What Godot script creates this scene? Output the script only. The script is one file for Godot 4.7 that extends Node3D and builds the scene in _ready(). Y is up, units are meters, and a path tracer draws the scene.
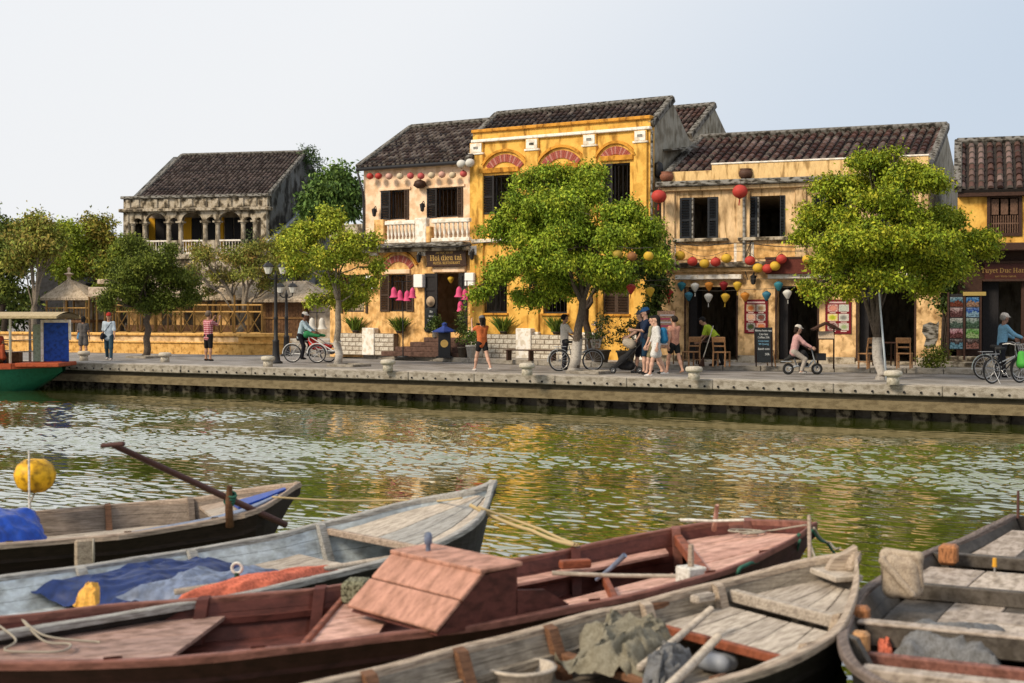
extends Node3D
# River quay with old merchant houses, seen across moored sampans. World: x along the quay, -z inland, y up, water at 0.
const LENS := 1422.0          # focal length in pixels of the 1024 wide picture (about a 50 mm lens)
const EYE := 2.77             # eye height above the water
const QY := 0.92              # quay level
const SW := 1.07              # raised pavement in front of the houses
const TILT := 0.021445        # camera looks down by this angle
const TURN := 0.5445          # the quay runs at this angle to the picture plane (31.2 degrees)

var mats := {}
var texs := {}
var rng := RandomNumberGenerator.new()
var taken := {}

# ---------------------------------------------------------------- mesh collector
class MB:
	var v := PackedVector3Array()
	var c := PackedColorArray()
	var col := Color(1, 1, 1)
	func tri(a: Vector3, b: Vector3, d: Vector3) -> void:
		v.append(a); v.append(b); v.append(d)
		c.append(col); c.append(col); c.append(col)
	func quad(a: Vector3, b: Vector3, d: Vector3, e: Vector3) -> void:
		tri(a, b, d); tri(a, d, e)
	func box(p: Vector3, s: Vector3, bs := Basis.IDENTITY) -> void:
		var h := s * 0.5
		var q: Array[Vector3] = []
		for i in 8:
			q.append(p + bs * Vector3(h.x if i & 1 else -h.x, h.y if i & 2 else -h.y, h.z if i & 4 else -h.z))
		for f in [[0, 1, 3, 2], [5, 4, 6, 7], [4, 0, 2, 6], [1, 5, 7, 3], [2, 3, 7, 6], [4, 5, 1, 0]]:
			quad(q[f[0]], q[f[3]], q[f[2]], q[f[1]])
	func span(a: Vector3, b: Vector3) -> void:      # box between two corners
		box((a + b) * 0.5, (b - a).abs())
	func cbox(p: Vector3, s: Vector3, ch := 0.008, bs := Basis.IDENTITY) -> void:   # box with chamfered edges
		var h := s * 0.5
		var w := minf(ch, minf(h.x, minf(h.y, h.z)) * 0.9)
		var f := func(sx: int, sy: int, sz: int, ax: int) -> Vector3:
			var q := Vector3(sx * (h.x - w), sy * (h.y - w), sz * (h.z - w))
			q[ax] = [sx, sy, sz][ax] * h[ax]
			return p + bs * q
		for s1 in [-1, 1]:
			quad(f.call(s1, -1, -1, 0), f.call(s1, -1, 1, 0), f.call(s1, 1, 1, 0), f.call(s1, 1, -1, 0))
			quad(f.call(-1, s1, -1, 1), f.call(1, s1, -1, 1), f.call(1, s1, 1, 1), f.call(-1, s1, 1, 1))
			quad(f.call(-1, -1, s1, 2), f.call(-1, 1, s1, 2), f.call(1, 1, s1, 2), f.call(1, -1, s1, 2))
			for s2 in [-1, 1]:
				quad(f.call(-1, s1, s2, 1), f.call(1, s1, s2, 1), f.call(1, s1, s2, 2), f.call(-1, s1, s2, 2))
				quad(f.call(s1, -1, s2, 0), f.call(s1, 1, s2, 0), f.call(s1, 1, s2, 2), f.call(s1, -1, s2, 2))
				quad(f.call(s1, s2, -1, 0), f.call(s1, s2, 1, 0), f.call(s1, s2, 1, 1), f.call(s1, s2, -1, 1))
				for s3 in [-1, 1]:
					tri(f.call(s1, s2, s3, 0), f.call(s1, s2, s3, 1), f.call(s1, s2, s3, 2))
	func bar(a: Vector3, b: Vector3, w: float, t: float, up := Vector3.UP, ch := 0.0) -> void:    # rectangular bar from a to b
		var x := (b - a).normalized()
		var z := x.cross(up)
		if z.length() < 0.01:
			z = x.cross(Vector3.RIGHT)
		z = z.normalized()
		var bs := Basis(x, z.cross(x).normalized(), z)
		if ch > 0.0:
			cbox((a + b) * 0.5, Vector3((b - a).length(), t, w), ch, bs)
		else:
			box((a + b) * 0.5, Vector3((b - a).length(), t, w), bs)
	func loft(rings: Array, closed := true, caps := false) -> void:
		for i in rings.size() - 1:
			var a: PackedVector3Array = rings[i]
			var b: PackedVector3Array = rings[i + 1]
			var n := a.size()
			for j in (n if closed else n - 1):
				var k := (j + 1) % n
				quad(a[j], b[j], b[k], a[k])
		if caps:
			for r in [rings[0], rings[-1]]:
				var m := Vector3.ZERO
				for p in r:
					m += p
				m /= r.size()
				for j in r.size():
					tri(m, r[j], r[(j + 1) % r.size()])
	func tube(pts: Array, r0: float, r1 := -1.0, n := 6, caps := true) -> void:
		if r1 < 0.0:
			r1 = r0
		var rings := []
		var prev := Vector3.ZERO
		for i in pts.size():
			var d: Vector3 = (pts[mini(i + 1, pts.size() - 1)] - pts[maxi(i - 1, 0)]).normalized()
			var s := prev if prev != Vector3.ZERO else (Vector3.UP if absf(d.y) < 0.9 else Vector3.RIGHT)
			s = (s - d * s.dot(d)).normalized()
			prev = s
			var t := d.cross(s)
			var r := lerpf(r0, r1, float(i) / maxf(1.0, pts.size() - 1))
			var ring := PackedVector3Array()
			for j in n:
				var a := TAU * j / n
				ring.append(pts[i] + (s * cos(a) + t * sin(a)) * r)
			rings.append(ring)
		loft(rings, true, caps)
	func ring(center: Vector3, axis: Vector3, rad: float, r: float, n := 24, m := 5, from := 0.0, to := TAU) -> void:   # torus or arc
		axis = axis.normalized()
		var s := (Vector3.UP if absf(axis.y) < 0.9 else Vector3.RIGHT)
		s = (s - axis * s.dot(axis)).normalized()
		var t := axis.cross(s)
		var rings := []
		for i in n + 1:
			var a := from + (to - from) * i / n
			var o := s * cos(a) + t * sin(a)
			var q := PackedVector3Array()
			for j in m:
				var b := TAU * j / m
				q.append(center + o * (rad + cos(b) * r) + axis * sin(b) * r)
			rings.append(q)
		loft(rings, true, to - from < TAU - 0.01)
	func lathe(prof: Array, n := 12, at := Vector3.ZERO, squash := 1.0) -> void:    # prof: Vector2(radius, height)
		var rings := []
		for p in prof:
			var q := PackedVector3Array()
			for j in n:
				var a := TAU * j / n
				q.append(at + Vector3(cos(a) * p.x, p.y, sin(a) * p.x * squash))
			rings.append(q)
		loft(rings, true)
	func prism(poly: PackedVector2Array, z0: float, z1: float, bs := Basis.IDENTITY, at := Vector3.ZERO) -> void:   # polygon in local xy pushed along z
		var idx := Geometry2D.triangulate_polygon(poly)
		for z in [z0, z1]:
			for i in range(0, idx.size(), 3):
				var q: Array[Vector3] = []
				for k in 3:
					var p := poly[idx[i + k]]
					q.append(at + bs * Vector3(p.x, p.y, z))
				tri(q[0], q[1], q[2])
		for i in poly.size():
			var a := poly[i]
			var b := poly[(i + 1) % poly.size()]
			quad(at + bs * Vector3(a.x, a.y, z0), at + bs * Vector3(b.x, b.y, z0), at + bs * Vector3(b.x, b.y, z1), at + bs * Vector3(a.x, a.y, z1))
	func wall(x0: float, x1: float, y0: float, y1: float, holes: Array, zf: float, zb: float) -> void:   # slab with rectangular openings and their reveals
		var xs := [x0, x1]
		var ys := [y0, y1]
		for h in holes:
			for x in [h.position.x, h.end.x]:
				if x > x0 and x < x1: xs.append(x)
			for y in [h.position.y, h.end.y]:
				if y > y0 and y < y1: ys.append(y)
		xs.sort()
		ys.sort()
		var inside := func(px: float, py: float) -> bool:
			if px < x0 or px > x1 or py < y0 or py > y1:
				return true
			for h in holes:
				if h.has_point(Vector2(px, py)):
					return true
			return false
		for i in xs.size() - 1:
			for j in ys.size() - 1:
				var a: float = xs[i]
				var b: float = xs[i + 1]
				var d: float = ys[j]
				var e: float = ys[j + 1]
				if b - a < 0.0005 or e - d < 0.0005:
					continue
				var mx := (a + b) / 2
				var my := (d + e) / 2
				if inside.call(mx, my):
					continue
				quad(Vector3(a, d, zf), Vector3(a, e, zf), Vector3(b, e, zf), Vector3(b, d, zf))
				quad(Vector3(a, d, zb), Vector3(b, d, zb), Vector3(b, e, zb), Vector3(a, e, zb))
				if inside.call(a - 0.0004, my):
					quad(Vector3(a, d, zf), Vector3(a, d, zb), Vector3(a, e, zb), Vector3(a, e, zf))
				if inside.call(b + 0.0004, my):
					quad(Vector3(b, d, zf), Vector3(b, e, zf), Vector3(b, e, zb), Vector3(b, d, zb))
				if inside.call(mx, d - 0.0004):
					quad(Vector3(a, d, zf), Vector3(b, d, zf), Vector3(b, d, zb), Vector3(a, d, zb))
				if inside.call(mx, e + 0.0004):
					quad(Vector3(a, e, zf), Vector3(a, e, zb), Vector3(b, e, zb), Vector3(b, e, zf))
	func mesh(smooth := false) -> ArrayMesh:
		var st := SurfaceTool.new()
		st.begin(Mesh.PRIMITIVE_TRIANGLES)
		st.set_smooth_group(0 if smooth else -1)
		for i in v.size():
			st.set_color(c[i])
			st.add_vertex(v[i])
		st.generate_normals()
		return st.commit()

# ---------------------------------------------------------------- naming and placing
func numbered(called: String) -> String:
	taken[called] = taken.get(called, 0) + 1
	return called if taken[called] == 1 else "%s_%03d" % [called, taken[called] - 1]

func tag(o: Node3D, label: String, category: String, group := "", kind := "") -> Node3D:
	if label: o.set_meta("label", label)
	if category: o.set_meta("category", category)
	if group: o.set_meta("group", group)
	if kind: o.set_meta("kind", kind)
	return o

func thing(called: String, label: String, category: String, at := Vector3.ZERO, turn := 0.0, group := "") -> Node3D:
	var o := Node3D.new()
	o.name = numbered(called)
	add_child(o)
	o.position = at
	o.rotation.y = turn
	return tag(o, label, category, group)

func put(called: String, m: Mesh, mt: Material, parent: Node3D, at := Vector3.ZERO, turn := 0.0) -> MeshInstance3D:
	var o := MeshInstance3D.new()
	o.name = called
	o.mesh = m
	o.material_override = mt
	parent.add_child(o, true)
	o.position = at
	o.rotation.y = turn
	return o

func part(called: String, mb: MB, mt: Material, parent: Node3D, smooth := false) -> MeshInstance3D:
	return put(called, mb.mesh(smooth), mt, parent)

func struct(called: String, mb: MB, mt: Material, smooth := false) -> MeshInstance3D:
	var o := part(numbered(called), mb, mt, self, smooth)
	o.set_meta("kind", "structure")
	return o

# picture-plane helpers: X to the side and D away from the eye, in metres
func cw(x: float, y: float, d: float) -> Vector3:
	return Vector3(x * cos(TURN) - d * sin(TURN), y, -(x * sin(TURN) + d * cos(TURN)))

func ray(px: float, py: float) -> Vector3:
	var a := (px - 512.0) / LENS
	var b := (341.5 - py) / LENS
	return cw(a, b * cos(TILT) - sin(TILT), cos(TILT) + b * sin(TILT))

func gp(px: float, py: float, y := QY) -> Vector3:         # where a pixel's ray meets the level y
	var r := ray(px, py)
	return Vector3(0, EYE, 0) + r * ((y - EYE) / r.y)

func zx(px: float, z: float) -> float:                      # x where the upright plane through a pixel column meets the depth z
	var r := ray(px, 311.0)
	return r.x * z / r.z

func faceyaw(dx: float, dd: float) -> float:                # turn so that +z looks along (dx to the side, dd away)
	var w := cw(dx, 0, dd)
	return atan2(w.x, w.z)

# a house front: local x along it, y up from base, z towards the river
var fr := Transform3D()
func frame(ax: float, ay: float, bx: float, by: float, y := SW) -> Transform3D:
	var a := gp(ax, ay, y)
	var b := gp(bx, by, y)
	var x := (b - a)
	x.y = 0
	x = x.normalized()
	return Transform3D(Basis(x, Vector3.UP, x.cross(Vector3.UP)), a)

func fp(px: float, py: float, z := 0.0) -> Vector3:         # pixel to local point on the plane z of the current front
	var inv := fr.affine_inverse()
	var o := inv * Vector3(0, EYE, 0)
	var r := inv.basis * ray(px, py)
	return o + r * ((z - o.z) / r.z)

func sp(px: float, py: float, x: float) -> Vector3:         # same on the plane x
	var inv := fr.affine_inverse()
	var o := inv * Vector3(0, EYE, 0)
	var r := inv.basis * ray(px, py)
	return o + r * ((x - o.x) / r.x)

func rc(x0: float, y0: float, x1: float, y1: float, z := 0.0) -> Rect2:    # pixel box to local rectangle
	var a := fp(x0, y0, z)
	var b := fp(x1, y1, z)
	return Rect2(a.x, b.y, b.x - a.x, a.y - b.y)

# ---------------------------------------------------------------- materials
func noise_tex(key: String) -> Texture2D:
	if texs.has(key):
		return texs[key]
	if key == "plaid":
		var pl := Image.create(64, 64, false, Image.FORMAT_RGB8)
		for y in 64:
			for x in 64:
				var a := 1 if x % 32 < 13 else 0
				var b := 1 if y % 32 < 13 else 0
				pl.set_pixel(x, y, [Color(1, 0.9, 0.92), Color(0.75, 0.3, 0.38), Color(0.42, 0.12, 0.2)][a + b])
		texs[key] = ImageTexture.create_from_image(pl)
		return texs[key]
	var d: Dictionary = {
		"blotch": {"f": 0.012, "o": 5, "r": [[0.0, 0.72, 0.7, 0.67], [0.35, 0.86, 0.85, 0.83], [0.6, 1, 1, 1], [1.0, 1, 1, 1]]},
		"grime": {"f": 0.012, "o": 6, "r": [[0.0, 0.3, 0.28, 0.26], [0.3, 0.45, 0.43, 0.4], [0.45, 0.8, 0.78, 0.74], [0.6, 1, 1, 1], [1.0, 1, 1, 1]]},
		"streak": {"f": 0.02, "o": 5, "r": [[0.0, 0.5, 0.46, 0.41], [0.26, 0.78, 0.75, 0.7], [0.4, 0.96, 0.95, 0.93], [1.0, 1, 1, 1]]},
		"grain": {"f": 0.025, "o": 5, "r": [[0.0, 0.55, 0.53, 0.51], [0.4, 0.84, 0.83, 0.82], [0.65, 1, 1, 1], [1.0, 0.93, 0.93, 0.93]]},
		"speck": {"f": 0.11, "o": 3, "r": [[0.0, 0.68, 0.68, 0.68], [0.45, 0.9, 0.9, 0.9], [0.7, 1, 1, 1], [1.0, 1, 1, 1]]},
		"worn": {"f": 0.015, "o": 6, "r": [[0.0, 0.72, 0.7, 0.7], [0.42, 0.88, 0.87, 0.86], [0.5, 0.98, 0.98, 0.97], [0.58, 0.9, 0.89, 0.89], [1.0, 1, 1, 1]]},
		"pale": {"f": 0.014, "o": 6, "r": [[0.0, 0.84, 0.8, 0.74], [0.38, 0.9, 0.87, 0.82], [0.54, 0.98, 0.97, 0.96], [1.0, 1, 1, 1]]},
	}[key]
	var n := FastNoiseLite.new()
	n.noise_type = FastNoiseLite.TYPE_SIMPLEX_SMOOTH
	n.seed = key.hash() % 1000
	n.frequency = d.f
	n.fractal_octaves = d.o
	n.fractal_gain = 0.55
	var im := n.get_seamless_image(512, 512)
	var g := Gradient.new()
	g.offsets = PackedFloat32Array(d.r.map(func(e: Array) -> float: return e[0]))
	g.colors = PackedColorArray(d.r.map(func(e: Array) -> Color: return Color(e[1], e[2], e[3])))
	var lut: Array[Color] = []
	for i in 256:
		lut.append(g.sample(i / 255.0))
	var src := im.get_data()
	var step := src.size() / (512 * 512)
	var out := PackedByteArray()
	out.resize(512 * 512 * 3)
	for i in 512 * 512:
		var q := lut[src[i * step]]
		out[i * 3] = int(q.r * 255)
		out[i * 3 + 1] = int(q.g * 255)
		out[i * 3 + 2] = int(q.b * 255)
	texs[key] = ImageTexture.create_from_image(Image.create_from_data(512, 512, false, Image.FORMAT_RGB8, out))
	return texs[key]

func normal_tex() -> Texture2D:
	if not texs.has("normal"):
		var n := FastNoiseLite.new()
		n.frequency = 0.05
		n.fractal_octaves = 5
		var im := n.get_seamless_image(512, 512)
		im.bump_map_to_normal_map(6.0)
		texs["normal"] = ImageTexture.create_from_image(im)
	return texs["normal"]

# colour in linear values; scales are repeats per metre along the thing's own axes
func mk(key: String, r: float, g: float, b: float, rough := 0.85, tex := "", sc := Vector3.ONE, tex2 := "", sc2 := Vector3.ONE, bump := 0.0) -> StandardMaterial3D:
	if mats.has(key):
		return mats[key]
	var m := StandardMaterial3D.new()
	m.resource_name = key
	m.albedo_color = Color(r, g, b).linear_to_srgb()
	m.roughness = rough
	m.metallic_specular = 0.35
	if tex:
		m.albedo_texture = noise_tex(tex)
		m.uv1_triplanar = true
		m.uv1_scale = sc
	if tex2:
		m.detail_enabled = true
		m.detail_blend_mode = BaseMaterial3D.BLEND_MODE_MUL
		m.detail_albedo = noise_tex(tex2)
		m.detail_uv_layer = BaseMaterial3D.DETAIL_UV_2
		m.uv2_triplanar = true
		m.uv2_scale = sc2
	if bump > 0.0:
		m.normal_enabled = true
		m.normal_texture = normal_tex()
		m.normal_scale = bump
		if not tex:
			m.uv1_triplanar = true
			m.uv1_scale = sc
	mats[key] = m
	return m

func vcol(key: String, rough := 0.7, back := 0.0, tex := "", sc := Vector3.ONE) -> StandardMaterial3D:    # colours from the vertices
	if mats.has(key):
		return mats[key]
	var m := mk(key, 1, 1, 1, rough, tex, sc)
	m.vertex_color_use_as_albedo = true
	if back > 0.0:
		m.backlight_enabled = true
		m.backlight = Color(back, back, back * 0.5)
	return m

func lett(text: String, size: float, mt: Material, parent: Node3D, at: Vector3, called := "lettering", font := "Droid Serif") -> MeshInstance3D:
	var t := TextMesh.new()
	var f := SystemFont.new()
	f.font_names = PackedStringArray([font])
	t.font = f
	t.text = text
	t.font_size = 32
	t.pixel_size = size / 32.0
	t.depth = 0.008
	t.curve_step = 2.0
	return put(called, t, mt, parent, at)
# ---------------------------------------------------------------- smooth bodies: tapered capsules joined by a smooth minimum, meshed as surface nets
# bones: [from, to, radius_from, radius_to, colour]; returns [vertices, normals, colours] as plain triangles
func blob(bones: Array, cell: float, k: float) -> Array:
	var lo := Vector3(1e9, 1e9, 1e9)
	var hi := -lo
	for b in bones:
		var r: float = maxf(b[2], b[3]) + cell * 2.5
		lo = lo.min(b[0] - Vector3.ONE * r).min(b[1] - Vector3.ONE * r)
		hi = hi.max(b[0] + Vector3.ONE * r).max(b[1] + Vector3.ONE * r)
	var nx := int(ceil((hi.x - lo.x) / cell)) + 1
	var ny := int(ceil((hi.y - lo.y) / cell)) + 1
	var nz := int(ceil((hi.z - lo.z) / cell)) + 1
	var fld := PackedFloat32Array()
	fld.resize(nx * ny * nz)
	fld.fill(1.0)
	var own := PackedByteArray()
	own.resize(nx * ny * nz)
	var near := PackedFloat32Array()
	near.resize(nx * ny * nz)
	near.fill(9.0)
	for bi in bones.size():
		var b: Array = bones[bi]
		var a: Vector3 = b[0]
		var e: Vector3 = b[1]
		var ab := e - a
		var l2 := maxf(ab.length_squared(), 1e-8)
		var ra: float = b[2]
		var dr: float = b[3] - ra
		var r := maxf(b[2], b[3]) + k + cell * 1.5
		var p0 := (a.min(e) - Vector3.ONE * r - lo) / cell
		var p1 := (a.max(e) + Vector3.ONE * r - lo) / cell
		for z in range(maxi(0, int(p0.z)), mini(nz, int(p1.z) + 2)):
			for y in range(maxi(0, int(p0.y)), mini(ny, int(p1.y) + 2)):
				var i0 := (z * ny + y) * nx
				for x in range(maxi(0, int(p0.x)), mini(nx, int(p1.x) + 2)):
					var p := lo + Vector3(x, y, z) * cell - a
					var t := clampf(p.dot(ab) / l2, 0.0, 1.0)
					var d := (p - ab * t).length() - ra - dr * t
					var i := i0 + x
					if d < near[i]:
						near[i] = d
						own[i] = bi
					var h := maxf(k - absf(d - fld[i]), 0.0) / k
					fld[i] = minf(d, fld[i]) - h * h * k * 0.25
	var vi := PackedInt32Array()
	vi.resize(nx * ny * nz)
	vi.fill(-1)
	var pos := PackedVector3Array()
	var nor := PackedVector3Array()
	var cols := PackedColorArray()
	var dx := 1
	var dy := nx
	var dz := nx * ny
	for z in nz - 1:
		for y in ny - 1:
			var i := (z * ny + y) * nx
			for x in nx - 1:
				var f0 := fld[i]
				if f0 < cell * 2.0 and f0 > -cell * 2.0:
					var f1 := fld[i + dx]
					var f2 := fld[i + dy]
					var f3 := fld[i + dx + dy]
					var f4 := fld[i + dz]
					var f5 := fld[i + dx + dz]
					var f6 := fld[i + dy + dz]
					var f7 := fld[i + dx + dy + dz]
					var m := minf(minf(minf(f0, f1), minf(f2, f3)), minf(minf(f4, f5), minf(f6, f7)))
					var n := maxf(maxf(maxf(f0, f1), maxf(f2, f3)), maxf(maxf(f4, f5), maxf(f6, f7)))
					if m < 0.0 and n >= 0.0:
						var s := Vector3.ZERO
						var cnt := 0
						for q in [[f0, f1, 0, 0, 0, 0], [f2, f3, 0, 1, 0, 0], [f4, f5, 0, 0, 1, 0], [f6, f7, 0, 1, 1, 0], [f0, f2, 0, 0, 0, 1], [f1, f3, 1, 0, 0, 1], [f4, f6, 0, 0, 1, 1], [f5, f7, 1, 0, 1, 1], [f0, f4, 0, 0, 0, 2], [f1, f5, 1, 0, 0, 2], [f2, f6, 0, 1, 0, 2], [f3, f7, 1, 1, 0, 2]]:
							if (q[0] < 0.0) != (q[1] < 0.0):
								var t: float = q[0] / (q[0] - q[1])
								var w := Vector3(q[2], q[3], q[4])
								w[q[5]] = t
								s += w
								cnt += 1
						vi[i] = pos.size()
						pos.append(lo + (Vector3(x, y, z) + s / cnt) * cell)
						nor.append(Vector3(f1 + f3 + f5 + f7 - f0 - f2 - f4 - f6, f2 + f3 + f6 + f7 - f0 - f1 - f4 - f5, f4 + f5 + f6 + f7 - f0 - f1 - f2 - f3).normalized())
						cols.append(bones[own[i]][4])
				i += 1
	var tv := PackedVector3Array()
	var tn := PackedVector3Array()
	var tc := PackedColorArray()
	for z in range(1, nz - 1):
		for y in range(1, ny - 1):
			var i := (z * ny + y) * nx
			for x in nx - 1:
				if vi[i] >= 0:
					var s0 := fld[i] < 0.0
					for ax in 3:
						var st: int = [dx, dy, dz][ax]
						if (fld[i + st] < 0.0) != s0:
							var u: int = [dy, dz, dx][ax]
							var w: int = [dz, dx, dy][ax]
							var q := [vi[i], vi[i - u], vi[i - u - w], vi[i - w]]
							if q[1] < 0 or q[2] < 0 or q[3] < 0:
								continue
							for o in ([0, 2, 1, 0, 3, 2] if s0 else [0, 1, 2, 0, 2, 3]):
								tv.append(pos[q[o]])
								tn.append(nor[q[o]])
								tc.append(cols[q[o]])
				i += 1
	return [tv, tn, tc]

func join(list: Array) -> ArrayMesh:          # list of [verts, normals, colours] with an optional transform as fourth entry
	var v := PackedVector3Array()
	var n := PackedVector3Array()
	var c := PackedColorArray()
	for l in list:
		if l.size() > 3:
			var t: Transform3D = l[3]
			var nb := t.basis.orthonormalized()
			for i in l[0].size():
				v.append(t * l[0][i])
				n.append(nb * l[1][i])
				c.append(l[2][i] * l[4] if l.size() > 4 else l[2][i])
		else:
			v.append_array(l[0])
			n.append_array(l[1])
			c.append_array(l[2])
	var a := []
	a.resize(Mesh.ARRAY_MAX)
	a[Mesh.ARRAY_VERTEX] = v
	a[Mesh.ARRAY_NORMAL] = n
	a[Mesh.ARRAY_COLOR] = c
	var m := ArrayMesh.new()
	m.add_surface_from_arrays(Mesh.PRIMITIVE_TRIANGLES, a)
	return m

var hand_shape := []
var head_shape := []
func prepare_body_shapes() -> void:
	var w := Color(1, 1, 1)
	var dk := Color(0.06, 0.04, 0.03)
	# hand: wrist at the origin, fingers along -y, palm facing -z, thumb towards +x
	var hb := [[Vector3(0, 0.03, 0), Vector3(0, -0.02, 0), 0.026, 0.024, w], [Vector3(-0.02, -0.03, 0), Vector3(-0.024, -0.085, 0), 0.016, 0.014, w], [Vector3(0.018, -0.03, 0), Vector3(0.024, -0.085, 0), 0.017, 0.014, w], [Vector3(0, -0.03, 0), Vector3(0, -0.09, 0), 0.016, 0.014, w]]
	var fl := [0.058, 0.075, 0.082, 0.074]
	for i in 4:
		var x := -0.033 + i * 0.022
		var a := Vector3(x, -0.085, 0)
		var b := a + Vector3(x * 0.12, -fl[i] * 0.5, -0.008)
		hb.append([a, b, 0.0095, 0.009, w])
		hb.append([b, b + Vector3(0, -fl[i] * 0.42, -0.024), 0.009, 0.0075, w])
	hb.append([Vector3(0.022, -0.03, -0.006), Vector3(0.05, -0.062, -0.014), 0.013, 0.011, w])
	hb.append([Vector3(0.05, -0.062, -0.014), Vector3(0.057, -0.098, -0.022), 0.011, 0.009, w])
	hand_shape = blob(hb, 0.0055, 0.007)
	# head: neck joint at the origin, face towards +z
	var lip := Color(0.75, 0.5, 0.48)
	var fb := [[Vector3(0, 0.165, -0.02), Vector3(0, 0.15, 0.015), 0.088, 0.084, w], [Vector3(0, 0.12, 0.0), Vector3(0, 0.06, 0.045), 0.075, 0.045, w], [Vector3(0, 0.05, 0.05), Vector3(0, 0.04, 0.062), 0.035, 0.026, w], [Vector3(0, 0.06, -0.01), Vector3(0, -0.05, -0.02), 0.056, 0.058, w],
		[Vector3(0, 0.14, 0.092), Vector3(0, 0.103, 0.112), 0.009, 0.015, w], [Vector3(-0.082, 0.13, -0.005), Vector3(-0.088, 0.095, -0.005), 0.014, 0.01, w], [Vector3(0.082, 0.13, -0.005), Vector3(0.088, 0.095, -0.005), 0.014, 0.01, w],
		[Vector3(-0.02, 0.07, 0.082), Vector3(0.02, 0.07, 0.082), 0.009, 0.009, lip], [Vector3(-0.036, 0.137, 0.086), Vector3(-0.03, 0.137, 0.088), 0.009, 0.009, dk], [Vector3(0.03, 0.137, 0.088), Vector3(0.036, 0.137, 0.086), 0.009, 0.009, dk],
		[Vector3(-0.05, 0.16, 0.076), Vector3(-0.022, 0.163, 0.09), 0.006, 0.006, dk], [Vector3(0.05, 0.16, 0.076), Vector3(0.022, 0.163, 0.09), 0.006, 0.006, dk]]
	head_shape = blob(fb, 0.0085, 0.018)

func swing(fwd: float, out: float, side: float) -> Vector3:       # direction of a limb hanging down, swung forwards and outwards (degrees)
	return Vector3(sin(deg_to_rad(out)) * side, -cos(deg_to_rad(fwd)) * cos(deg_to_rad(out)), sin(deg_to_rad(fwd)) * cos(deg_to_rad(out)))

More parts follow.
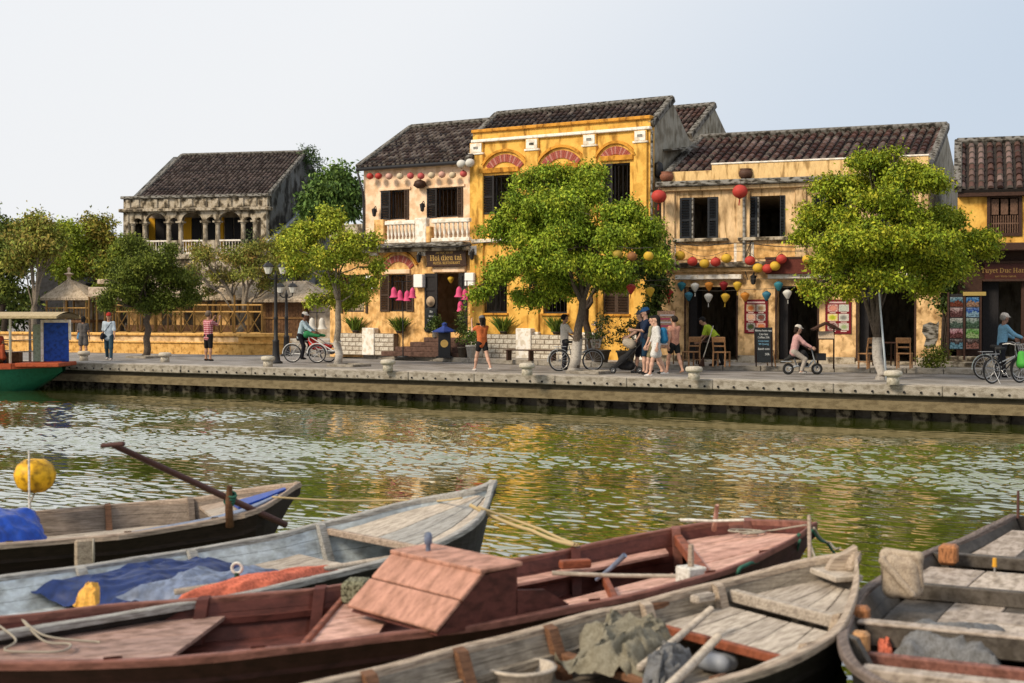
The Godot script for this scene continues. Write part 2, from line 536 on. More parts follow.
# A person faces local +z. o: h height, skin, lean, legs [[thigh, knee, out] left, right], arms [[fwd, elbow, out] left, right], head [pitch, yaw],
# shirt, sleeve (0 none .. 1 long), shirt_len, pants, leg (0.5 shorts .. 2 long), skirt, shoes, hair, hair_len, cap, seat (hip height)
func person(label: String, at: Vector3, yaw: float, o: Dictionary) -> Node3D:
	var h: float = o.get("h", 1.7) / 1.7
	var t := thing("person", label, "person", at, yaw, o.get("group", ""))
	var skin: Color = o.get("skin", Color(0.42, 0.24, 0.16))
	var w := Color(1, 1, 1)
	var lean := deg_to_rad(o.get("lean", 0.0))
	var legs: Array = o.get("legs", [[6, 4, 3], [-4, 4, 3]])
	var arms: Array = o.get("arms", [[8, 14, 9], [-4, 14, 9]])
	var fat: float = o.get("fat", 1.0)
	var hip := Vector3(0, 0.9, 0)
	var J := {}
	for s in 2:
		var sd := 1.0 if s == 0 else -1.0
		var l: Array = legs[s]
		var a := hip + Vector3(0.085 * sd, 0, 0)
		var kn := a + swing(l[0], l[2], sd) * 0.42
		var an := kn + swing(l[0] - l[1], l[2] * 0.6, sd) * 0.41
		J["hip%d" % s] = a
		J["knee%d" % s] = kn
		J["ank%d" % s] = an
	var low := minf(J.ank0.y, J.ank1.y) - 0.075
	var lift: float = (o.seat / h - hip.y) if o.has("seat") else -low
	var up := Vector3(0, cos(lean), sin(lean))
	var fw := Vector3(0, -sin(lean), cos(lean))
	var chest := hip + up * 0.42
	var neck := hip + up * 0.56
	for s in 2:
		var sd := 1.0 if s == 0 else -1.0
		var l: Array = arms[s]
		var sh := hip + up * 0.51 + Vector3(0.17 * sd * (0.95 if fat < 1.0 else 1.0), 0, 0)
		var lb := Basis(Vector3.RIGHT, lean * 0.6)
		var el := sh + lb * swing(l[0], l[2], sd) * 0.28
		var wr := el + lb * swing(l[0] + l[1], l[2] - (l[3] if l.size() > 3 else 0.0), sd) * 0.25
		J["sh%d" % s] = sh
		J["el%d" % s] = el
		J["wr%d" % s] = wr
	var head_at := neck + up * 0.045 + fw * 0.015
	for kx in J:
		J[kx] = (J[kx] + Vector3(0, lift, 0)) * h
	for q in [0]:
		hip = (hip + Vector3(0, lift, 0)) * h
		chest = (chest + Vector3(0, lift, 0)) * h
		neck = (neck + Vector3(0, lift, 0)) * h
		head_at = (head_at + Vector3(0, lift, 0)) * h
	var torso := func(g: float, low_y: float) -> Array:
		var cx := Vector3(0.075 * h * fat, 0, 0)
		var mid := hip.lerp(chest, 0.5)
		return [[hip - up * low_y + cx * 0.8, mid + cx * 0.62, 0.098 * h * fat + g, 0.09 * h * fat + g, w], [hip - up * low_y - cx * 0.8, mid - cx * 0.62, 0.098 * h * fat + g, 0.09 * h * fat + g, w], [mid + cx * 0.62, chest + cx, 0.09 * h * fat + g, 0.096 * h * fat + g, w], [mid - cx * 0.62, chest - cx, 0.09 * h * fat + g, 0.096 * h * fat + g, w], [chest + up * 0.05 + cx * 1.3, chest + up * 0.05 - cx * 1.3, 0.07 * h + g, 0.07 * h + g, w]]
	var body: Array = torso.call(0.0, 0.0)
	body.append([chest, neck + up * 0.03, 0.06 * h, 0.05 * h, w])
	for s in 2:
		var i := str(s)
		body.append([J["hip" + i], J["knee" + i], 0.078 * h * fat, 0.052 * h, w])
		body.append([J["knee" + i], J["knee" + i].lerp(J["ank" + i], 0.35), 0.05 * h, 0.054 * h, w])
		body.append([J["knee" + i].lerp(J["ank" + i], 0.35), J["ank" + i], 0.052 * h, 0.033 * h, w])
		body.append([J["ank" + i], J["ank" + i] + Vector3(0, -0.045, 0.11) * h, 0.035 * h, 0.026 * h, w])
		body.append([J["sh" + i], J["el" + i], 0.046 * h, 0.038 * h, w])
		body.append([J["el" + i], J["wr" + i], 0.038 * h, 0.027 * h, w])
	var pieces := [blob(body, 0.017 * h, 0.05 * h)]
	for s in 2:
		var d: Vector3 = (J["wr%d" % s] - J["el%d" % s]).normalized()
		var sd := 1.0 if s == 0 else -1.0
		var zz := Vector3(sd, 0, 0)       # back of the hand outwards
		zz = (zz - d * zz.dot(d)).normalized()
		var hb := Basis((-d).cross(zz), -d, zz)
		pieces.append(hand_shape + [Transform3D(hb.scaled_local(Vector3.ONE * h), J["wr%d" % s] + d * 0.015 * h)])
	var hp: Array = o.get("head", [0, 0])
	var hbs := Basis.from_euler(Vector3(deg_to_rad(hp[0]) + lean * 0.35, deg_to_rad(hp[1]), 0))
	var ht := Transform3D(hbs.scaled(Vector3.ONE * h), head_at)
	pieces.append(head_shape + [ht])
	var sm := vcol("skin_%.2f" % skin.r, 0.55)
	sm.albedo_color = skin.linear_to_srgb()
	put("body", join(pieces), sm, t)
	var cloth := func(called: String, bones: Array, col: Color, k := 0.05, tex := "") -> void:
		var m := mk("cloth_%s_%.3f_%.3f_%.3f" % [tex, col.r, col.g, col.b], col.r, col.g, col.b, 0.9, tex if tex else "grain", Vector3(7, 7, 7) if tex else Vector3(3, 3, 3))
		put(called, join([blob(bones, 0.018 * h, k * h)]), m, t)
	if o.has("pants"):
		var b := []
		var ln: float = o.get("leg", 2.0)
		b.append([hip + up * 0.09 + Vector3(0.05, 0, 0) * h, hip - up * 0.02 + Vector3(0.06, 0, 0) * h, 0.105 * h * fat, 0.11 * h * fat, w])
		b.append([hip + up * 0.09 - Vector3(0.05, 0, 0) * h, hip - up * 0.02 - Vector3(0.06, 0, 0) * h, 0.105 * h * fat, 0.11 * h * fat, w])
		for s in 2:
			var a: Vector3 = J["hip%d" % s]
			var kn: Vector3 = J["knee%d" % s]
			var an: Vector3 = J["ank%d" % s]
			b.append([a, a.lerp(kn, minf(ln, 1.0)), 0.1 * h * fat, lerpf(0.1, 0.078, minf(ln, 1.0)) * h, w])
			if ln > 1.0:
				b.append([kn, kn.lerp(an, ln - 1.0), 0.074 * h, 0.058 * h, w])
		cloth.call("trousers" if ln > 1.0 else "shorts", b, o.pants, 0.04)
	if o.has("shirt"):
		var b: Array = torso.call(0.016 * h, o.get("shirt_len", -0.02))
		var sl: float = o.get("sleeve", 0.5)
		for s in 2:
			if sl > 0.0:
				var e: Vector3 = J["el%d" % s]
				b.append([J["sh%d" % s], J["sh%d" % s].lerp(e, minf(1.0, sl * 2.0) * 0.92), 0.064 * h, 0.06 * h, w])
				if sl > 0.5:
					b.append([e, e.lerp(J["wr%d" % s], (sl - 0.5) * 2.0), 0.056 * h, 0.044 * h, w])
		if o.has("skirt"):
			for s in 2:
				b.append([J["hip%d" % s], J["hip%d" % s].lerp(J["knee%d" % s], o.skirt), 0.11 * h, 0.115 * h, w])
		cloth.call("dress" if o.has("skirt") else "shirt", b, o.shirt, 0.05, o.get("print", ""))
	if o.has("shoes"):
		for s in 2:
			var a: Vector3 = J["ank%d" % s]
			var flat := [[a + Vector3(0, -0.035, -0.035) * h, a + Vector3(0, -0.04, 0.06) * h, 0.04 * h, 0.04 * h, w], [a + Vector3(0, -0.045, 0.06) * h, a + Vector3(0, -0.05, 0.14) * h, 0.038 * h, 0.03 * h, w]]
			cloth.call("shoe", flat, o.shoes, 0.03)
	if o.has("hair"):
		var hc := []
		var X := func(p: Vector3) -> Vector3: return ht * p
		hc.append([X.call(Vector3(0, 0.185, -0.035)), X.call(Vector3(0, 0.195, 0.02)), 0.092 * h, 0.075 * h, w])
		hc.append([X.call(Vector3(-0.03, 0.15, -0.055)), X.call(Vector3(0.03, 0.15, -0.055)), 0.075 * h, 0.075 * h, w])
		var ln: float = o.get("hair_len", 0.0)
		if ln > 0.0:
			hc.append([X.call(Vector3(-0.045, 0.13, -0.07)), X.call(Vector3(-0.05, 0.13 - ln, -0.1)), 0.058 * h, 0.04 * h, w])
			hc.append([X.call(Vector3(0.045, 0.13, -0.07)), X.call(Vector3(0.05, 0.13 - ln, -0.1)), 0.058 * h, 0.04 * h, w])
		cloth.call("hair", hc, o.hair, 0.03)
	if o.has("cap"):
		var cc := [[ht * Vector3(0, 0.205, -0.03), ht * Vector3(0, 0.2, 0.02), 0.094 * h, 0.09 * h, w], [ht * Vector3(-0.045, 0.185, 0.09), ht * Vector3(-0.03, 0.17, 0.16), 0.014 * h, 0.01 * h, w], [ht * Vector3(0.045, 0.185, 0.09), ht * Vector3(0.03, 0.17, 0.16), 0.014 * h, 0.01 * h, w], [ht * Vector3(0, 0.19, 0.09), ht * Vector3(0, 0.172, 0.17), 0.015 * h, 0.01 * h, w]]
		cloth.call("cap", cc, o.cap, 0.03)
	for e in o.get("extra", []):      # [name, bones given as [joint or point, ...], colour]
		var bb := []
		for q in e[1]:
			bb.append([q[0] * h, q[1] * h, q[2] * h, q[3] * h, w])
		cloth.call(e[0], bb, e[2], 0.05)
	t.set_meta("joints", J)
	return t

# ---------------------------------------------------------------- foliage
# blobs: [centre, radii]; leaves in clumps near the outside of the blobs
func foliage(blobs: Array, clumps: int, per: int, spread: float, leaf: float, tones: Array, seed_n: int, droop := 0.3, shell := 0.42) -> ArrayMesh:
	var g := RandomNumberGenerator.new()
	g.seed = seed_n
	var wsum := 0.0
	for b in blobs:
		wsum += pow(b[1].x * b[1].y * b[1].z, 0.7)
	var v := PackedVector3Array()
	var n := PackedVector3Array()
	var c := PackedColorArray()
	var idx := PackedInt32Array()
	for i in clumps:
		var pick := g.randf() * wsum
		var bl: Array = blobs[0]
		for b in blobs:
			pick -= pow(b[1].x * b[1].y * b[1].z, 0.7)
			if pick <= 0.0:
				bl = b
				break
		var d := Vector3(g.randfn(), g.randfn(), g.randfn()).normalized()
		var rad := pow(g.randf(), shell) * (1.32 if g.randf() < 0.13 else 1.0)
		var ctr: Vector3 = bl[0] + d * bl[1] * rad
		var tone: Color = tones[g.randi() % tones.size()].lerp(tones[g.randi() % tones.size()], g.randf())      # every sprig mixes its own green
		var bright := g.randf_range(0.75, 1.25)
		var twig := (d + Vector3(g.randfn(), g.randfn() * 0.6, g.randfn()) * 0.5).normalized()
		for j in per:
			var p := ctr + Vector3(g.randfn(), g.randfn() * 0.75, g.randfn()) * spread + twig * g.randf_range(-1, 1.3) * spread
			var ax := (twig * 0.5 + Vector3(g.randfn(), g.randfn() - droop, g.randfn())).normalized()
			var nn := (d * 0.5 + Vector3(g.randfn(), g.randfn() + 0.9, g.randfn())).normalized()
			var sd := ax.cross(nn).normalized()
			nn = sd.cross(ax)
			var l := leaf * g.randf_range(0.65, 1.3)
			var wd := l * g.randf_range(0.2, 0.28)
			var b0 := v.size()
			var fold := nn * wd * 0.35
			v.append(p)
			v.append(p + ax * l * 0.5 + sd * wd + fold)
			v.append(p + ax * l - nn * l * 0.12)
			v.append(p + ax * l * 0.5 - sd * wd + fold)
			var f := bright * g.randf_range(0.8, 1.2)
			var q := Color(tone.r * f, tone.g * f, tone.b * f)
			for m in 4:
				n.append(nn)
				c.append(q)
			idx.append_array(PackedInt32Array([b0, b0 + 2, b0 + 1, b0, b0 + 3, b0 + 2]))
	var a := []
	a.resize(Mesh.ARRAY_MAX)
	a[Mesh.ARRAY_VERTEX] = v
	a[Mesh.ARRAY_NORMAL] = n
	a[Mesh.ARRAY_COLOR] = c
	a[Mesh.ARRAY_INDEX] = idx
	var m := ArrayMesh.new()
	m.add_surface_from_arrays(Mesh.PRIMITIVE_TRIANGLES, a)
	return m

func crooked(a: Vector3, b: Vector3, n: int, amp: float, g: RandomNumberGenerator) -> Array:
	var q := []
	for i in n + 1:
		var t := float(i) / n
		q.append(a.lerp(b, t) + Vector3(g.randfn(), g.randfn() * 0.4, g.randfn()) * amp * sin(PI * t))
	return q

# blobs and fork in local metres about the base
func tree(called: String, label: String, at: Vector3, fork: Vector3, r0: float, blobs: Array, o: Dictionary) -> Node3D:
	var t := thing(called, label, "tree", at, 0.0, o.get("group", ""))
	var g := RandomNumberGenerator.new()
	g.seed = o.get("seed", 5)
	var mb := MB.new()
	var tw := crooked(Vector3(0, -0.05, 0), fork, 5, r0 * 0.5, g)
	mb.tube([Vector3(0, -0.08, 0), Vector3(0, 0.12, 0)], r0 * 1.5, r0 * 1.02, 10)
	mb.tube(tw, r0, r0 * 0.72, 10)
	var mids := []
	for bi in blobs.size():
		var b: Array = blobs[bi]
		var rise: Vector3 = b[0] - fork
		var mid: Vector3 = fork + rise * Vector3(0.38, 0.55, 0.38) + Vector3(g.randfn(), 0.3 * g.randf(), g.randfn()) * 0.12
		var from: Vector3 = tw[-1 - bi % 2].lerp(fork, 0.4 + 0.6 * g.randf())
		if bi >= 6:
			from = mids[g.randi() % mids.size()]
			mid = from.lerp(b[0], 0.5) + Vector3(0, 0.12, 0)
		mids.append(mid)
		var l1 := crooked(from, mid, 3, 0.06, g)
		var l2 := crooked(mid, b[0], 3, 0.07, g)
		l1.append_array(l2.slice(1))
		mb.tube(l1, r0 * o.get("limb", 0.5) * (1.0 if bi < 4 else 0.5), r0 * 0.1, 7)
		for k in o.get("twigs", 5):
			var d := Vector3(g.randfn(), g.randfn() * 0.7 + 0.4, g.randfn()).normalized()
			mb.tube(crooked(mid.lerp(b[0], g.randf()), b[0] + d * b[1] * 0.75, 3, 0.06, g), r0 * 0.16, r0 * 0.05, 5)
	part("trunk", mb, o.get("bark", mats.bark), t, true)
	if o.has("band"):        # white lime wash on the foot of the trunk
		var wb := MB.new()
		var top: float = o.band
		var q := []
		for p in tw:
			if p.y < top: q.append(p)
		q.append(tw[0].lerp(fork, top / fork.y))
		wb.tube([Vector3(0, 0.0, 0), Vector3(0, 0.13, 0)], r0 * 1.56, r0 * 1.1, 10)
		wb.tube([Vector3(0, 0.1, 0)] + q.slice(1), r0 * 1.08, r0 * 0.98, 10)
		part("lime_wash", wb, mats.limewash, t, true)
	put("crown", foliage(tufts(blobs, o.get("seed", 5)), o.get("clumps", 500), o.get("per", 26), o.get("spread", 0.16), o.get("leaf", 0.15), o.tones, o.get("seed", 5) + 7, o.get("droop", 0.3), o.get("shell", 0.42)), vcol("leaves", 0.5, 0.75), t)
	return t
# ---------------------------------------------------------------- setting
var QZ := 0.0       # z of the quay edge

func make_camera_and_light() -> void:
	var cam := Camera3D.new()
	cam.name = "camera"
	add_child(cam)
	cam.position = Vector3(0, EYE, 0)
	cam.rotation = Vector3(-TILT, TURN, 0)
	cam.near = 0.1
	cam.far = 2000.0
	var at := CameraAttributesPhysical.new()
	at.frustum_focal_length = 49.965
	at.frustum_focus_distance = 42.0
	at.frustum_far = 2000.0
	at.frustum_near = 0.1
	at.exposure_aperture = 2.0
	cam.attributes = at
	cam.fov = rad_to_deg(2.0 * atan(341.5 / LENS))
	cam.far = 2000.0
	cam.current = true
	var to_sun := cw(-0.66, 0.60, -0.45).normalized()
	# hazy morning sky: milky near the horizon, a little bluer higher up and away from the sun
	var img := Image.create(512, 256, false, Image.FORMAT_RGBF)
	for y in 256:
		var e := (0.5 - (y + 0.5) / 256.0) * PI
		for x in 512:
			var az := (x + 0.5) / 512.0 * TAU
			var d := Vector3(sin(az) * cos(e), sin(e), -cos(az) * cos(e))
			var s := clampf(d.dot(to_sun) * 0.5 + 0.5, 0.0, 1.0)
			var up := 1.0 - exp(-maxf(e, 0.0) / 0.42)
			var m := smoothstep(0.20, 0.38, s)
			var hor := Color(0.42, 0.47, 0.53).lerp(Color(0.575, 0.58, 0.585), m)
			var zen := Color(0.27, 0.36, 0.48).lerp(Color(0.55, 0.575, 0.615), m)
			var q := hor.lerp(zen, up)
			img.set_pixel(x, y, q)
	var pm := PanoramaSkyMaterial.new()
	pm.panorama = ImageTexture.create_from_image(img)
	var sky := Sky.new()
	sky.sky_material = pm
	var env := Environment.new()
	env.background_mode = Environment.BG_SKY
	env.sky = sky
	env.tonemap_mode = Environment.TONE_MAPPER_LINEAR
	env.tonemap_exposure = 1.54
	env.sdfgi_enabled = true
	env.ssao_enabled = true
	env.ssil_enabled = true
	var we := WorldEnvironment.new()
	we.name = "world_environment"
	we.environment = env
	add_child(we)
	var sun := DirectionalLight3D.new()
	sun.name = "sun"
	sun.light_energy = 0.8
	sun.light_color = Color(1.0, 0.93, 0.82)
	sun.light_angular_distance = 16.0
	sun.shadow_enabled = true
	add_child(sun)
	sun.look_at_from_position(Vector3.ZERO, -to_sun)

func make_materials() -> void:
	mk("water", 0.095, 0.118, 0.016, 0.03)
	mats.water.metallic_specular = 0.8
	mats.water.clearcoat_enabled = true
	mats.water.clearcoat = 1.0
	mats.water.clearcoat_roughness = 0.03
	mk("asphalt", 0.30, 0.28, 0.265, 0.9, "speck", Vector3(1.5, 1.5, 1.5), "blotch", Vector3(0.12, 0.12, 0.12))
	mk("pave", 0.50, 0.46, 0.41, 0.9, "blotch", Vector3(0.3, 0.3, 0.3), "speck", Vector3(1.2, 1.2, 1.2))
	mk("concrete", 0.37, 0.335, 0.285, 0.9, "blotch", Vector3(0.5, 0.9, 0.5), "speck", Vector3(0.9, 0.9, 0.9), 0.3)
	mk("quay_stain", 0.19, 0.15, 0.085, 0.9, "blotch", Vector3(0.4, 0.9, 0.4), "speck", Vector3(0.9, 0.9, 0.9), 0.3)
	mk("quay_shade_stain", 0.06, 0.05, 0.03, 0.8, "blotch", Vector3(0.5, 0.9, 0.5), "speck", Vector3(0.9, 0.9, 0.9))  # dark tone paints in the coping overhang shadow, along with a stain
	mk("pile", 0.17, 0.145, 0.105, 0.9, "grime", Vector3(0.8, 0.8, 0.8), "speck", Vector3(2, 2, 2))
	mk("dark_concrete", 0.13, 0.11, 0.085, 0.7, "blotch", Vector3(0.5, 0.9, 0.5))  # darker brown than the coping concrete
	mk("bollard", 0.62, 0.57, 0.48, 0.85, "blotch", Vector3(1.2, 1.2, 1.2), "speck", Vector3(3, 3, 3), 0.3)
	mk("bark", 0.17, 0.135, 0.105, 0.95, "grain", Vector3(2, 0.6, 2), "speck", Vector3(3, 3, 3), 0.8)
	mk("bark_pale", 0.33, 0.28, 0.22, 0.95, "grain", Vector3(2, 0.6, 2), "speck", Vector3(3, 3, 3), 0.6)
	mk("bark_dark", 0.06, 0.045, 0.035, 0.95, "grain", Vector3(2, 0.6, 2))
	mk("limewash", 0.66, 0.62, 0.56, 0.9, "worn", Vector3(1.5, 1.5, 1.5), "speck", Vector3(3, 3, 3))
	mk("iron", 0.02, 0.02, 0.022, 0.45)
	mk("steel", 0.45, 0.45, 0.45, 0.35)
	mats.steel.metallic = 0.8
	mk("rubber", 0.02, 0.02, 0.02, 0.8)
	mk("soil", 0.09, 0.065, 0.045, 0.95, "speck", Vector3(2, 2, 2))

func make_water() -> void:
	var n1 := FastNoiseLite.new()
	n1.noise_type = FastNoiseLite.TYPE_SIMPLEX_SMOOTH
	n1.fractal_type = FastNoiseLite.FRACTAL_NONE
	n1.frequency = 1.0
	var n2 := n1.duplicate() as FastNoiseLite
	n2.seed = 11
	var n3 := n1.duplicate() as FastNoiseLite
	n3.seed = 23
	n3.fractal_type = FastNoiseLite.FRACTAL_FBM
	n3.fractal_octaves = 3
	var rows := 1000
	var cols := 580
	var v := PackedVector3Array()
	var idx := PackedInt32Array()
	for i in rows:
		var d := 7.0 * pow(60.0 / 7.0, float(i) / (rows - 1))
		for j in cols:
			var a := lerpf(-0.62, 0.62, float(j) / (cols - 1))
			var x := a * d
			var w := cw(x, 0, d)
			var edge := minf(minf(j, cols - 1 - j), minf(i, rows - 1 - i)) / 6.0
			var inland := w.z - QZ                      # metres off the quay
			# the wind ruffles the middle of the channel; the lee under the quay stays calmer
			var wind := smoothstep(3.0, 9.0, inland) * (0.30 + 1.0 * smoothstep(19.0, 12.5, inland))
			var patch := 0.68 + 1.05 * n3.get_noise_2d(w.x * 0.10, w.z * 0.16)
			var amp := (0.17 + wind * 0.95) * clampf(patch, 0.25, 1.5)
			# crests lie roughly along the channel
			var px := w.x * 0.88 + w.z * 0.25
			var pz := w.z - w.x * 0.12
			var h := n1.get_noise_2d(px * 0.85, pz * 1.7) * 0.016
			h += n2.get_noise_2d(px * 2.3 + 7.0, pz * 4.6) * 0.0155
			h += n1.get_noise_2d(px * 4.6 + 31.0, pz * 8.0 + 5.0) * 0.0062
			w.y = h * amp * clampf(edge, 0.0, 1.0)
			v.append(w)
	for i in rows - 1:
		for j in cols - 1:
			var a := i * cols + j
			idx.append_array(PackedInt32Array([a, a + cols, a + 1, a + 1, a + cols, a + cols + 1]))
	# flat water beyond the rippled sheet on all sides
	var far := []
	var add := func(x: float, d: float) -> int:
		v.append(cw(x, 0, d))
		return v.size() - 1
	var c00 := 0
	var c01 := cols - 1
	var c10 := (rows - 1) * cols
	var c11 := rows * cols - 1
	var o00: int = add.call(-300, -200)
	var o01: int = add.call(300, -200)
	var o10: int = add.call(-300, 60)
	var o11: int = add.call(300, 60)
	idx.append_array(PackedInt32Array([o00, c00, o01, o01, c00, c01, o00, o10, c00, c00, o10, c10, o01, c01, o11, o11, c01, c11]))
	var nn := PackedVector3Array()
	nn.resize(v.size())
	for t in range(0, idx.size(), 3):
		var q := (v[idx[t + 1]] - v[idx[t]]).cross(v[idx[t + 2]] - v[idx[t]])
		if q.y < 0.0:
			q = -q
		for k in 3:
			nn[idx[t + k]] += q
	for i in nn.size():
		nn[i] = nn[i].normalized()
	for i in range(v.size() - 4, v.size()):
		nn[i] = Vector3.UP
	var arr := []
	arr.resize(Mesh.ARRAY_MAX)
	arr[Mesh.ARRAY_VERTEX] = v
	arr[Mesh.ARRAY_NORMAL] = nn
	arr[Mesh.ARRAY_INDEX] = idx
	var m := ArrayMesh.new()
	m.add_surface_from_arrays(Mesh.PRIMITIVE_TRIANGLES, arr)
	var o := put("water", m, mats.water, self)
	o.set_meta("kind", "structure")

func make_quay() -> void:
	var mb := MB.new()
	mb.box(Vector3(-60, QY - 0.5, QZ - 0.75 - 250), Vector3(700, 1.0, 500))
	struct("ground", mb, mats.asphalt)
	# paler strip along the edge
	mb = MB.new()
	mb.box(Vector3(-30, QY - 0.12, QZ - 0.375), Vector3(160, 0.24, 0.75))
	struct("pavement", mb, mats.pave)
	# the wall below
	var t := thing("quay_wall", "long stained concrete quay wall with drain holes above green water", "quay wall", Vector3(0, 0, QZ))
	var x0 := gp(40, 361).x - 26.0
	var x1 := gp(1024, 388).x + 14.0
	var L := x1 - x0
	var cx := x0
	while cx < x1:
		var cl := rng.randf_range(2.2, 3.4)
		var coping := MB.new()
		coping.cbox(Vector3(cx + cl / 2, QY - 0.136 - rng.randf_range(0.0, 0.012), -0.2 + rng.randf_range(-0.014, 0.014)), Vector3(cl - 0.012, 0.26, 0.52), 0.02)
		part("coping_stone", coping, mats.concrete, t)
		cx += cl
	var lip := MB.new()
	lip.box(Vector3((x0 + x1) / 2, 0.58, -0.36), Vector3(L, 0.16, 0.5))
	part("recessed_band", lip, mats.quay_shade_stain, t)
	var beam := MB.new()
	beam.prism(PackedVector2Array([Vector2(-0.5, 0.26), Vector2(0.03, 0.24), Vector2(-0.02, 0.5), Vector2(-0.5, 0.5)]), x0, x1, Basis(Vector3(0, 0, 1), Vector3.UP, Vector3(1, 0, 0)))
	part("beam", beam, mats.quay_stain, t)
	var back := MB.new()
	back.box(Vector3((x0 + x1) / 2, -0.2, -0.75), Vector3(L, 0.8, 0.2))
	part("back_wall", back, mats.dark_concrete, t)
	var pm := MB.new()
	pm.cbox(Vector3(0, -0.16, -0.5), Vector3(0.42, 0.78, 0.4), 0.03)
	var pmesh := pm.mesh()
	var n := int(L / 1.0)
	for i in n:
		put("pile", pmesh, mats.pile, t, Vector3(x0 + 0.4 + i * 1.0 + rng.randf_range(-0.06, 0.06), rng.randf_range(-0.02, 0.02), rng.randf_range(-0.03, 0.03)))
	var hm := MB.new()
	hm.lathe([Vector2(0.0, -0.012), Vector2(0.026, -0.012), Vector2(0.026, 0.008), Vector2(0.031, 0.008), Vector2(0.031, -0.03)], 8)
	var hmesh := hm.mesh()
	n = int(L / 0.42)
	for i in n:
		var o := put("drain_pipe", hmesh, mats.rubber, t, Vector3(x0 + 0.2 + i * 0.42 + rng.randf_range(-0.03, 0.03), QY - 0.19, 0.076))
		o.rotation.x = PI / 2
	# raised pavement with kerb stones in front of the houses
	var line := [gp(318, 357.0), gp(400, 359.6), gp(490, 363.5), gp(650, 369.2), gp(800, 371.6), gp(1100, 376.6)]
	var poly := PackedVector2Array()
	for p in line:
		poly.append(Vector2(p.x, -p.z))
	poly.append(Vector2(line[-1].x + 20, -line[-1].z + 30))
	poly.append(Vector2(line[0].x - 12, -line[0].z + 30))
	mb = MB.new()
	mb.prism(poly, QY - 0.05, SW, Basis(Vector3(1, 0, 0), Vector3(0, 0, -1), Vector3(0, 1, 0)))
	var sw := struct("sidewalk", mb, mats.pave)
	for i in line.size() - 1:
		var a: Vector3 = line[i]
		var b: Vector3 = line[i + 1]
		var k := int((b - a).length() / 1.05)
		for j in k:
			var q := MB.new()
			var c0 := a.lerp(b, (j + 0.01) / k)
			var c1 := a.lerp(b, (j + 0.99) / k)
			q.bar(c0 + Vector3(0, 0.078, 0), c1 + Vector3(0, 0.078, 0), 0.2, 0.165 + rng.randf_range(-0.008, 0.008), Vector3.UP, 0.015)
			part("kerb_stone", q, mats.concrete, sw)
	# mushroom bollards on the quay edge
	var bo := MB.new()
	bo.lathe([Vector2(0.0, 0), Vector2(0.21, 0), Vector2(0.2, 0.3), Vector2(0.19, 0.31)], 18)
	var bc := MB.new()
	bc.lathe([Vector2(0.19, 0.27), Vector2(0.27, 0.28), Vector2(0.305, 0.33), Vector2(0.305, 0.40), Vector2(0.27, 0.455), Vector2(0.15, 0.475), Vector2(0.0, 0.478)], 18)
	var ms := bo.mesh(true)
	var mc := bc.mesh(true)
	for p in [[84, 360.6], [165, 362.3], [268, 366.8], [388, 371.0], [527, 375.4], [694, 379.6], [893, 384.6]]:
		var b := thing("bollard", "pale concrete mushroom bollard standing on the quay edge", "bollard", gp(p[0], p[1]), 0.0, "mooring bollards along the quay edge")
		b.scale = Vector3.ONE * 0.76
		put("stem", ms, mats.bollard, b)
		put("cap", mc, mats.bollard, b)
	# planting kerbs round three of the street trees
	for p in [[349, 366.5, "yellow-green tree"], [590, 373.5, "large bushy tree"], [145, 358.0, "round dark tree"]]:
		var w := thing("planting_kerb", "low dark stone kerb at the foot of the " + p[2], "kerb", gp(p[0], p[1]), 0.0)
		var km := MB.new()
		for e in [[Vector3(0, 0.04, 0.45), Vector3(1.1, 0.1, 0.12)], [Vector3(0, 0.04, -0.45), Vector3(1.1, 0.1, 0.12)], [Vector3(0.5, 0.04, 0), Vector3(0.12, 0.1, 0.78)], [Vector3(-0.5, 0.04, 0), Vector3(0.12, 0.1, 0.78)]]:
			var s := MB.new()
			s.cbox(e[0], e[1], 0.015)
			part("kerb_piece", s, mats.concrete, w)
# ---------------------------------------------------------------- houses
func fx(px: float, z := 0.0) -> float:
	return fp(px, 300.0, z).x
func fy(px: float, py: float, z := 0.0) -> float:
	return fp(px, py, z).y

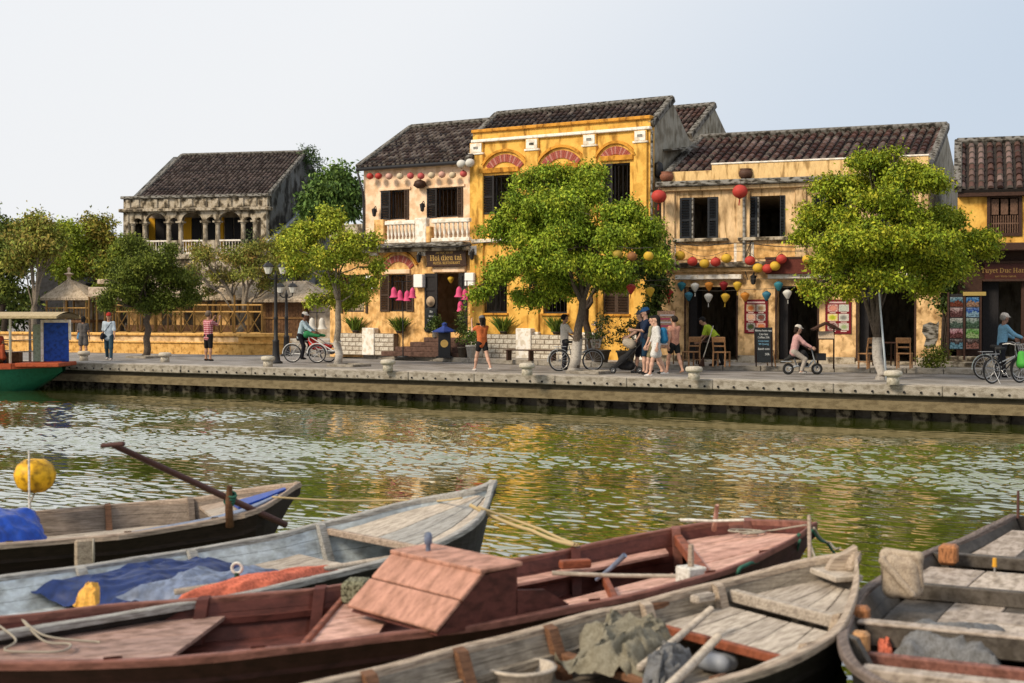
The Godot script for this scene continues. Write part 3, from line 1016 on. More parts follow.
func house_materials() -> void:
	mk("ochre", 0.83, 0.50, 0.115, 0.9, "pale", Vector3(0.22, 0.22, 0.22), "streak", Vector3(0.22, 0.05, 0.22), 0.2)
	mk("ochre_deep", 0.66, 0.31, 0.045, 0.9, "blotch", Vector3(0.3, 0.3, 0.3), "streak", Vector3(0.3, 0.12, 0.3), 0.2)
	mk("peach", 0.86, 0.64, 0.46, 0.9, "pale", Vector3(0.2, 0.2, 0.2), "", Vector3.ONE, 0.2)
	mk("orange", 0.82, 0.51, 0.21, 0.9, "pale", Vector3(0.3, 0.3, 0.3), "blotch", Vector3(0.6, 0.3, 0.6), 0.2)
	mk("cafe_upper", 0.77, 0.55, 0.32, 0.9, "streak", Vector3(0.5, 0.07, 0.5), "blotch", Vector3(0.25, 0.15, 0.25), 0.3)
	mk("cafe_lower", 0.83, 0.56, 0.29, 0.9, "blotch", Vector3(0.3, 0.3, 0.3), "streak", Vector3(0.25, 0.16, 0.25), 0.3)
	mk("cafe_parapet", 0.75, 0.52, 0.25, 0.9, "streak", Vector3(0.3, 0.06, 0.3), "", Vector3.ONE, 0.3)
	mk("ledge_grey", 0.30, 0.29, 0.27, 0.9, "grime", Vector3(0.5, 1.2, 0.5), "speck", Vector3(2, 2, 2), 0.4)
	mk("old_stone", 0.54, 0.47, 0.37, 0.92, "grime", Vector3(0.3, 0.22, 0.3), "speck", Vector3(0.8, 0.8, 0.8), 0.4)
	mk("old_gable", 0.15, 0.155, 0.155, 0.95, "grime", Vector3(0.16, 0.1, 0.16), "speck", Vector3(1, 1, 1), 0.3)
	mk("grey_gable", 0.33, 0.31, 0.265, 0.95, "streak", Vector3(0.35, 0.06, 0.35), "blotch", Vector3(0.3, 0.2, 0.3), 0.3)
	mk("white_paint", 0.82, 0.79, 0.74, 0.8, "pale", Vector3(0.5, 0.5, 0.5))
	mk("white_brick", 0.80, 0.74, 0.64, 0.85, "blotch", Vector3(1.3, 1.3, 1.3), "speck", Vector3(3, 3, 3), 0.3)
	mk("white_brick_dim", 0.70, 0.63, 0.53, 0.85, "blotch", Vector3(1.3, 1.3, 1.3), "speck", Vector3(3, 3, 3), 0.3)
	mk("mortar", 0.24, 0.19, 0.14, 0.95, "speck", Vector3(2, 2, 2))
	mk("red_brick", 0.40, 0.10, 0.075, 0.9, "worn", Vector3(2, 2, 2))
	mk("red_brick_pale", 0.52, 0.22, 0.18, 0.9, "worn", Vector3(2, 2, 2))
	mk("shutter", 0.022, 0.02, 0.022, 0.6, "grain", Vector3(3, 0.6, 3))
	mk("shutter_blue", 0.018, 0.022, 0.03, 0.6, "grain", Vector3(3, 0.6, 3))
	mk("shutter_brown", 0.075, 0.045, 0.03, 0.65, "grain", Vector3(3, 0.6, 3))
	mk("inside", 0.46, 0.38, 0.29, 0.9, "blotch", Vector3(0.4, 0.4, 0.4))
	mk("dark_wood", 0.06, 0.028, 0.018, 0.6, "grain", Vector3(0.5, 4, 4))
	mk("brown_wood", 0.20, 0.10, 0.045, 0.7, "grain", Vector3(4, 0.4, 4), "blotch", Vector3(0.7, 0.7, 0.7))
	mk("chair_wood", 0.36, 0.19, 0.085, 0.5, "grain", Vector3(3, 1, 3))
	mk("step_red", 0.15, 0.085, 0.065, 0.85, "blotch", Vector3(0.8, 0.8, 0.8), "speck", Vector3(2, 2, 2))
	mk("bamboo", 0.50, 0.30, 0.10, 0.6, "grain", Vector3(3, 0.5, 3))
	mk("bamboo_dark", 0.30, 0.16, 0.055, 0.65, "grain", Vector3(3, 0.5, 3))
	mk("thatch", 0.62, 0.51, 0.38, 0.95, "grain", Vector3(4, 1, 4), "blotch", Vector3(0.6, 0.6, 0.6), 0.8)
	mk("mustard", 0.62, 0.33, 0.02, 0.85)
	mk("lattice_wood", 0.16, 0.09, 0.06, 0.7, "grain", Vector3(3, 0.6, 3))
	mk("gold", 0.62, 0.40, 0.12, 0.5)
	mk("sign_board", 0.07, 0.04, 0.028, 0.6, "grain", Vector3(0.6, 3, 3))
	mk("lamp_white", 0.8, 0.79, 0.77, 0.6)
	mk("ridge_mortar", 0.2, 0.19, 0.175, 0.95, "grime", Vector3(0.7, 0.7, 0.7), "speck", Vector3(2, 2, 2))
	mk("roof_deck", 0.035, 0.028, 0.025, 0.95, "speck", Vector3(1, 1, 1))
	vcol("roof_tile", 0.85, 0.0, "speck", Vector3(2, 2, 2))

func tile_course_meshes(key: String, length: float, spacing: float, palette: Array, row := 0.3) -> Array:
	var out := []
	for k in 5:
		var mb := MB.new()
		var n := int(ceil(length / row))
		var g := RandomNumberGenerator.new()
		g.seed = key.hash() + k
		for i in n:
			var y0 := length * i / n
			var y1 := length * (i + 1.16) / n
			var q: Color = palette[g.randi() % palette.size()]
			mb.col = q * g.randf_range(0.75, 1.25)
			var r0 := spacing * 0.37
			var r1 := spacing * 0.30
			var dx := g.randf_range(-0.008, 0.008)
			var a := PackedVector3Array()
			var b := PackedVector3Array()
			for j in 6:
				var an := PI * j / 5.0
				a.append(Vector3(cos(an) * r0 + dx, y0, sin(an) * r0 * 0.95 + 0.045))
				b.append(Vector3(cos(an) * r1 + dx, y1, sin(an) * r1 * 0.95 + 0.005))
			mb.loft([a, b], false)
			if g.randf() < 0.45:
				mb.col = Color(0.2, 0.175, 0.155)      # mouths stopped with pale mortar
			for j in range(1, 5):
				mb.tri(a[0], a[j], a[j + 1])
		out.append(mb.mesh())
	return out

func roof(parent: Node3D, eave_l: Vector3, eave_r: Vector3, up: Vector3, spacing: float, palette: Array, ridge_h := 0.22, row := 0.3) -> void:
	var xd := (eave_r - eave_l).normalized()
	var ud := up.normalized()
	var nd := xd.cross(ud).normalized()
	var bs := Basis(xd, ud, nd)
	var w := (eave_r - eave_l).length()
	var root := Node3D.new()
	root.name = "roof"
	parent.add_child(root, true)
	root.transform = Transform3D(bs, eave_l)
	var deck := MB.new()
	deck.box(Vector3(w / 2, up.length() / 2, -0.05), Vector3(w, up.length(), 0.1))
	part("roof_deck", deck, mats.roof_deck, root)
	var meshes := tile_course_meshes(str(parent.name), up.length(), spacing, palette, row)
	var n := int(w / spacing)
	for i in n:
		put("tile_course", meshes[rng.randi() % 5], mats.roof_tile, root, Vector3((i + 0.5) * w / n, 0, 0))
	var rd := MB.new()
	rd.cbox(Vector3(w / 2, up.length(), ridge_h * 0.35), Vector3(w + 0.1, 0.24, ridge_h), 0.03)
	part("ridge", rd, mats.ridge_mortar, root)
	if true:
		for x in [0.0, w]:
			var vg := MB.new()
			vg.cbox(Vector3(x, up.length() / 2, 0.06), Vector3(0.24, up.length() + 0.1, 0.24), 0.03)
			part("verge", vg, mats.ridge_mortar, root)

func shutter(parent: Node3D, r: Rect2, z: float, mt: Material, turn := 0.0) -> void:
	var mb := MB.new()
	var w := r.size.x
	var h := r.size.y
	var f := minf(0.07, w * 0.2)
	for e in [[f / 2, h / 2, f, h], [w - f / 2, h / 2, f, h], [w / 2, f / 2, w - 2 * f, f], [w / 2, h - f / 2, w - 2 * f, f], [w / 2, h * 0.45, w - 2 * f, f]]:
		mb.box(Vector3(e[0], e[1], 0), Vector3(e[2], e[3], 0.04))
	var n := int(h / 0.09)
	for i in n:
		mb.box(Vector3(w / 2, (i + 0.5) * h / n, 0), Vector3(w - 2 * f, h / n * 0.8, 0.015), Basis(Vector3.RIGHT, 0.5))
	var o := part("shutter", mb, mt, parent)
	o.position = Vector3(r.position.x, r.position.y, z)
	o.rotation.y = turn

func bars(parent: Node3D, r: Rect2, z: float, n: int, mt: Material) -> void:
	var fm := MB.new()
	var f := 0.06
	fm.wall(r.position.x + 0.003, r.end.x - 0.003, r.position.y + 0.003, r.end.y - 0.003, [Rect2(r.position + Vector2(f, f), r.size - Vector2(2 * f, 2 * f))], z, z - 0.06)
	var w := part("window", fm, mt, parent)
	for i in n:
		var b := MB.new()
		var x := r.position.x + r.size.x * (i + 1) / (n + 1)
		b.tube([Vector3(x, r.position.y + f * 0.5, z - 0.03), Vector3(x, r.end.y - f * 0.5, z - 0.03)], 0.012, 0.012, 5)
		part("bar", b, mt, w)

func slab(parent: Node3D, called: String, a: Vector3, b: Vector3, mt: Material, ch := 0.0) -> MeshInstance3D:
	var mb := MB.new()
	if ch > 0.0:
		mb.cbox((a + b) * 0.5, (b - a).abs(), ch)
	else:
		mb.span(a, b)
	return part(called, mb, mt, parent)

func shell(parent: Node3D, x0: float, x1: float, y1: float, depth: float, floor_y: float, mt: Material) -> void:     # side and back walls, floors and ceiling behind a front wall 0.3 thick
	slab(parent, "back_wall", Vector3(x0, -0.1, -depth), Vector3(x1, y1, -depth - 0.25), mt)
	slab(parent, "upper_floor", Vector3(x0 + 0.26, floor_y - 0.2, -0.31), Vector3(x1 - 0.26, floor_y, -depth + 0.01), mats.inside)
	slab(parent, "ceiling", Vector3(x0 + 0.26, y1 - 0.25, -0.31), Vector3(x1 - 0.26, y1 - 0.1, -depth + 0.01), mats.inside)
	slab(parent, "floor", Vector3(x0 + 0.26, -0.1, -0.31), Vector3(x1 - 0.26, 0.02, -depth + 0.01), mats.inside)

func arch_band(parent: Node3D, cx: float, y_spring: float, half: float, rise: float, thick: float, z: float) -> void:      # segmental arch of red bricks with a plaster hood
	var R := (half * half + rise * rise) / (2.0 * rise)
	var cy := y_spring + rise - R
	var am := asin(clampf(half / R, -1, 1))
	var n := 19
	for i in n:
		var a0 := lerpf(-am, am, (i + 0.06) / n)
		var a1 := lerpf(-am, am, (i + 0.94) / n)
		var mb := MB.new()
		mb.prism(PackedVector2Array([Vector2(cx + sin(a0) * (R - thick), cy + cos(a0) * (R - thick)), Vector2(cx + sin(a1) * (R - thick), cy + cos(a1) * (R - thick)), Vector2(cx + sin(a1) * R, cy + cos(a1) * R), Vector2(cx + sin(a0) * R, cy + cos(a0) * R)]), z, z + 0.045)
		part("brick", mb, mats.red_brick if (i * 7) % 5 < 3 else mats.red_brick_pale, parent)
	var hood := PackedVector2Array()
	for k in [1, -1]:
		for i in n + 1:
			var a: float = lerpf(-am * 1.05, am * 1.05, float(i) / n) * k
			var r := R + (0.19 if k == 1 else 0.1)
			hood.append(Vector2(cx + sin(a) * r, cy + cos(a) * r))
	var hm := MB.new()
	hm.prism(hood, z, z + 0.09)
	part("hood_mould", hm, mats.ochre_deep, parent)

func gable(parent: Node3D, pts: Array, x: float, dx: float, mt: Material) -> void:       # pts: Vector3 with z and y
	var poly := PackedVector2Array()
	for p in pts:
		poly.append(Vector2(p.z, p.y))
	var mb := MB.new()
	mb.prism(poly, 0, dx, Basis(Vector3(0, 0, 1), Vector3.UP, Vector3(1, 0, 0)), Vector3(x, 0, 0))
	part("gable_wall", mb, mt, parent)

func wall_lamp(parent: Node3D, p: Vector3) -> void:
	var mb := MB.new()
	mb.lathe([Vector2(0.0, 0.16), Vector2(0.03, 0.14), Vector2(0.11, 0.09), Vector2(0.07, -0.16), Vector2(0.0, -0.2)], 6, p + Vector3(0, 0, 0.17))
	mb.tube([p, p + Vector3(0, 0.22, 0.08), p + Vector3(0, 0.16, 0.17)], 0.018)
	part("wall_lantern", mb, mats.iron, parent)

func brick_plinth(parent: Node3D, x0: float, x1: float, y0: float, y1: float, z: float, skip: Array) -> void:
	slab(parent, "plinth_core", Vector3(x0, y0, z - 0.3), Vector3(x1, y1, z - 0.03), mats.mortar)
	var rows := 5
	var bh := (y1 - y0) / rows
	var mb := MB.new()
	mb.cbox(Vector3.ZERO, Vector3(1.0, bh - 0.03, 0.1), 0.012)
	var m := mb.mesh()
	var runs := [[x0, x1]]
	for s in skip:
		runs = [[x0, s[0]], [s[1], x1]]
	for q in runs:
		var n := maxi(1, roundi((q[1] - q[0]) / 0.37))
		var bw: float = (q[1] - q[0]) / n
		for r in rows:
			var cuts := [q[0]]
			for k in range(1, n + 1):
				var c: float = q[0] + (k - (0.5 if r % 2 else 0.0)) * bw
				if c < q[1] - 0.02: cuts.append(c)
			cuts.append(q[1])
			for k in cuts.size() - 1:
				var o := put("brick", m, mats.white_brick if rng.randf() < 0.65 else mats.white_brick_dim, parent, Vector3((cuts[k] + cuts[k + 1]) / 2, y0 + (r + 0.5) * bh, z - 0.07 + rng.randf_range(-0.006, 0.006)))
				o.scale.x = cuts[k + 1] - cuts[k] - 0.03

const BROWN_TILES := [Color(0.046, 0.031, 0.027), Color(0.031, 0.024, 0.023), Color(0.068, 0.048, 0.041), Color(0.087, 0.063, 0.053), Color(0.056, 0.036, 0.030), Color(0.149, 0.120, 0.105)]
const RED_TILES := [Color(0.074, 0.035, 0.027), Color(0.050, 0.027, 0.023), Color(0.105, 0.054, 0.042), Color(0.124, 0.078, 0.066), Color(0.174, 0.120, 0.105), Color(0.062, 0.030, 0.024)]
const OLD_TILES := [Color(0.062, 0.045, 0.039), Color(0.040, 0.031, 0.030), Color(0.081, 0.060, 0.053), Color(0.105, 0.078, 0.069), Color(0.056, 0.039, 0.033), Color(0.124, 0.090, 0.078)]

func make_yellow_house() -> void:
	fr = frame(363, 354.7, 650, 360.8)
	var t := thing("yellow_house", "tall ochre yellow house with red brick arches over shuttered windows", "house", fr.origin)
	t.transform = fr
	var x0 := fx(473)
	var x1 := fx(650)
	var top := fy(565, 122.5)
	var mould := top - 0.42
	var win := [rc(482, 176, 516, 213), rc(548, 172, 575, 209), rc(603, 164, 630, 204)]
	var low := [rc(482, 272, 507, 313), rc(543, 272, 567, 313.5), rc(603, 271, 629, 314)]
	var mb := MB.new()
	mb.wall(x0, x1, -0.1, top, win + low, 0.0, -0.3)
	part("front_wall", mb, mats.ochre, t)
	shell(t, x0, x1, top - 0.3, 8.0, fy(565, 243), mats.grey_gable)
	var rl := sp(672, 104, x1)
	rl.y = fp(590, 108.5, rl.z).y
	var bl := sp(690, 141, x1)
	gable(t, [Vector3(0, -0.1, -0.301), Vector3(0, top - 0.25, -0.301), Vector3(0, rl.y, rl.z), Vector3(0, bl.y, bl.z), Vector3(0, bl.y - 0.3, -8.0), Vector3(0, -0.1, -8.0)], x1 - 0.001, -0.25, mats.grey_gable)
	gable(t, [Vector3(0, -0.1, -0.301), Vector3(0, top - 0.25, -0.301), Vector3(0, rl.y, rl.z), Vector3(0, bl.y, bl.z), Vector3(0, bl.y - 0.3, -8.0), Vector3(0, -0.1, -8.0)], x0 + 0.001, 0.25, mats.grey_gable)
	var ev := Vector3(x0, top - 0.32, -0.12)
	roof(t, ev, Vector3(x1, ev.y, ev.z), Vector3(0, rl.y - ev.y, rl.z - ev.z), 0.235, BROWN_TILES)
	var bk := MB.new()
	bk.quad(Vector3(x0, rl.y, rl.z), Vector3(x1, rl.y, rl.z), Vector3(x1, bl.y, bl.z), Vector3(x0, bl.y, bl.z))
	part("back_slope", bk, mats.roof_deck, t)
	# parapet mouldings, pilasters with white panels
	slab(t, "parapet_band", Vector3(x0 - 0.02, top - 0.12, -0.18), Vector3(x1 + 0.03, top + 0.0, 0.1), mats.ochre_deep, 0.02)
	slab(t, "cornice", Vector3(x0 - 0.02, mould - 0.06, -0.1), Vector3(x1 + 0.03, mould + 0.05, 0.12), mats.white_paint, 0.02)
	var pil := [[471, 484], [526.5, 539.5], [583.5, 597], [634.5, 647.5]]
	for p in pil:
		var a := fx(p[0])
		var b := fx(p[1])
		slab(t, "pilaster", Vector3(a, 0.9, -0.05), Vector3(b, mould - 0.061, 0.09), mats.ochre, 0.015)
		slab(t, "capital", Vector3(a - 0.03, mould - 0.5, -0.05), Vector3(b + 0.03, mould - 0.43, 0.13), mats.white_paint, 0.01)
		slab(t, "capital_panel", Vector3(a + 0.04, mould - 0.42, 0.0), Vector3(b - 0.04, mould - 0.09, 0.115), mats.white_paint, 0.01)
		slab(t, "capital_emblem", Vector3((a + b) / 2 - 0.1, mould - 0.3, 0.0), Vector3((a + b) / 2 + 0.1, mould - 0.21, 0.122), mats.ledge_grey)
		slab(t, "pilaster_base", Vector3(a - 0.05, 0.02, -0.05), Vector3(b + 0.05, 0.95, 0.17), mats.white_paint, 0.02)
	for i in 3:
		var c := (fx(pil[i][1]) + fx(pil[i + 1][0])) / 2
		var wd := (fx(pil[i + 1][0]) - fx(pil[i][1]))
		arch_band(t, c, mould - 0.95, wd * 0.44, 0.40, 0.27, 0.0)
		var w: Rect2 = win[i]
		slab(t, "lintel", Vector3(w.position.x - 0.1, w.end.y + 0.08, -0.05), Vector3(w.end.x + 0.15, w.end.y + 0.26, 0.1), mats.ochre_deep, 0.015)
		shutter(t, Rect2(w.position.x, w.position.y, w.size.x * 0.36, w.size.y), 0.0, mats.shutter)
		bars(t, Rect2(w.position.x + w.size.x * 0.36, w.position.y, w.size.x * 0.64, w.size.y), -0.1, 3, mats.shutter)
	for i in 3:
		var w: Rect2 = low[i]
		if i < 2:
			bars(t, w, -0.08, 5, mats.shutter)
		else:
			shutter(t, Rect2(w.position.x, w.position.y, w.size.x / 2, w.size.y), -0.06, mats.shutter_brown)
			shutter(t, Rect2(w.position.x + w.size.x / 2, w.position.y, w.size.x / 2, w.size.y), -0.06, mats.shutter_brown)
		slab(t, "sill", Vector3(w.position.x - 0.06, w.position.y - 0.08, -0.05), Vector3(w.end.x + 0.06, w.position.y, 0.08), mats.ochre_deep, 0.01)
	var fb := fy(485, 241)
	slab(t, "string_course", Vector3(x0, fb - 0.07, -0.05), Vector3(x1 + 0.02, fb + 0.07, 0.14), mats.white_paint, 0.02)
	# white brick plinth in front, with planters
	brick_plinth(t, fx(488), fx(600), 0.0, 0.86, 0.34, [[fx(521), fx(536)]])
	slab(t, "plinth_block", Vector3(fx(521), 0.0, 0.02), Vector3(fx(536), 1.08, 0.37), mats.white_paint, 0.02)
	slab(t, "downpipe", Vector3(x1 + 0.03, 0.0, -0.02), Vector3(x1 + 0.12, top - 0.5, 0.07), mats.ledge_grey, 0.03)
	var sl := MB.new()
	sl.bar(sp(664, 150, x1 + 0.05), sp(683, 148, x1 + 0.05) + Vector3(0.3, 0, 0), 0.7, 0.06)
	part("canopy_slab", sl, mats.ledge_grey, t)
	var h1 := sp(656, 170, x1)
	var bell := MB.new()
	bell.lathe([Vector2(0, 0.3), Vector2(0.14, 0.22), Vector2(0.17, 0), Vector2(0.14, -0.22), Vector2(0, -0.3)], 8, Vector3(x1 + 0.1, h1.y, h1.z))
	part("wall_horn", bell, mats.iron, t, true)

	# narrow house behind it
	var rt := thing("rear_house", "weathered grey gable with tiled roof rising behind the ochre house", "house", fr.origin)
	rt.transform = fr
	var rz := -8.6
	var rp := fp(714, 107, rz)
	var re := sp(690, 137, rp.x)
	var rb := sp(728, 137, rp.x)
	gable(rt, [Vector3(0, -0.1, re.z), Vector3(0, re.y, re.z), Vector3(0, rp.y, rp.z), Vector3(0, rb.y, rb.z), Vector3(0, -0.1, rb.z)], rp.x, -0.25, mats.grey_gable)
	gable(rt, [Vector3(0, -0.1, re.z), Vector3(0, re.y, re.z), Vector3(0, rp.y, rp.z), Vector3(0, rb.y, rb.z), Vector3(0, -0.1, rb.z)], rp.x - 5.0, 0.25, mats.grey_gable)
	roof(rt, Vector3(rp.x - 5.0, re.y, re.z), Vector3(rp.x, re.y, re.z), Vector3(0, rp.y - re.y, rp.z - re.z), 0.235, RED_TILES)
	var fw := MB.new()
	fw.box(Vector3(rp.x - 2.5, re.y / 2, re.z - 0.1), Vector3(4.4, re.y - 0.1, 0.2))
	part("front_wall", fw, mats.grey_gable, rt)
	var bs := MB.new()
	bs.quad(Vector3(rp.x - 5, rp.y, rp.z), Vector3(rp.x, rp.y, rp.z), Vector3(rp.x, rb.y, rb.z), Vector3(rp.x - 5, rb.y, rb.z))
	part("back_slope", bs, mats.roof_deck, rt)

func make_pink_house() -> void:
	fr = frame(363, 354.7, 650, 360.8)
	var t := thing("peach_house", "peach house with white balcony balustrades, lantern string and open restaurant door", "house", fr.origin)
	t.transform = fr
	var x0 := fx(364)
	var x1 := fx(473) - 0.004
	var fl := fy(417, 244)
	var ev := fy(362, 169.5)
	var uw := [rc(381, 191, 409, 219), rc(427, 188.5, 463, 216.5)]
	var dr := rc(425, 273.5, 467.5, 332)
	var lw := rc(380.5, 275, 414, 311.5)
	var mb := MB.new()
	mb.wall(x0, x1, fl, ev, uw, 0.0, -0.3)
	part("upper_wall", mb, mats.peach, t)
	mb = MB.new()
	mb.wall(x0, x1, -0.1, fl, [dr, lw], 0.0, -0.3)
	part("lower_wall", mb, mats.orange, t)
	var rg := sp(412, 127.5, x0)
	rg.y = fp(440, 127.0, rg.z).y
	shell(t, x0, x1, ev - 0.2, -rg.z * 2.0, fl, mats.grey_gable)
	var gp2 := [Vector3(0, -0.1, -0.301), Vector3(0, ev, -0.301), Vector3(0, rg.y - 0.1, rg.z), Vector3(0, ev, rg.z * 2.0 + 0.2), Vector3(0, -0.1, rg.z * 2.0 + 0.2)]
	gable(t, gp2, x0 + 0.001, 0.25, mats.peach)
	gable(t, gp2, x1 - 0.26, 0.25, mats.peach)
	var e0 := Vector3(x0 - 0.02, ev + 0.02, 0.25)
	roof(t, e0, Vector3(x1 + 0.0, e0.y, e0.z), Vector3(0, rg.y - e0.y, rg.z - e0.z), 0.215, BROWN_TILES)
	var bk := MB.new()
	bk.quad(Vector3(x0 - 0.18, rg.y, rg.z), Vector3(x1, rg.y, rg.z), Vector3(x1, ev, rg.z * 2.0), Vector3(x0 - 0.18, ev, rg.z * 2.0))
	part("back_slope", bk, mats.roof_deck, t)
	var gut := MB.new()
	gut.tube([Vector3(x0 - 0.08, ev - 0.03, 0.32), Vector3(x1, ev - 0.03, 0.32)], 0.07, 0.07, 8)
	gut.tube([Vector3(x0 - 0.08, ev - 0.03, 0.32), Vector3(x0 - 0.0, ev - 0.9, 0.05), Vector3(x0 + 0.03, ev - 1.2, 0.05), Vector3(x0 + 0.03, fl, 0.05)], 0.045, 0.045, 6)
	part("gutter", gut, mats.iron, t, true)
	# upper windows
	for i in 2:
		var w: Rect2 = uw[i]
		var a := 0.34 if i == 0 else 0.28
		shutter(t, Rect2(w.position.x, w.position.y, w.size.x * a, w.size.y), 0.0, mats.shutter)
		shutter(t, Rect2(w.end.x - w.size.x * 0.14, w.position.y, w.size.x * 0.14, w.size.y), 0.03, mats.shutter_brown)
		bars(t, Rect2(w.position.x + w.size.x * a, w.position.y, w.size.x * (0.86 - a), w.size.y), -0.12, 4, mats.shutter)
		slab(t, "lintel", Vector3(w.position.x - 0.08, w.end.y, -0.05), Vector3(w.end.x + 0.1, w.end.y + 0.09, 0.06), mats.peach, 0.01)
	# balcony
	var bz := 0.55
	slab(t, "balcony_slab", Vector3(x0 - 0.3, fl - 0.16, 0.001), Vector3(x1 - 0.02, fl, bz + 0.12), mats.ledge_grey, 0.03)
	slab(t, "balcony_moulding", Vector3(x0 - 0.2, fl - 0.3, 0.001), Vector3(x1 - 0.02, fl - 0.165, bz * 0.7), mats.old_stone, 0.02)
	var bal := MB.new()
	bal.lathe([Vector2(0.045, 0.0), Vector2(0.045, 0.06), Vector2(0.028, 0.1), Vector2(0.06, 0.27), Vector2(0.03, 0.45), Vector2(0.045, 0.5), Vector2(0.045, 0.55)], 8)
	var bm := bal.mesh(true)
	for s in [[386, 416.5, 239, 219.5], [432.5, 470.5, 237, 216]]:
		var a := fx(s[0], bz)
		var b := fx(s[1], bz)
		var y0 := fl + 0.02
		slab(t, "balustrade_base", Vector3(a, y0, bz - 0.09), Vector3(b, y0 + 0.14, bz + 0.09), mats.white_paint, 0.015)
		slab(t, "handrail", Vector3(a, y0 + 0.69, bz - 0.09), Vector3(b, y0 + 0.84, bz + 0.09), mats.white_paint, 0.02)
		var n := 8
		for i in n:
			put("baluster", bm, mats.white_paint, t, Vector3(lerpf(a, b, (i + 0.7) / (n + 0.4)), y0 + 0.14, bz))
	for s in [[376, 385.5], [417, 428], [428, 432]]:
		slab(t, "balcony_pier", Vector3(fx(s[0], bz), fl + 0.0, bz - 0.13), Vector3(fx(s[1], bz), fl + (0.93 if s[0] != 428 else 0.6), bz + 0.13), mats.white_paint if s[0] == 417 else mats.orange, 0.02)
	# terrace extension on the side
	var tx := fx(330)
	var ty := fy(355, 224)
	mb = MB.new()
	var ew := rc(343, 275, 366, 312)
	mb.wall(tx, x0 - 0.004, -0.1, fl, [ew], 0.0, -0.3)
	part("wing_wall", mb, mats.orange, t)
	slab(t, "wing_body", Vector3(tx, -0.1, -0.35), Vector3(x0 - 0.01, fl - 0.05, -5.0), mats.inside)
	slab(t, "terrace_parapet", Vector3(tx, fl, -0.2), Vector3(x0 - 0.01, ty, 0.05), mats.old_stone, 0.03)
	bars(t, ew, -0.08, 5, mats.shutter)
	for e in [ew.position.x - 0.05, ew.end.x + 0.05]:
		slab(t, "window_jamb", Vector3(e - 0.05, ew.position.y - 0.05, 0.0), Vector3(e + 0.05, ew.end.y + 0.05, 0.05), mats.shutter_brown, 0.01)
	slab(t, "string_course", Vector3(tx, fl - 0.32, 0.001), Vector3(x0 - 0.21, fl - 0.18, 0.16), mats.old_stone, 0.02)
	# ground floor window and door
	bars(t, Rect2(lw.position.x + lw.size.x * 0.28, lw.position.y, lw.size.x * 0.5, lw.size.y), -0.1, 4, mats.shutter)
	shutter(t, Rect2(lw.position.x, lw.position.y, lw.size.x * 0.28, lw.size.y), 0.02, mats.shutter_brown)
	shutter(t, Rect2(lw.end.x - lw.size.x * 0.22, lw.position.y, lw.size.x * 0.22, lw.size.y), 0.02, mats.shutter_brown)
	arch_band(t, lw.position.x + lw.size.x * 0.55, lw.end.y + 0.34, lw.size.x * 0.46, 0.4, 0.24, 0.0)
	slab(t, "lintel", Vector3(lw.position.x + 0.25, lw.end.y + 0.03, 0), Vector3(lw.end.x - 0.15, lw.end.y + 0.2, 0.09), mats.peach, 0.015)
	for s in [[425, 438, 0.0], [460.5, 467.5, 0.04]]:
		var a := fx(s[0])
		var b := fx(s[1])
		var leaf := MB.new()
		var w := b - a
		for e in [[0.05, 0.1], [w - 0.05, 0.1]]:
			leaf.box(Vector3(a + e[0], dr.position.y + dr.size.y / 2, 0.02), Vector3(0.09, dr.size.y, 0.05))
		for k in 5:
			leaf.box(Vector3((a + b) / 2, dr.position.y + dr.size.y * (k + 0.05) / 4.2, 0.02), Vector3(w - 0.19, 0.1, 0.05))
		leaf.box(Vector3((a + b) / 2, dr.position.y + dr.size.y / 2, 0.005), Vector3(w - 0.19, dr.size.y, 0.015))
		part("door_leaf", leaf, mats.shutter, t)
	slab(t, "door_lintel", Vector3(fx(434), dr.end.y + 0.03, 0), Vector3(fx(466), dr.end.y + 0.24, 0.1), mats.peach, 0.015)
	# white box lamps and iron lanterns
	for s in [[367.5, 276, 376.5, 289], [417, 274.5, 426, 287.5], [468, 273, 477, 286]]:
		var r := rc(s[0], s[1], s[2], s[3])
		slab(t, "box_lamp", Vector3(r.position.x, r.position.y, 0.1 if s[0] > 467 else 0.001), Vector3(r.end.x, r.end.y, 0.24), mats.lamp_white, 0.02)
	for s in [[419, 247, 427, 256], [470, 246, 478, 255], [369, 250, 379, 256]]:
		var r := rc(s[0], s[1], s[2], s[3])
		slab(t, "wall_panel", Vector3(r.position.x, r.position.y, 0.0), Vector3(r.end.x, r.end.y, 0.12), mats.white_paint, 0.01)
	for s in [[377, 212], [425, 207], [421.5, 258], [474.5, 255], [374, 268]]:
		wall_lamp(t, fp(s[0], s[1], 0.1))
	var dl := MB.new()
	dl.lathe([Vector2(0, 0.18), Vector2(0.2, 0.1), Vector2(0.26, -0.06), Vector2(0.12, -0.16), Vector2(0, -0.18)], 8, fp(420, 184, 0.2))
	part("carved_boss", dl, mats.dark_wood, t, true)
	# sign above the door
	var sg := rc(430, 248.5, 469.5, 266)
	var sb := thing("restaurant_sign", "dark carved sign board with gold lettering above the restaurant door", "sign", fr * Vector3(sg.get_center().x, sg.get_center().y, 0.22))
	sb.transform.basis = fr.basis * Basis(Vector3.RIGHT, 0.12)
	slab(sb, "board", Vector3(-sg.size.x / 2, -sg.size.y / 2, -0.03), Vector3(sg.size.x / 2, sg.size.y / 2, 0.03), mats.sign_board, 0.015)
	for e in [[sg.size.y / 2 - 0.02], [-sg.size.y / 2 + 0.02]]:
		slab(sb, "frame", Vector3(-sg.size.x / 2 - 0.03, e[0] - 0.03, -0.02), Vector3(sg.size.x / 2 + 0.03, e[0] + 0.03, 0.05), mats.dark_wood, 0.01)
	lett("AM THUC  HOI AN", 0.09, mats.gold, sb, Vector3(-0.05, 0.16, 0.034))
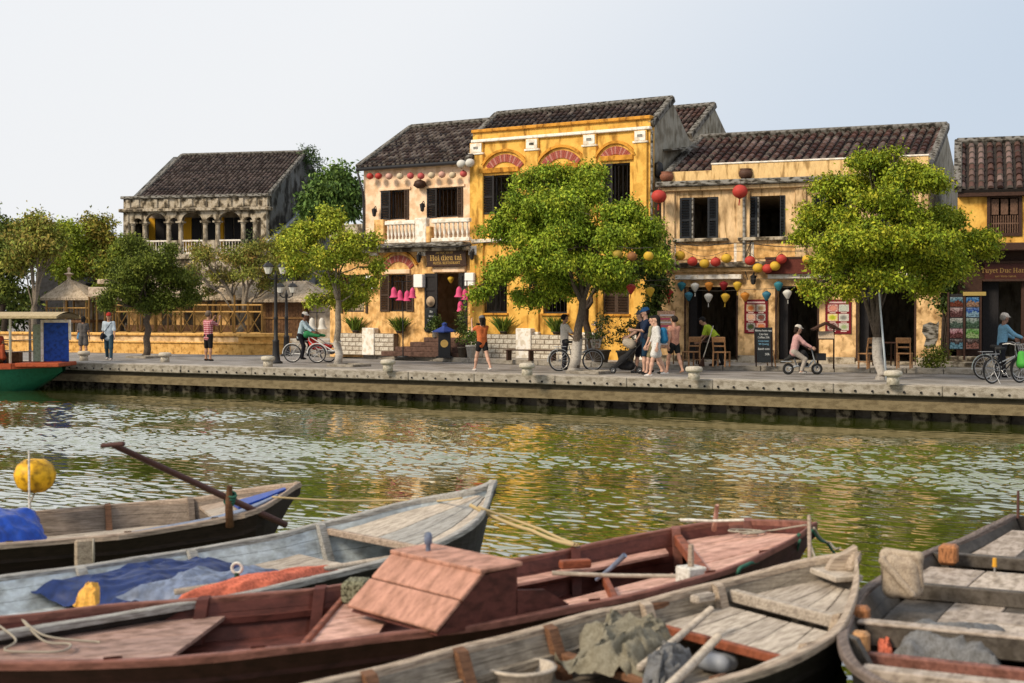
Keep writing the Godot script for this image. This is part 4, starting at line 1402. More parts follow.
	lett("Hoi dieu tai", 0.26, mats.gold, sb, Vector3(0.0, -0.03, 0.034))
	lett("HOTEL RESTAURANT", 0.12, mats.gold, sb, Vector3(0.02, -0.22, 0.034))
	# steps up to the door
	var st := thing("door_steps", "dark red stone steps leading up to the restaurant door", "steps", fr.origin)
	st.transform = fr
	var sx := [[fx(397), fx(474)], [fx(407), fx(474)], [fx(418), fx(473)], [fx(428), fx(472)]]
	for i in 4:
		slab(st, "step", Vector3(sx[i][0], 0.18 * i, 0.02), Vector3(sx[i][1], 0.18 * (i + 1) - 0.002 * i, 1.0 - i * 0.24), mats.step_red, 0.015)
	# white brick plinth
	brick_plinth(t, fx(340), fx(398), 0.0, 0.84, 0.30, [[fx(367), fx(379)]])
	slab(t, "plinth_block", Vector3(fx(367), 0.0, 0.02), Vector3(fx(379), 1.05, 0.33), mats.white_paint, 0.02)

func make_cafe() -> void:
	fr = frame(665, 361.3, 955, 365.5)
	var t := thing("cafe_house", "weathered orange cafe house with tiled roof, dark doorways and strings of lanterns", "house", fr.origin)
	t.transform = fr
	var x0 := fx(661)
	var x1 := fx(928)
	var xw := fx(949)
	var ledge := fy(700, 186)
	var fl := fy(700, 262)
	var uw := [rc(680, 198, 718, 238), rc(745, 196.5, 785, 236.5), rc(812, 195, 850, 234.5), rc(878, 193, 912, 232.5)]
	var drs := [rc(686, 287, 736, 360.5), rc(777, 286, 817, 361), rc(858, 285, 914, 362.5)]
	var mb := MB.new()
	mb.wall(x0, x1, fl, ledge, uw, 0.0, -0.3)
	part("upper_wall", mb, mats.cafe_upper, t)
	mb = MB.new()
	mb.wall(x0, xw, -0.1, fl, drs, 0.0, -0.3)
	part("lower_wall", mb, mats.cafe_lower, t)
	slab(t, "wing_wall", Vector3(x1 + 0.02, -0.1, -3.0), Vector3(xw - 0.005, fl + 0.9, -0.31), mats.cafe_upper)
	var rg := sp(699, 138, x0)
	rg.y = fp(822, 134.5, rg.z).y
	shell(t, x0, x1, ledge - 0.1, -rg.z * 2.0, fl, mats.grey_gable)
	var pts := [Vector3(0, -0.1, -0.301), Vector3(0, ledge + 0.3, -0.301), Vector3(0, rg.y, rg.z), Vector3(0, ledge + 0.2, rg.z * 2.0), Vector3(0, -0.1, rg.z * 2.0)]
	gable(t, pts, x0 + 0.001, 0.25, mats.grey_gable)
	gable(t, pts, x1 - 0.001, -0.25, mats.grey_gable)
	var e0 := Vector3(x0 + 0.1, ledge + 0.28, -0.1)
	roof(t, e0, Vector3(x1, e0.y, e0.z), Vector3(0, rg.y - e0.y, rg.z - e0.z), 0.28, RED_TILES, 0.26, 0.42)
	var bk := MB.new()
	bk.quad(Vector3(x0, rg.y, rg.z), Vector3(x1, rg.y, rg.z), Vector3(x1, ledge + 0.2, rg.z * 2.0), Vector3(x0, ledge + 0.2, rg.z * 2.0))
	part("back_slope", bk, mats.roof_deck, t)
	# parapet in two heights on a grey ledge
	slab(t, "ledge", Vector3(x0 - 0.1, ledge - 0.02, -0.1), Vector3(x1 + 0.06, ledge + 0.16, 0.36), mats.ledge_grey, 0.03)
	slab(t, "ledge_moulding", Vector3(x0 - 0.05, ledge - 0.16, -0.05), Vector3(x1 + 0.04, ledge - 0.021, 0.2), mats.cafe_upper, 0.02)
	var xm := fx(712)
	slab(t, "parapet", Vector3(x0 + 0.05, ledge + 0.161, -0.2), Vector3(xm, fy(690, 171.5), 0.1), mats.cafe_parapet, 0.01)
	slab(t, "parapet", Vector3(xm + 0.002, ledge + 0.161, -0.2), Vector3(x1, fy(790, 162), 0.1), mats.cafe_parapet, 0.01)
	slab(t, "parapet_coping", Vector3(xm - 0.02, fy(790, 162), -0.22), Vector3(x1 + 0.02, fy(790, 162) + 0.06, 0.13), mats.white_paint, 0.015)
	for s in [[664, 675], [737, 750], [795, 806], [860, 872], [918, 928]]:
		slab(t, "pilaster", Vector3(fx(s[0]), fl, -0.05), Vector3(fx(s[1]), ledge - 0.165, 0.08), mats.cafe_upper, 0.01)
	for i in 4:
		var w: Rect2 = uw[i]
		shutter(t, Rect2(w.position.x, w.position.y, w.size.x * 0.31, w.size.y), 0.01, mats.shutter_blue)
		shutter(t, Rect2(w.end.x - w.size.x * (0.27 if i == 0 else 0.12), w.position.y, w.size.x * (0.27 if i == 0 else 0.12), w.size.y), 0.01, mats.shutter_blue)
		slab(t, "shutter_edge", Vector3(w.position.x + w.size.x * 0.32, w.position.y, -0.1), Vector3(w.position.x + w.size.x * 0.32 + 0.05, w.end.y, 0.04), mats.ledge_grey)
		slab(t, "sill", Vector3(w.position.x - 0.2, w.position.y - 0.12, -0.05), Vector3(w.end.x + 0.35, w.position.y - 0.002, 0.18), mats.old_stone, 0.02)
	# framed panels below the upper windows and the deep ledge over the doors
	for s in [[673, 737], [751, 800], [872, 930]]:
		var a := fx(s[0])
		var b := fx(s[1])
		var yt := fy(700, 243.5)
		var yb := fl - 0.02
		slab(t, "panel_frame", Vector3(a, yb, 0.0), Vector3(a + 0.1, yt, 0.05), mats.white_paint, 0.01)
		slab(t, "panel_frame", Vector3(b - 0.1, yb, 0.0), Vector3(b, yt, 0.05), mats.white_paint, 0.01)
		slab(t, "panel_field", Vector3(a + 0.101, yb + 0.1, 0.0), Vector3(b - 0.101, yt - 0.05, 0.03), mats.orange, 0.01)
	slab(t, "door_ledge", Vector3(x0 - 0.04, fl - 0.2, 0.0), Vector3(x1 + 0.03, fl - 0.02, 0.3), mats.old_stone, 0.03)
	slab(t, "door_ledge_moulding", Vector3(x0 - 0.02, fl - 0.34, 0.0), Vector3(x1 + 0.02, fl - 0.201, 0.14), mats.cafe_lower, 0.02)
	for s in [[677, 743, 277.5], [769, 822, 276.5], [852, 920, 275.5]]:
		slab(t, "rolling_shutter_box", Vector3(fx(s[0]), fy(s[0], s[2]) - 0.08, 0.0), Vector3(fx(s[1]), fy(s[0], s[2]) + 0.08, 0.24), mats.white_paint, 0.02)
	for d in drs:
		for e in [d.position.x - 0.03, d.end.x + 0.03]:
			slab(t, "door_jamb", Vector3(e - 0.03, d.position.y, -0.2), Vector3(e + 0.03, d.end.y, 0.012), mats.dark_wood)
		slab(t, "threshold", Vector3(d.position.x - 0.05, -0.02, -0.28), Vector3(d.end.x + 0.05, d.position.y + 0.02, 0.1), mats.old_stone, 0.02)
		slab(t, "folded_door", Vector3(d.position.x + 0.02, d.position.y + 0.03, -0.9), Vector3(d.position.x + 0.3, d.end.y - 0.03, -0.31), mats.shutter, 0.01)
	slab(t, "plinth_course", Vector3(x0 - 0.02, -0.05, 0.0), Vector3(drs[0].position.x - 0.07, 0.22, 0.09), mats.old_stone, 0.02)
	slab(t, "plinth_course", Vector3(drs[0].end.x + 0.07, -0.05, 0.0), Vector3(drs[1].position.x - 0.07, 0.24, 0.09), mats.old_stone, 0.02)
	slab(t, "plinth_course", Vector3(drs[1].end.x + 0.07, -0.05, 0.0), Vector3(drs[2].position.x - 0.07, 0.22, 0.09), mats.old_stone, 0.02)
	slab(t, "plinth_course", Vector3(drs[2].end.x + 0.07, -0.05, 0.0), Vector3(xw, 0.24, 0.09), mats.old_stone, 0.02)
	wall_lamp(t, fp(754.5, 279, 0.02))
	var dp := MB.new()
	dp.tube([fp(744, 190, 0.12), fp(744, 262, 0.12)], 0.05, 0.05, 8)
	part("downpipe", dp, mats.ledge_grey, t, true)
	# dark patch where the plaster has fallen off
	var pa := MB.new()
	var poly := PackedVector2Array()
	for s in [[923, 325], [930, 322], [936, 324], [939, 321], [938, 338], [935, 346], [928, 349], [924, 346], [926, 338], [922, 332]]:
		var p := fp(s[0], s[1])
		poly.append(Vector2(p.x, p.y))
	pa.prism(poly, 0.001, 0.008)
	part("bare_patch", pa, mats.ledge_grey, t)
	# clay pots on the ledge
	var pot := MB.new()
	pot.lathe([Vector2(0.0, 0), Vector2(0.13, 0), Vector2(0.22, 0.1), Vector2(0.24, 0.2), Vector2(0.2, 0.28), Vector2(0.17, 0.3), Vector2(0.21, 0.34), Vector2(0.18, 0.34), Vector2(0.14, 0.28), Vector2(0, 0.2)], 14)
	var pm := pot.mesh(true)
	mk("clay", 0.22, 0.085, 0.05, 0.6, "blotch", Vector3(3, 3, 3))
	mk("clay_dark", 0.09, 0.045, 0.03, 0.6, "blotch", Vector3(3, 3, 3))
	for s in [[666, 182, "clay", "small red-brown clay pot at the end of the cafe ledge"], [745, 179, "clay_dark", "dark brown clay pot on the ledge between two upper windows"]]:
		var o := thing("clay_pot", s[3], "pot", fr * Vector3(fp(s[0], s[1], 0.22).x, ledge + 0.16, 0.12))
		put("pot_body", pm, mats[s[2]], o)

func make_right_house() -> void:
	fr = frame(953, 366.2, 1060, 367.4)
	var t := thing("shop_house", "dark shop house with red-brown ribbed tile roof and lattice window", "house", fr.origin)
	t.transform = fr
	var x0 := fx(957)
	var x1 := x0 + 5.5
	var ev := fy(1000, 190)
	var fl := fy(1000, 246)
	var uw := rc(987, 195, 1022, 236)
	var dr := rc(982, 281, 1050, 362)
	var mb := MB.new()
	mb.wall(x0, x1, fl, ev + 0.02, [uw], 0.0, -0.3)
	part("upper_wall", mb, mats.ochre, t)
	mb = MB.new()
	mb.wall(x0, x1, -0.1, fl, [dr], 0.0, -0.3)
	part("lower_wall", mb, mats.dark_wood, t)
	var rg := fp(1000, 143, -2.3)
	shell(t, x0, x1, ev + 0.1, -rg.z * 2.0, fl, mats.grey_gable)
	var e0 := Vector3(x0, ev, 0.3)
	var pts := [Vector3(0, -0.1, -0.301), Vector3(0, ev + 0.2, -0.301), Vector3(0, rg.y - 0.1, rg.z), Vector3(0, ev, rg.z * 2.0), Vector3(0, -0.1, rg.z * 2.0)]
	gable(t, pts, x0 + 0.001, 0.25, mats.grey_gable)
	gable(t, pts, x1 - 0.001, -0.25, mats.grey_gable)
	roof(t, e0, Vector3(x1, e0.y, e0.z), Vector3(0, rg.y - e0.y, rg.z - e0.z), 0.265, RED_TILES, 0.22, 0.42)
	slab(t, "eave_beam", Vector3(x0, ev - 0.2, 0.001), Vector3(x1, ev - 0.08, 0.25), mats.dark_wood, 0.01)
	# lattice window
	var fm := MB.new()
	fm.wall(uw.position.x, uw.end.x, uw.position.y, uw.end.y, [Rect2(uw.position + Vector2(0.1, 0.1), uw.size - Vector2(0.2, 0.2))], 0.04, -0.08)
	var wn := part("window", fm, mats.dark_wood, t)
	for i in 3:
		for j in 2:
			var p := Rect2(uw.position.x + 0.1 + (uw.size.x - 0.2) * i / 3, uw.position.y + 0.1 + (uw.size.y - 0.2) * j / 2, (uw.size.x - 0.2) / 3, (uw.size.y - 0.2) / 2)
			var pn := MB.new()
			if j == 1:
				pn.box(Vector3(p.get_center().x, p.get_center().y, -0.03), Vector3(p.size.x - 0.06, p.size.y - 0.06, 0.03))
			else:
				for k in 4:
					pn.box(Vector3(p.position.x + p.size.x * (k + 0.5) / 4, p.get_center().y, -0.03), Vector3(0.035, p.size.y, 0.04))
				pn.box(Vector3(p.get_center().x, p.position.y + p.size.y * 0.55, -0.03), Vector3(p.size.x, 0.04, 0.045))
			part("panel", pn, mats.lattice_wood, wn)
	slab(t, "awning", Vector3(x0 + 0.2, fy(1000, 252), 0.001), Vector3(x1, fy(1000, 244), 0.9), mats.dark_wood, 0.03)
	for k in 3:
		slab(t, "door_panel", Vector3(dr.position.x + 0.02, dr.position.y + 0.02, -0.4 - k * 0.12), Vector3(dr.position.x + 0.5 - k * 0.1, dr.end.y - 0.02, -0.34 - k * 0.12), mats.shutter, 0.01)
	slab(t, "step", Vector3(fx(935), 0.0, 0.02), Vector3(x1, 0.16, 0.9), mats.old_stone, 0.02)
	slab(t, "step", Vector3(fx(945), 0.161, 0.02), Vector3(x1, 0.32, 0.5), mats.old_stone, 0.02)
	slab(t, "door_post", Vector3(fx(1021), 0.321, 0.001), Vector3(fx(1025), dr.end.y, 0.14), mats.dark_wood, 0.02)
	# sign
	var sg := rc(984.5, 263, 1030, 280)
	var sb := thing("shop_sign", "dark red wooden shop sign with one line of gold lettering", "sign", fr * Vector3(sg.get_center().x, sg.get_center().y, 0.3))
	sb.transform.basis = fr.basis
	slab(sb, "board", Vector3(-sg.size.x / 2, -sg.size.y / 2, -0.04), Vector3(sg.size.x / 2, sg.size.y / 2, 0.03), mk("sign_red", 0.06, 0.014, 0.01, 0.5, "grain", Vector3(0.6, 3, 3)), 0.015)
	slab(sb, "frame", Vector3(-sg.size.x / 2 - 0.04, sg.size.y / 2 - 0.03, -0.05), Vector3(sg.size.x / 2 + 0.04, sg.size.y / 2 + 0.05, 0.06), mats.dark_wood, 0.015)
	slab(sb, "frame", Vector3(-sg.size.x / 2 - 0.04, -sg.size.y / 2 - 0.05, -0.05), Vector3(sg.size.x / 2 + 0.04, -sg.size.y / 2 + 0.03, 0.06), mats.dark_wood, 0.015)
	lett("Tuyet Duc Hanh", 0.18, mk("gold_dim", 0.3, 0.19, 0.06, 0.6), sb, Vector3(-0.06, 0.02, 0.034))
	lett("BAG  SHOES  TAILOR", 0.06, mats.gold_dim, sb, Vector3(-0.05, -0.16, 0.034))
# ---------------------------------------------------------------- old colonnaded house, stalls and yellow garden wall on the left
func make_old_house() -> void:
	fr = frame(122, 342.6, 268, 343.4, QY)
	var t := thing("colonial_house", "old weathered grey house with arched colonnade and steep tiled roof", "house", fr.origin)
	t.transform = fr
	var x0 := fx(124)
	var x1 := fx(268)
	var yc := fy(200, 209.5)      # lower cornice
	var yt := fy(200, 196)        # upper cornice
	var fl := fy(200, 254)        # gallery floor
	var gz := -2.2                # gallery depth
	# lower storey
	slab(t, "lower_wall", Vector3(x0, -0.2, -0.4), Vector3(x1, fl - 0.3, 0.0), mats.old_stone)
	slab(t, "gallery_floor", Vector3(x0 - 0.1, fl - 0.3, gz), Vector3(x1 + 0.05, fl, 0.12), mats.old_stone, 0.03)
	# frieze between two cornices
	slab(t, "frieze", Vector3(x0, yc, -0.35), Vector3(x1, yt, 0.0), mats.old_stone)
	slab(t, "cornice", Vector3(x0 - 0.22, yc - 0.1, -0.36), Vector3(x1 + 0.18, yc + 0.1, 0.24), mats.old_stone, 0.04)
	slab(t, "cornice", Vector3(x0 - 0.12, yt - 0.1, -0.36), Vector3(x1 + 0.14, yt + 0.06, 0.18), mats.ledge_grey, 0.03)
	for px in [129, 138, 156, 167, 179, 191, 205, 217, 230, 242, 255, 266]:
		slab(t, "frieze_panel", Vector3(fx(px) - 0.14, yc + 0.13, -0.02), Vector3(fx(px) + 0.14, yt - 0.13, 0.08), mats.old_stone, 0.02)
	# columns and arches
	var cols := [126.5, 132, 144, 168, 180, 204.5, 217, 242.5, 254.5, 264]
	var ycap := fy(200, 221)
	for i in cols.size():
		var cx := fx(cols[i])
		var mb := MB.new()
		var wide := i == 0 or i == cols.size() - 1
		if wide:
			slab(t, "corner_pier", Vector3(cx - 0.16, fl + 0.001, -0.36), Vector3(cx + 0.2, yc - 0.101, 0.06), mats.old_stone, 0.03)
			continue
		mb.lathe([Vector2(0.2, 0), Vector2(0.2, 0.12), Vector2(0.15, 0.16), Vector2(0.15, 0.5), Vector2(0.13, ycap - fl - 0.22), Vector2(0.17, ycap - fl - 0.18), Vector2(0.17, ycap - fl - 0.12), Vector2(0.15, ycap - fl - 0.08)], 12, Vector3(cx, fl + 0.001, -0.16))
		mb.box(Vector3(cx, ycap - 0.04, -0.16), Vector3(0.46, 0.1, 0.44))
		part("column", mb, mats.old_stone, t, false)
	for i in cols.size() - 1:
		var a := fx(cols[i])
		var b := fx(cols[i + 1])
		var w := (b - a) / 2 - 0.12
		var rise := minf(0.5, w * 0.8)
		var mb := MB.new()
		var poly := PackedVector2Array([Vector2(b, ycap + 0.011), Vector2(b, yc - 0.1), Vector2(a, yc - 0.1), Vector2(a, ycap + 0.011)])
		for k in 11:
			var an := PI - PI * k / 10.0
			poly.append(Vector2((a + b) / 2 + cos(an) * w, ycap + 0.012 + sin(an) * rise))
		mb.prism(poly, -0.34, 0.0)
		part("arch", mb, mats.old_stone, t)
	# back wall of the gallery with mustard panels and dark doors; those behind the small arches are added to darken them
	slab(t, "gallery_wall", Vector3(x0 + 0.1, fl + 0.001, gz - 0.2), Vector3(x1 - 0.1, yc, gz), mats.inside)
	for p in [[183, 192.5], [218, 224.5], [150, 156]]:
		slab(t, "mustard_panel", Vector3(fx(p[0], gz), fl + 0.01, gz), Vector3(fx(p[1], gz), yc - 0.3, gz + 0.1), mats.mustard)
	for p in [[157, 166], [167, 181], [193, 202], [203, 217], [226, 234], [235, 242], [244, 254], [134, 147]]:
		slab(t, "door_leaf", Vector3(fx(p[0], gz), fl + 0.01, gz + 0.01), Vector3(fx(p[1], gz), yc - 0.35, gz + 0.12), mats.shutter, 0.02)
	for s in [[146, 167], [181, 203], [218, 242]]:
		var a := fx(s[0])
		var b := fx(s[1])
		slab(t, "handrail", Vector3(a, fl + 0.72, -0.24), Vector3(b, fl + 0.82, -0.08), mats.white_paint, 0.015)
		slab(t, "balustrade_base", Vector3(a, fl + 0.002, -0.24), Vector3(b, fl + 0.12, -0.08), mats.white_paint, 0.015)
		var n := 8
		var bm := MB.new()
		bm.lathe([Vector2(0.04, 0), Vector2(0.05, 0.2), Vector2(0.025, 0.45), Vector2(0.04, 0.6)], 6)
		var ms := bm.mesh(true)
		for k in n:
			put("baluster", ms, mats.white_paint, t, Vector3(lerpf(a, b, (k + 0.5) / n), fl + 0.12, -0.16))
	for s in [[168, 180], [204.5, 217], [132, 144], [242.5, 254.5]]:
		slab(t, "parapet_panel", Vector3(fx(s[0]) + 0.15, fl + 0.002, -0.26), Vector3(fx(s[1]) - 0.15, fl + 0.8, -0.06), mats.old_stone, 0.02)
	# roof and side walls
	var rg := sp(305, 153, x1)
	var rz := rg.z
	var ry := fp(245, 155, rz).y
	var pts := [Vector3(0, -0.2, -0.401), Vector3(0, fl - 0.3, -0.401), Vector3(0, yt, -0.401), Vector3(0, ry, rz), Vector3(0, yt, rz * 2.0), Vector3(0, -0.2, rz * 2.0)]
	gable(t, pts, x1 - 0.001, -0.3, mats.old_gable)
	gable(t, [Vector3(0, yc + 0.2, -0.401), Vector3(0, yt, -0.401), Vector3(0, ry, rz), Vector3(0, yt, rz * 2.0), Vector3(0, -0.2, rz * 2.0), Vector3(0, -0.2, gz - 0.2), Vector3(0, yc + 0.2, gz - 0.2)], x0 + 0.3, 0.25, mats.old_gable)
	slab(t, "gallery_side_wall", Vector3(x0 + 0.12, fl + 0.002, gz), Vector3(x0 + 0.28, yc - 0.11, -0.4), mats.old_gable)  # wall added to shut out the sky behind the end opening
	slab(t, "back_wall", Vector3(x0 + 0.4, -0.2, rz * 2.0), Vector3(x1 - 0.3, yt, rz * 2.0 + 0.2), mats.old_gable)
	var rx0 := fp(184, 157, rz).x
	var e0 := Vector3(rx0 - 0.1, yt + 0.02, -0.2)
	roof(t, e0, Vector3(x1 + 0.05, e0.y, e0.z), Vector3(0, ry - e0.y, rz - e0.z), 0.24, OLD_TILES)
	var bk := MB.new()
	bk.quad(Vector3(rx0, ry, rz), Vector3(x1, ry, rz), Vector3(x1, yt, rz * 2.0), Vector3(rx0, yt, rz * 2.0))
	part("back_slope", bk, mats.roof_deck, t)
	var pp := MB.new()
	pp.tube([sp(267, 244, x1 + 0.15), sp(298, 216, x1 + 0.15)], 0.14, 0.14, 8)
	part("drain_chute", pp, mk("chute", 0.32, 0.36, 0.42, 0.5), t, true)
	# little bush growing on the ridge end
	var bu := thing("wall_bush", "small dark green bush growing on the ridge end of the old house", "bush", fr * Vector3(x1, ry - 0.3, rz))
	put("crown", foliage([[Vector3(0.2, 0.3, 0), Vector3(0.45, 0.6, 0.45)], [Vector3(0.6, -0.5, -0.2), Vector3(0.5, 0.6, 0.5)]], 60, 24, 0.12, 0.14, [Color(0.05, 0.09, 0.03), Color(0.07, 0.11, 0.035)], 3), vcol("leaves"), bu)
	var bu2 := thing("wall_bush", "small leafy bush sprouting at the corner of the arched gallery", "bush", fr * Vector3(fx(254), fl, 0.1))
	put("crown", foliage([[Vector3(0, 0.55, 0.1), Vector3(0.5, 0.7, 0.35)], [Vector3(-0.2, 0.0, 0.1), Vector3(0.5, 0.5, 0.3)]], 50, 24, 0.12, 0.14, [Color(0.06, 0.09, 0.035), Color(0.08, 0.11, 0.04)], 4), vcol("leaves"), bu2)

func thatch_roof(parent: Node3D, pts: Array, peak: Vector3, seed_n: int, ridge := Vector3.ZERO) -> void:
	# pts: eave corners in order; straw hangs over the edge
	var g := RandomNumberGenerator.new()
	g.seed = seed_n
	var mb := MB.new()
	var p2 := peak + ridge
	var n := pts.size()
	var straw := MB.new()
	for i in n:
		var a: Vector3 = pts[i]
		var b: Vector3 = pts[(i + 1) % n]
		var ta := peak if a.distance_to(peak) < a.distance_to(p2) else p2
		var tb := peak if b.distance_to(peak) < b.distance_to(p2) else p2
		mb.quad(a, ta, tb, b)
		mb.quad(a - Vector3(0, 0.12, 0), a, b, b - Vector3(0, 0.12, 0))
		var cnt := int(a.distance_to(b) * 46)
		for k in cnt:
			var u := g.randf()
			var w := pow(g.randf(), 1.3)
			var p := a.lerp(b, u).lerp(ta.lerp(tb, u), w) + Vector3(0, 0.03, 0)
			var dn := (a.lerp(b, u) - ta.lerp(tb, u)).normalized()
			var sd := (b - a).normalized() * g.randf_range(0.012, 0.03)
			var l := g.randf_range(0.25, 0.5)
			var q := p + dn * l + Vector3(g.randfn() * 0.04, g.randf_range(-0.03, 0.05), g.randfn() * 0.04)
			straw.tri(p - sd, p + sd, q)
	part("roof_thatch", mb, mats.thatch, parent)
	part("straw", straw, mats.thatch, parent)

func post(parent: Node3D, a: Vector3, b: Vector3, r: float, mt: Material, called := "post") -> void:
	var mb := MB.new()
	mb.tube([a, b], r, r * 0.92, 7)
	part(called, mb, mt, parent, true)

func make_garden_wall() -> void:
	# long low mustard wall along the street with a rounded end by the steps
	var a := gp(-60, 350.2)
	var b := gp(238, 354.9)
	var t := thing("garden_wall", "long low orange garden wall with projecting band along the street", "wall", a)
	var d := b - a
	var yaw := atan2(-d.z, d.x)
	t.rotation.y = yaw
	var L := d.length()
	mk("wall_orange", 0.76, 0.46, 0.15, 0.9, "pale", Vector3(0.25, 0.4, 0.25), "streak", Vector3(0.5, 0.3, 0.5), 0.2)
	slab(t, "wall_base", Vector3(0, -0.05, -0.3), Vector3(L, 0.5, 0.0), mats.wall_orange)
	slab(t, "wall_band", Vector3(0, 0.501, -0.28), Vector3(L, 0.77, -0.03), mk("wall_pale", 0.8, 0.58, 0.33, 0.9, "pale", Vector3(0.25, 0.4, 0.25), "blotch", Vector3(0.4, 0.4, 0.4)))
	slab(t, "wall_ledge", Vector3(0, 0.46, -0.28), Vector3(L, 0.53, 0.06), mats.wall_orange, 0.02)
	slab(t, "wall_cap", Vector3(0, 0.771, -0.34), Vector3(L, 0.9, 0.07), mats.wall_orange, 0.03)
	# rounded return
	var c := MB.new()
	var c2 := MB.new()
	for q in [[c, -0.05, 0.5, 0.0], [c2, 0.46, 0.53, 0.06], [c, 0.53, 0.77, -0.03], [c2, 0.771, 0.9, 0.07]]:
		var ring0 := PackedVector3Array()
		var ring1 := PackedVector3Array()
		for k in 11:
			var an := PI / 2 - PI * 0.55 * k / 10.0
			var r: float = 1.5 + q[3]
			ring0.append(Vector3(L + cos(an) * r, q[1], -1.5 + sin(an) * r))
			ring1.append(Vector3(L + cos(an) * r, q[2], -1.5 + sin(an) * r))
		q[0].loft([ring0, ring1], false)
		for k in 10:
			q[0].tri(Vector3(L, q[2], -1.5), ring1[k], ring1[k + 1])
	part("rounded_end", c, mats.wall_orange, t)
	part("rounded_cap", c2, mats.wall_orange, t)
	# steps beside it
	var st := thing("stone_steps", "worn grey stone steps beside the rounded end of garden wall", "steps", gp(285, 353.5), yaw)
	for i in 4:
		slab(st, "step", Vector3(-0.7, 0.16 * i - 0.02, -2.5), Vector3(1.9, 0.16 * (i + 1) - 0.02, 0.4 - i * 0.34), mats.pave, 0.02)

func make_stalls() -> void:
	# pavilion with conical thatch
	fr = frame(30, 345.0, 300, 347.6, QY)
	var gy := 0.0
	var t := thing("thatched_pavilion", "small bamboo pavilion with shaggy conical thatched roof", "pavilion", fr.origin)
	t.transform = fr
	var z := -1.0
	var e := fy(60, 298, z)
	var xl := fx(42, z)
	var xr := fx(91, z)
	var pk := fp(69, 279, z - 1.2)
	thatch_roof(t, [Vector3(xl, e, z + 0.2), Vector3(xl, e, z - 2.6), Vector3(xr, e, z - 2.6), Vector3(xr, e, z + 0.2)], Vector3(pk.x, pk.y, z - 1.2), 4)
	var fn := MB.new()
	fn.lathe([Vector2(0.16, 0), Vector2(0.1, 0.1), Vector2(0.12, 0.25), Vector2(0.3, 0.36), Vector2(0.05, 0.45), Vector2(0.1, 0.65), Vector2(0, 0.75)], 8, Vector3(pk.x, pk.y - 0.08, z - 1.2))
	part("straw_finial", fn, mats.thatch, t)
	for x in [xl + 0.3, (xl + xr) / 2, xr - 0.3]:
		for zz in [z, z - 2.4]:
			post(t, Vector3(x, gy, zz), Vector3(x, e + 0.1, zz), 0.06, mats.bamboo)
	var ry := fy(60, 318, z)
	for y in [ry, ry + 0.55]:
		post(t, Vector3(xl + 0.2, y, z), Vector3(xr - 0.2, y, z), 0.035, mats.bamboo, "rail")
	for k in 14:
		var x := lerpf(xl + 0.3, xr - 0.3, k / 13.0)
		post(t, Vector3(x, ry, z), Vector3(x, ry + 0.55, z), 0.018, mats.bamboo, "baluster")
	slab(t, "platform", Vector3(xl + 0.1, ry - 0.25, z - 2.5), Vector3(xr - 0.1, ry - 0.1, z - 0.05), mats.brown_wood)
	slab(t, "back_screen", Vector3(xl + 0.1, 0.0, z - 2.62), Vector3(xr - 0.1, e, z - 2.56), mats.inside)
	# pale sun roof next to it
	var s2 := thing("market_awning", "flat pale awning on bamboo posts beside the thatched pavilion", "awning", fr.origin)
	s2.transform = fr
	slab(s2, "awning_sheet", fp(88, 297, -0.8) + Vector3(0, 0, -2.0), fp(114, 287, -0.8), mk("canvas_pale", 0.55, 0.45, 0.36, 0.9, "blotch", Vector3(0.6, 0.6, 0.6)), 0.02)
	slab(s2, "upper_sheet", fp(97, 284, -2.2) + Vector3(0, 0, -1.5), fp(119, 279, -2.2), mats.canvas_pale, 0.02)
	for px in [89, 97, 105, 113]:
		post(s2, fp(px, 345, -0.85) * Vector3(1, 0, 1), fp(px, 296, -0.85), 0.06, mats.bamboo)
	# bamboo fence with crossed braces on the terrace behind the garden wall
	var bf := thing("bamboo_fence", "yellow bamboo fence with crossed braces behind the garden wall", "fence", fr.origin)
	bf.transform = fr
	var fz := 0.4
	var f0 := fx(116, fz)
	var f1 := fx(262, fz)
	var ft := fy(190, 305, fz)
	var fb := fy(190, 333, fz)
	var nb := 11
	for i in nb + 1:
		var x := lerpf(f0, f1, float(i) / nb)
		post(bf, Vector3(x, 0, fz), Vector3(x, ft + (0.5 if i % 3 == 0 else 0.05), fz), 0.055, mats.bamboo)
		if i < nb:
			var x2 := lerpf(f0, f1, float(i + 1) / nb)
			post(bf, Vector3(x, fb, fz + 0.05), Vector3(x2, ft - 0.35, fz + 0.05), 0.03, mats.bamboo, "brace")
			post(bf, Vector3(x2, fb, fz + 0.09), Vector3(x, ft - 0.35, fz + 0.09), 0.03, mats.bamboo, "brace")
			for k in 5:
				var xx := lerpf(x, x2, (k + 0.5) / 5)
				post(bf, Vector3(xx, ft - 0.33, fz), Vector3(xx, ft, fz), 0.02, mats.bamboo_dark, "spindle")
	for y in [ft, ft - 0.35, fb + 0.02]:
		post(bf, Vector3(f0, y, fz), Vector3(f1, y, fz), 0.045, mats.bamboo, "rail")
	# long stall with thatched roof and dark inside behind the fence
	var ls := thing("thatched_stall", "long bamboo market stall with low thatched roof behind fence", "stall", fr.origin)
	ls.transform = fr
	var lz := -1.6
	var l0 := fx(118, lz)
	var l1 := fx(258, lz)
	var le := fy(190, 298, lz)
	thatch_roof(ls, [Vector3(l0, le, lz + 0.5), Vector3(l0, le, lz - 3.0), Vector3(l1, le, lz - 3.0), Vector3(l1, le, lz + 0.5)], Vector3(l0 + 1.2, le + 1.0, lz - 1.2), 9, Vector3(l1 - l0 - 2.4, 0, 0))
	for i in 8:
		var x := lerpf(l0 + 0.2, l1 - 0.2, i / 7.0)
		post(ls, Vector3(x, 0, lz + 0.2), Vector3(x, le + 0.1, lz + 0.2), 0.07, mats.bamboo)
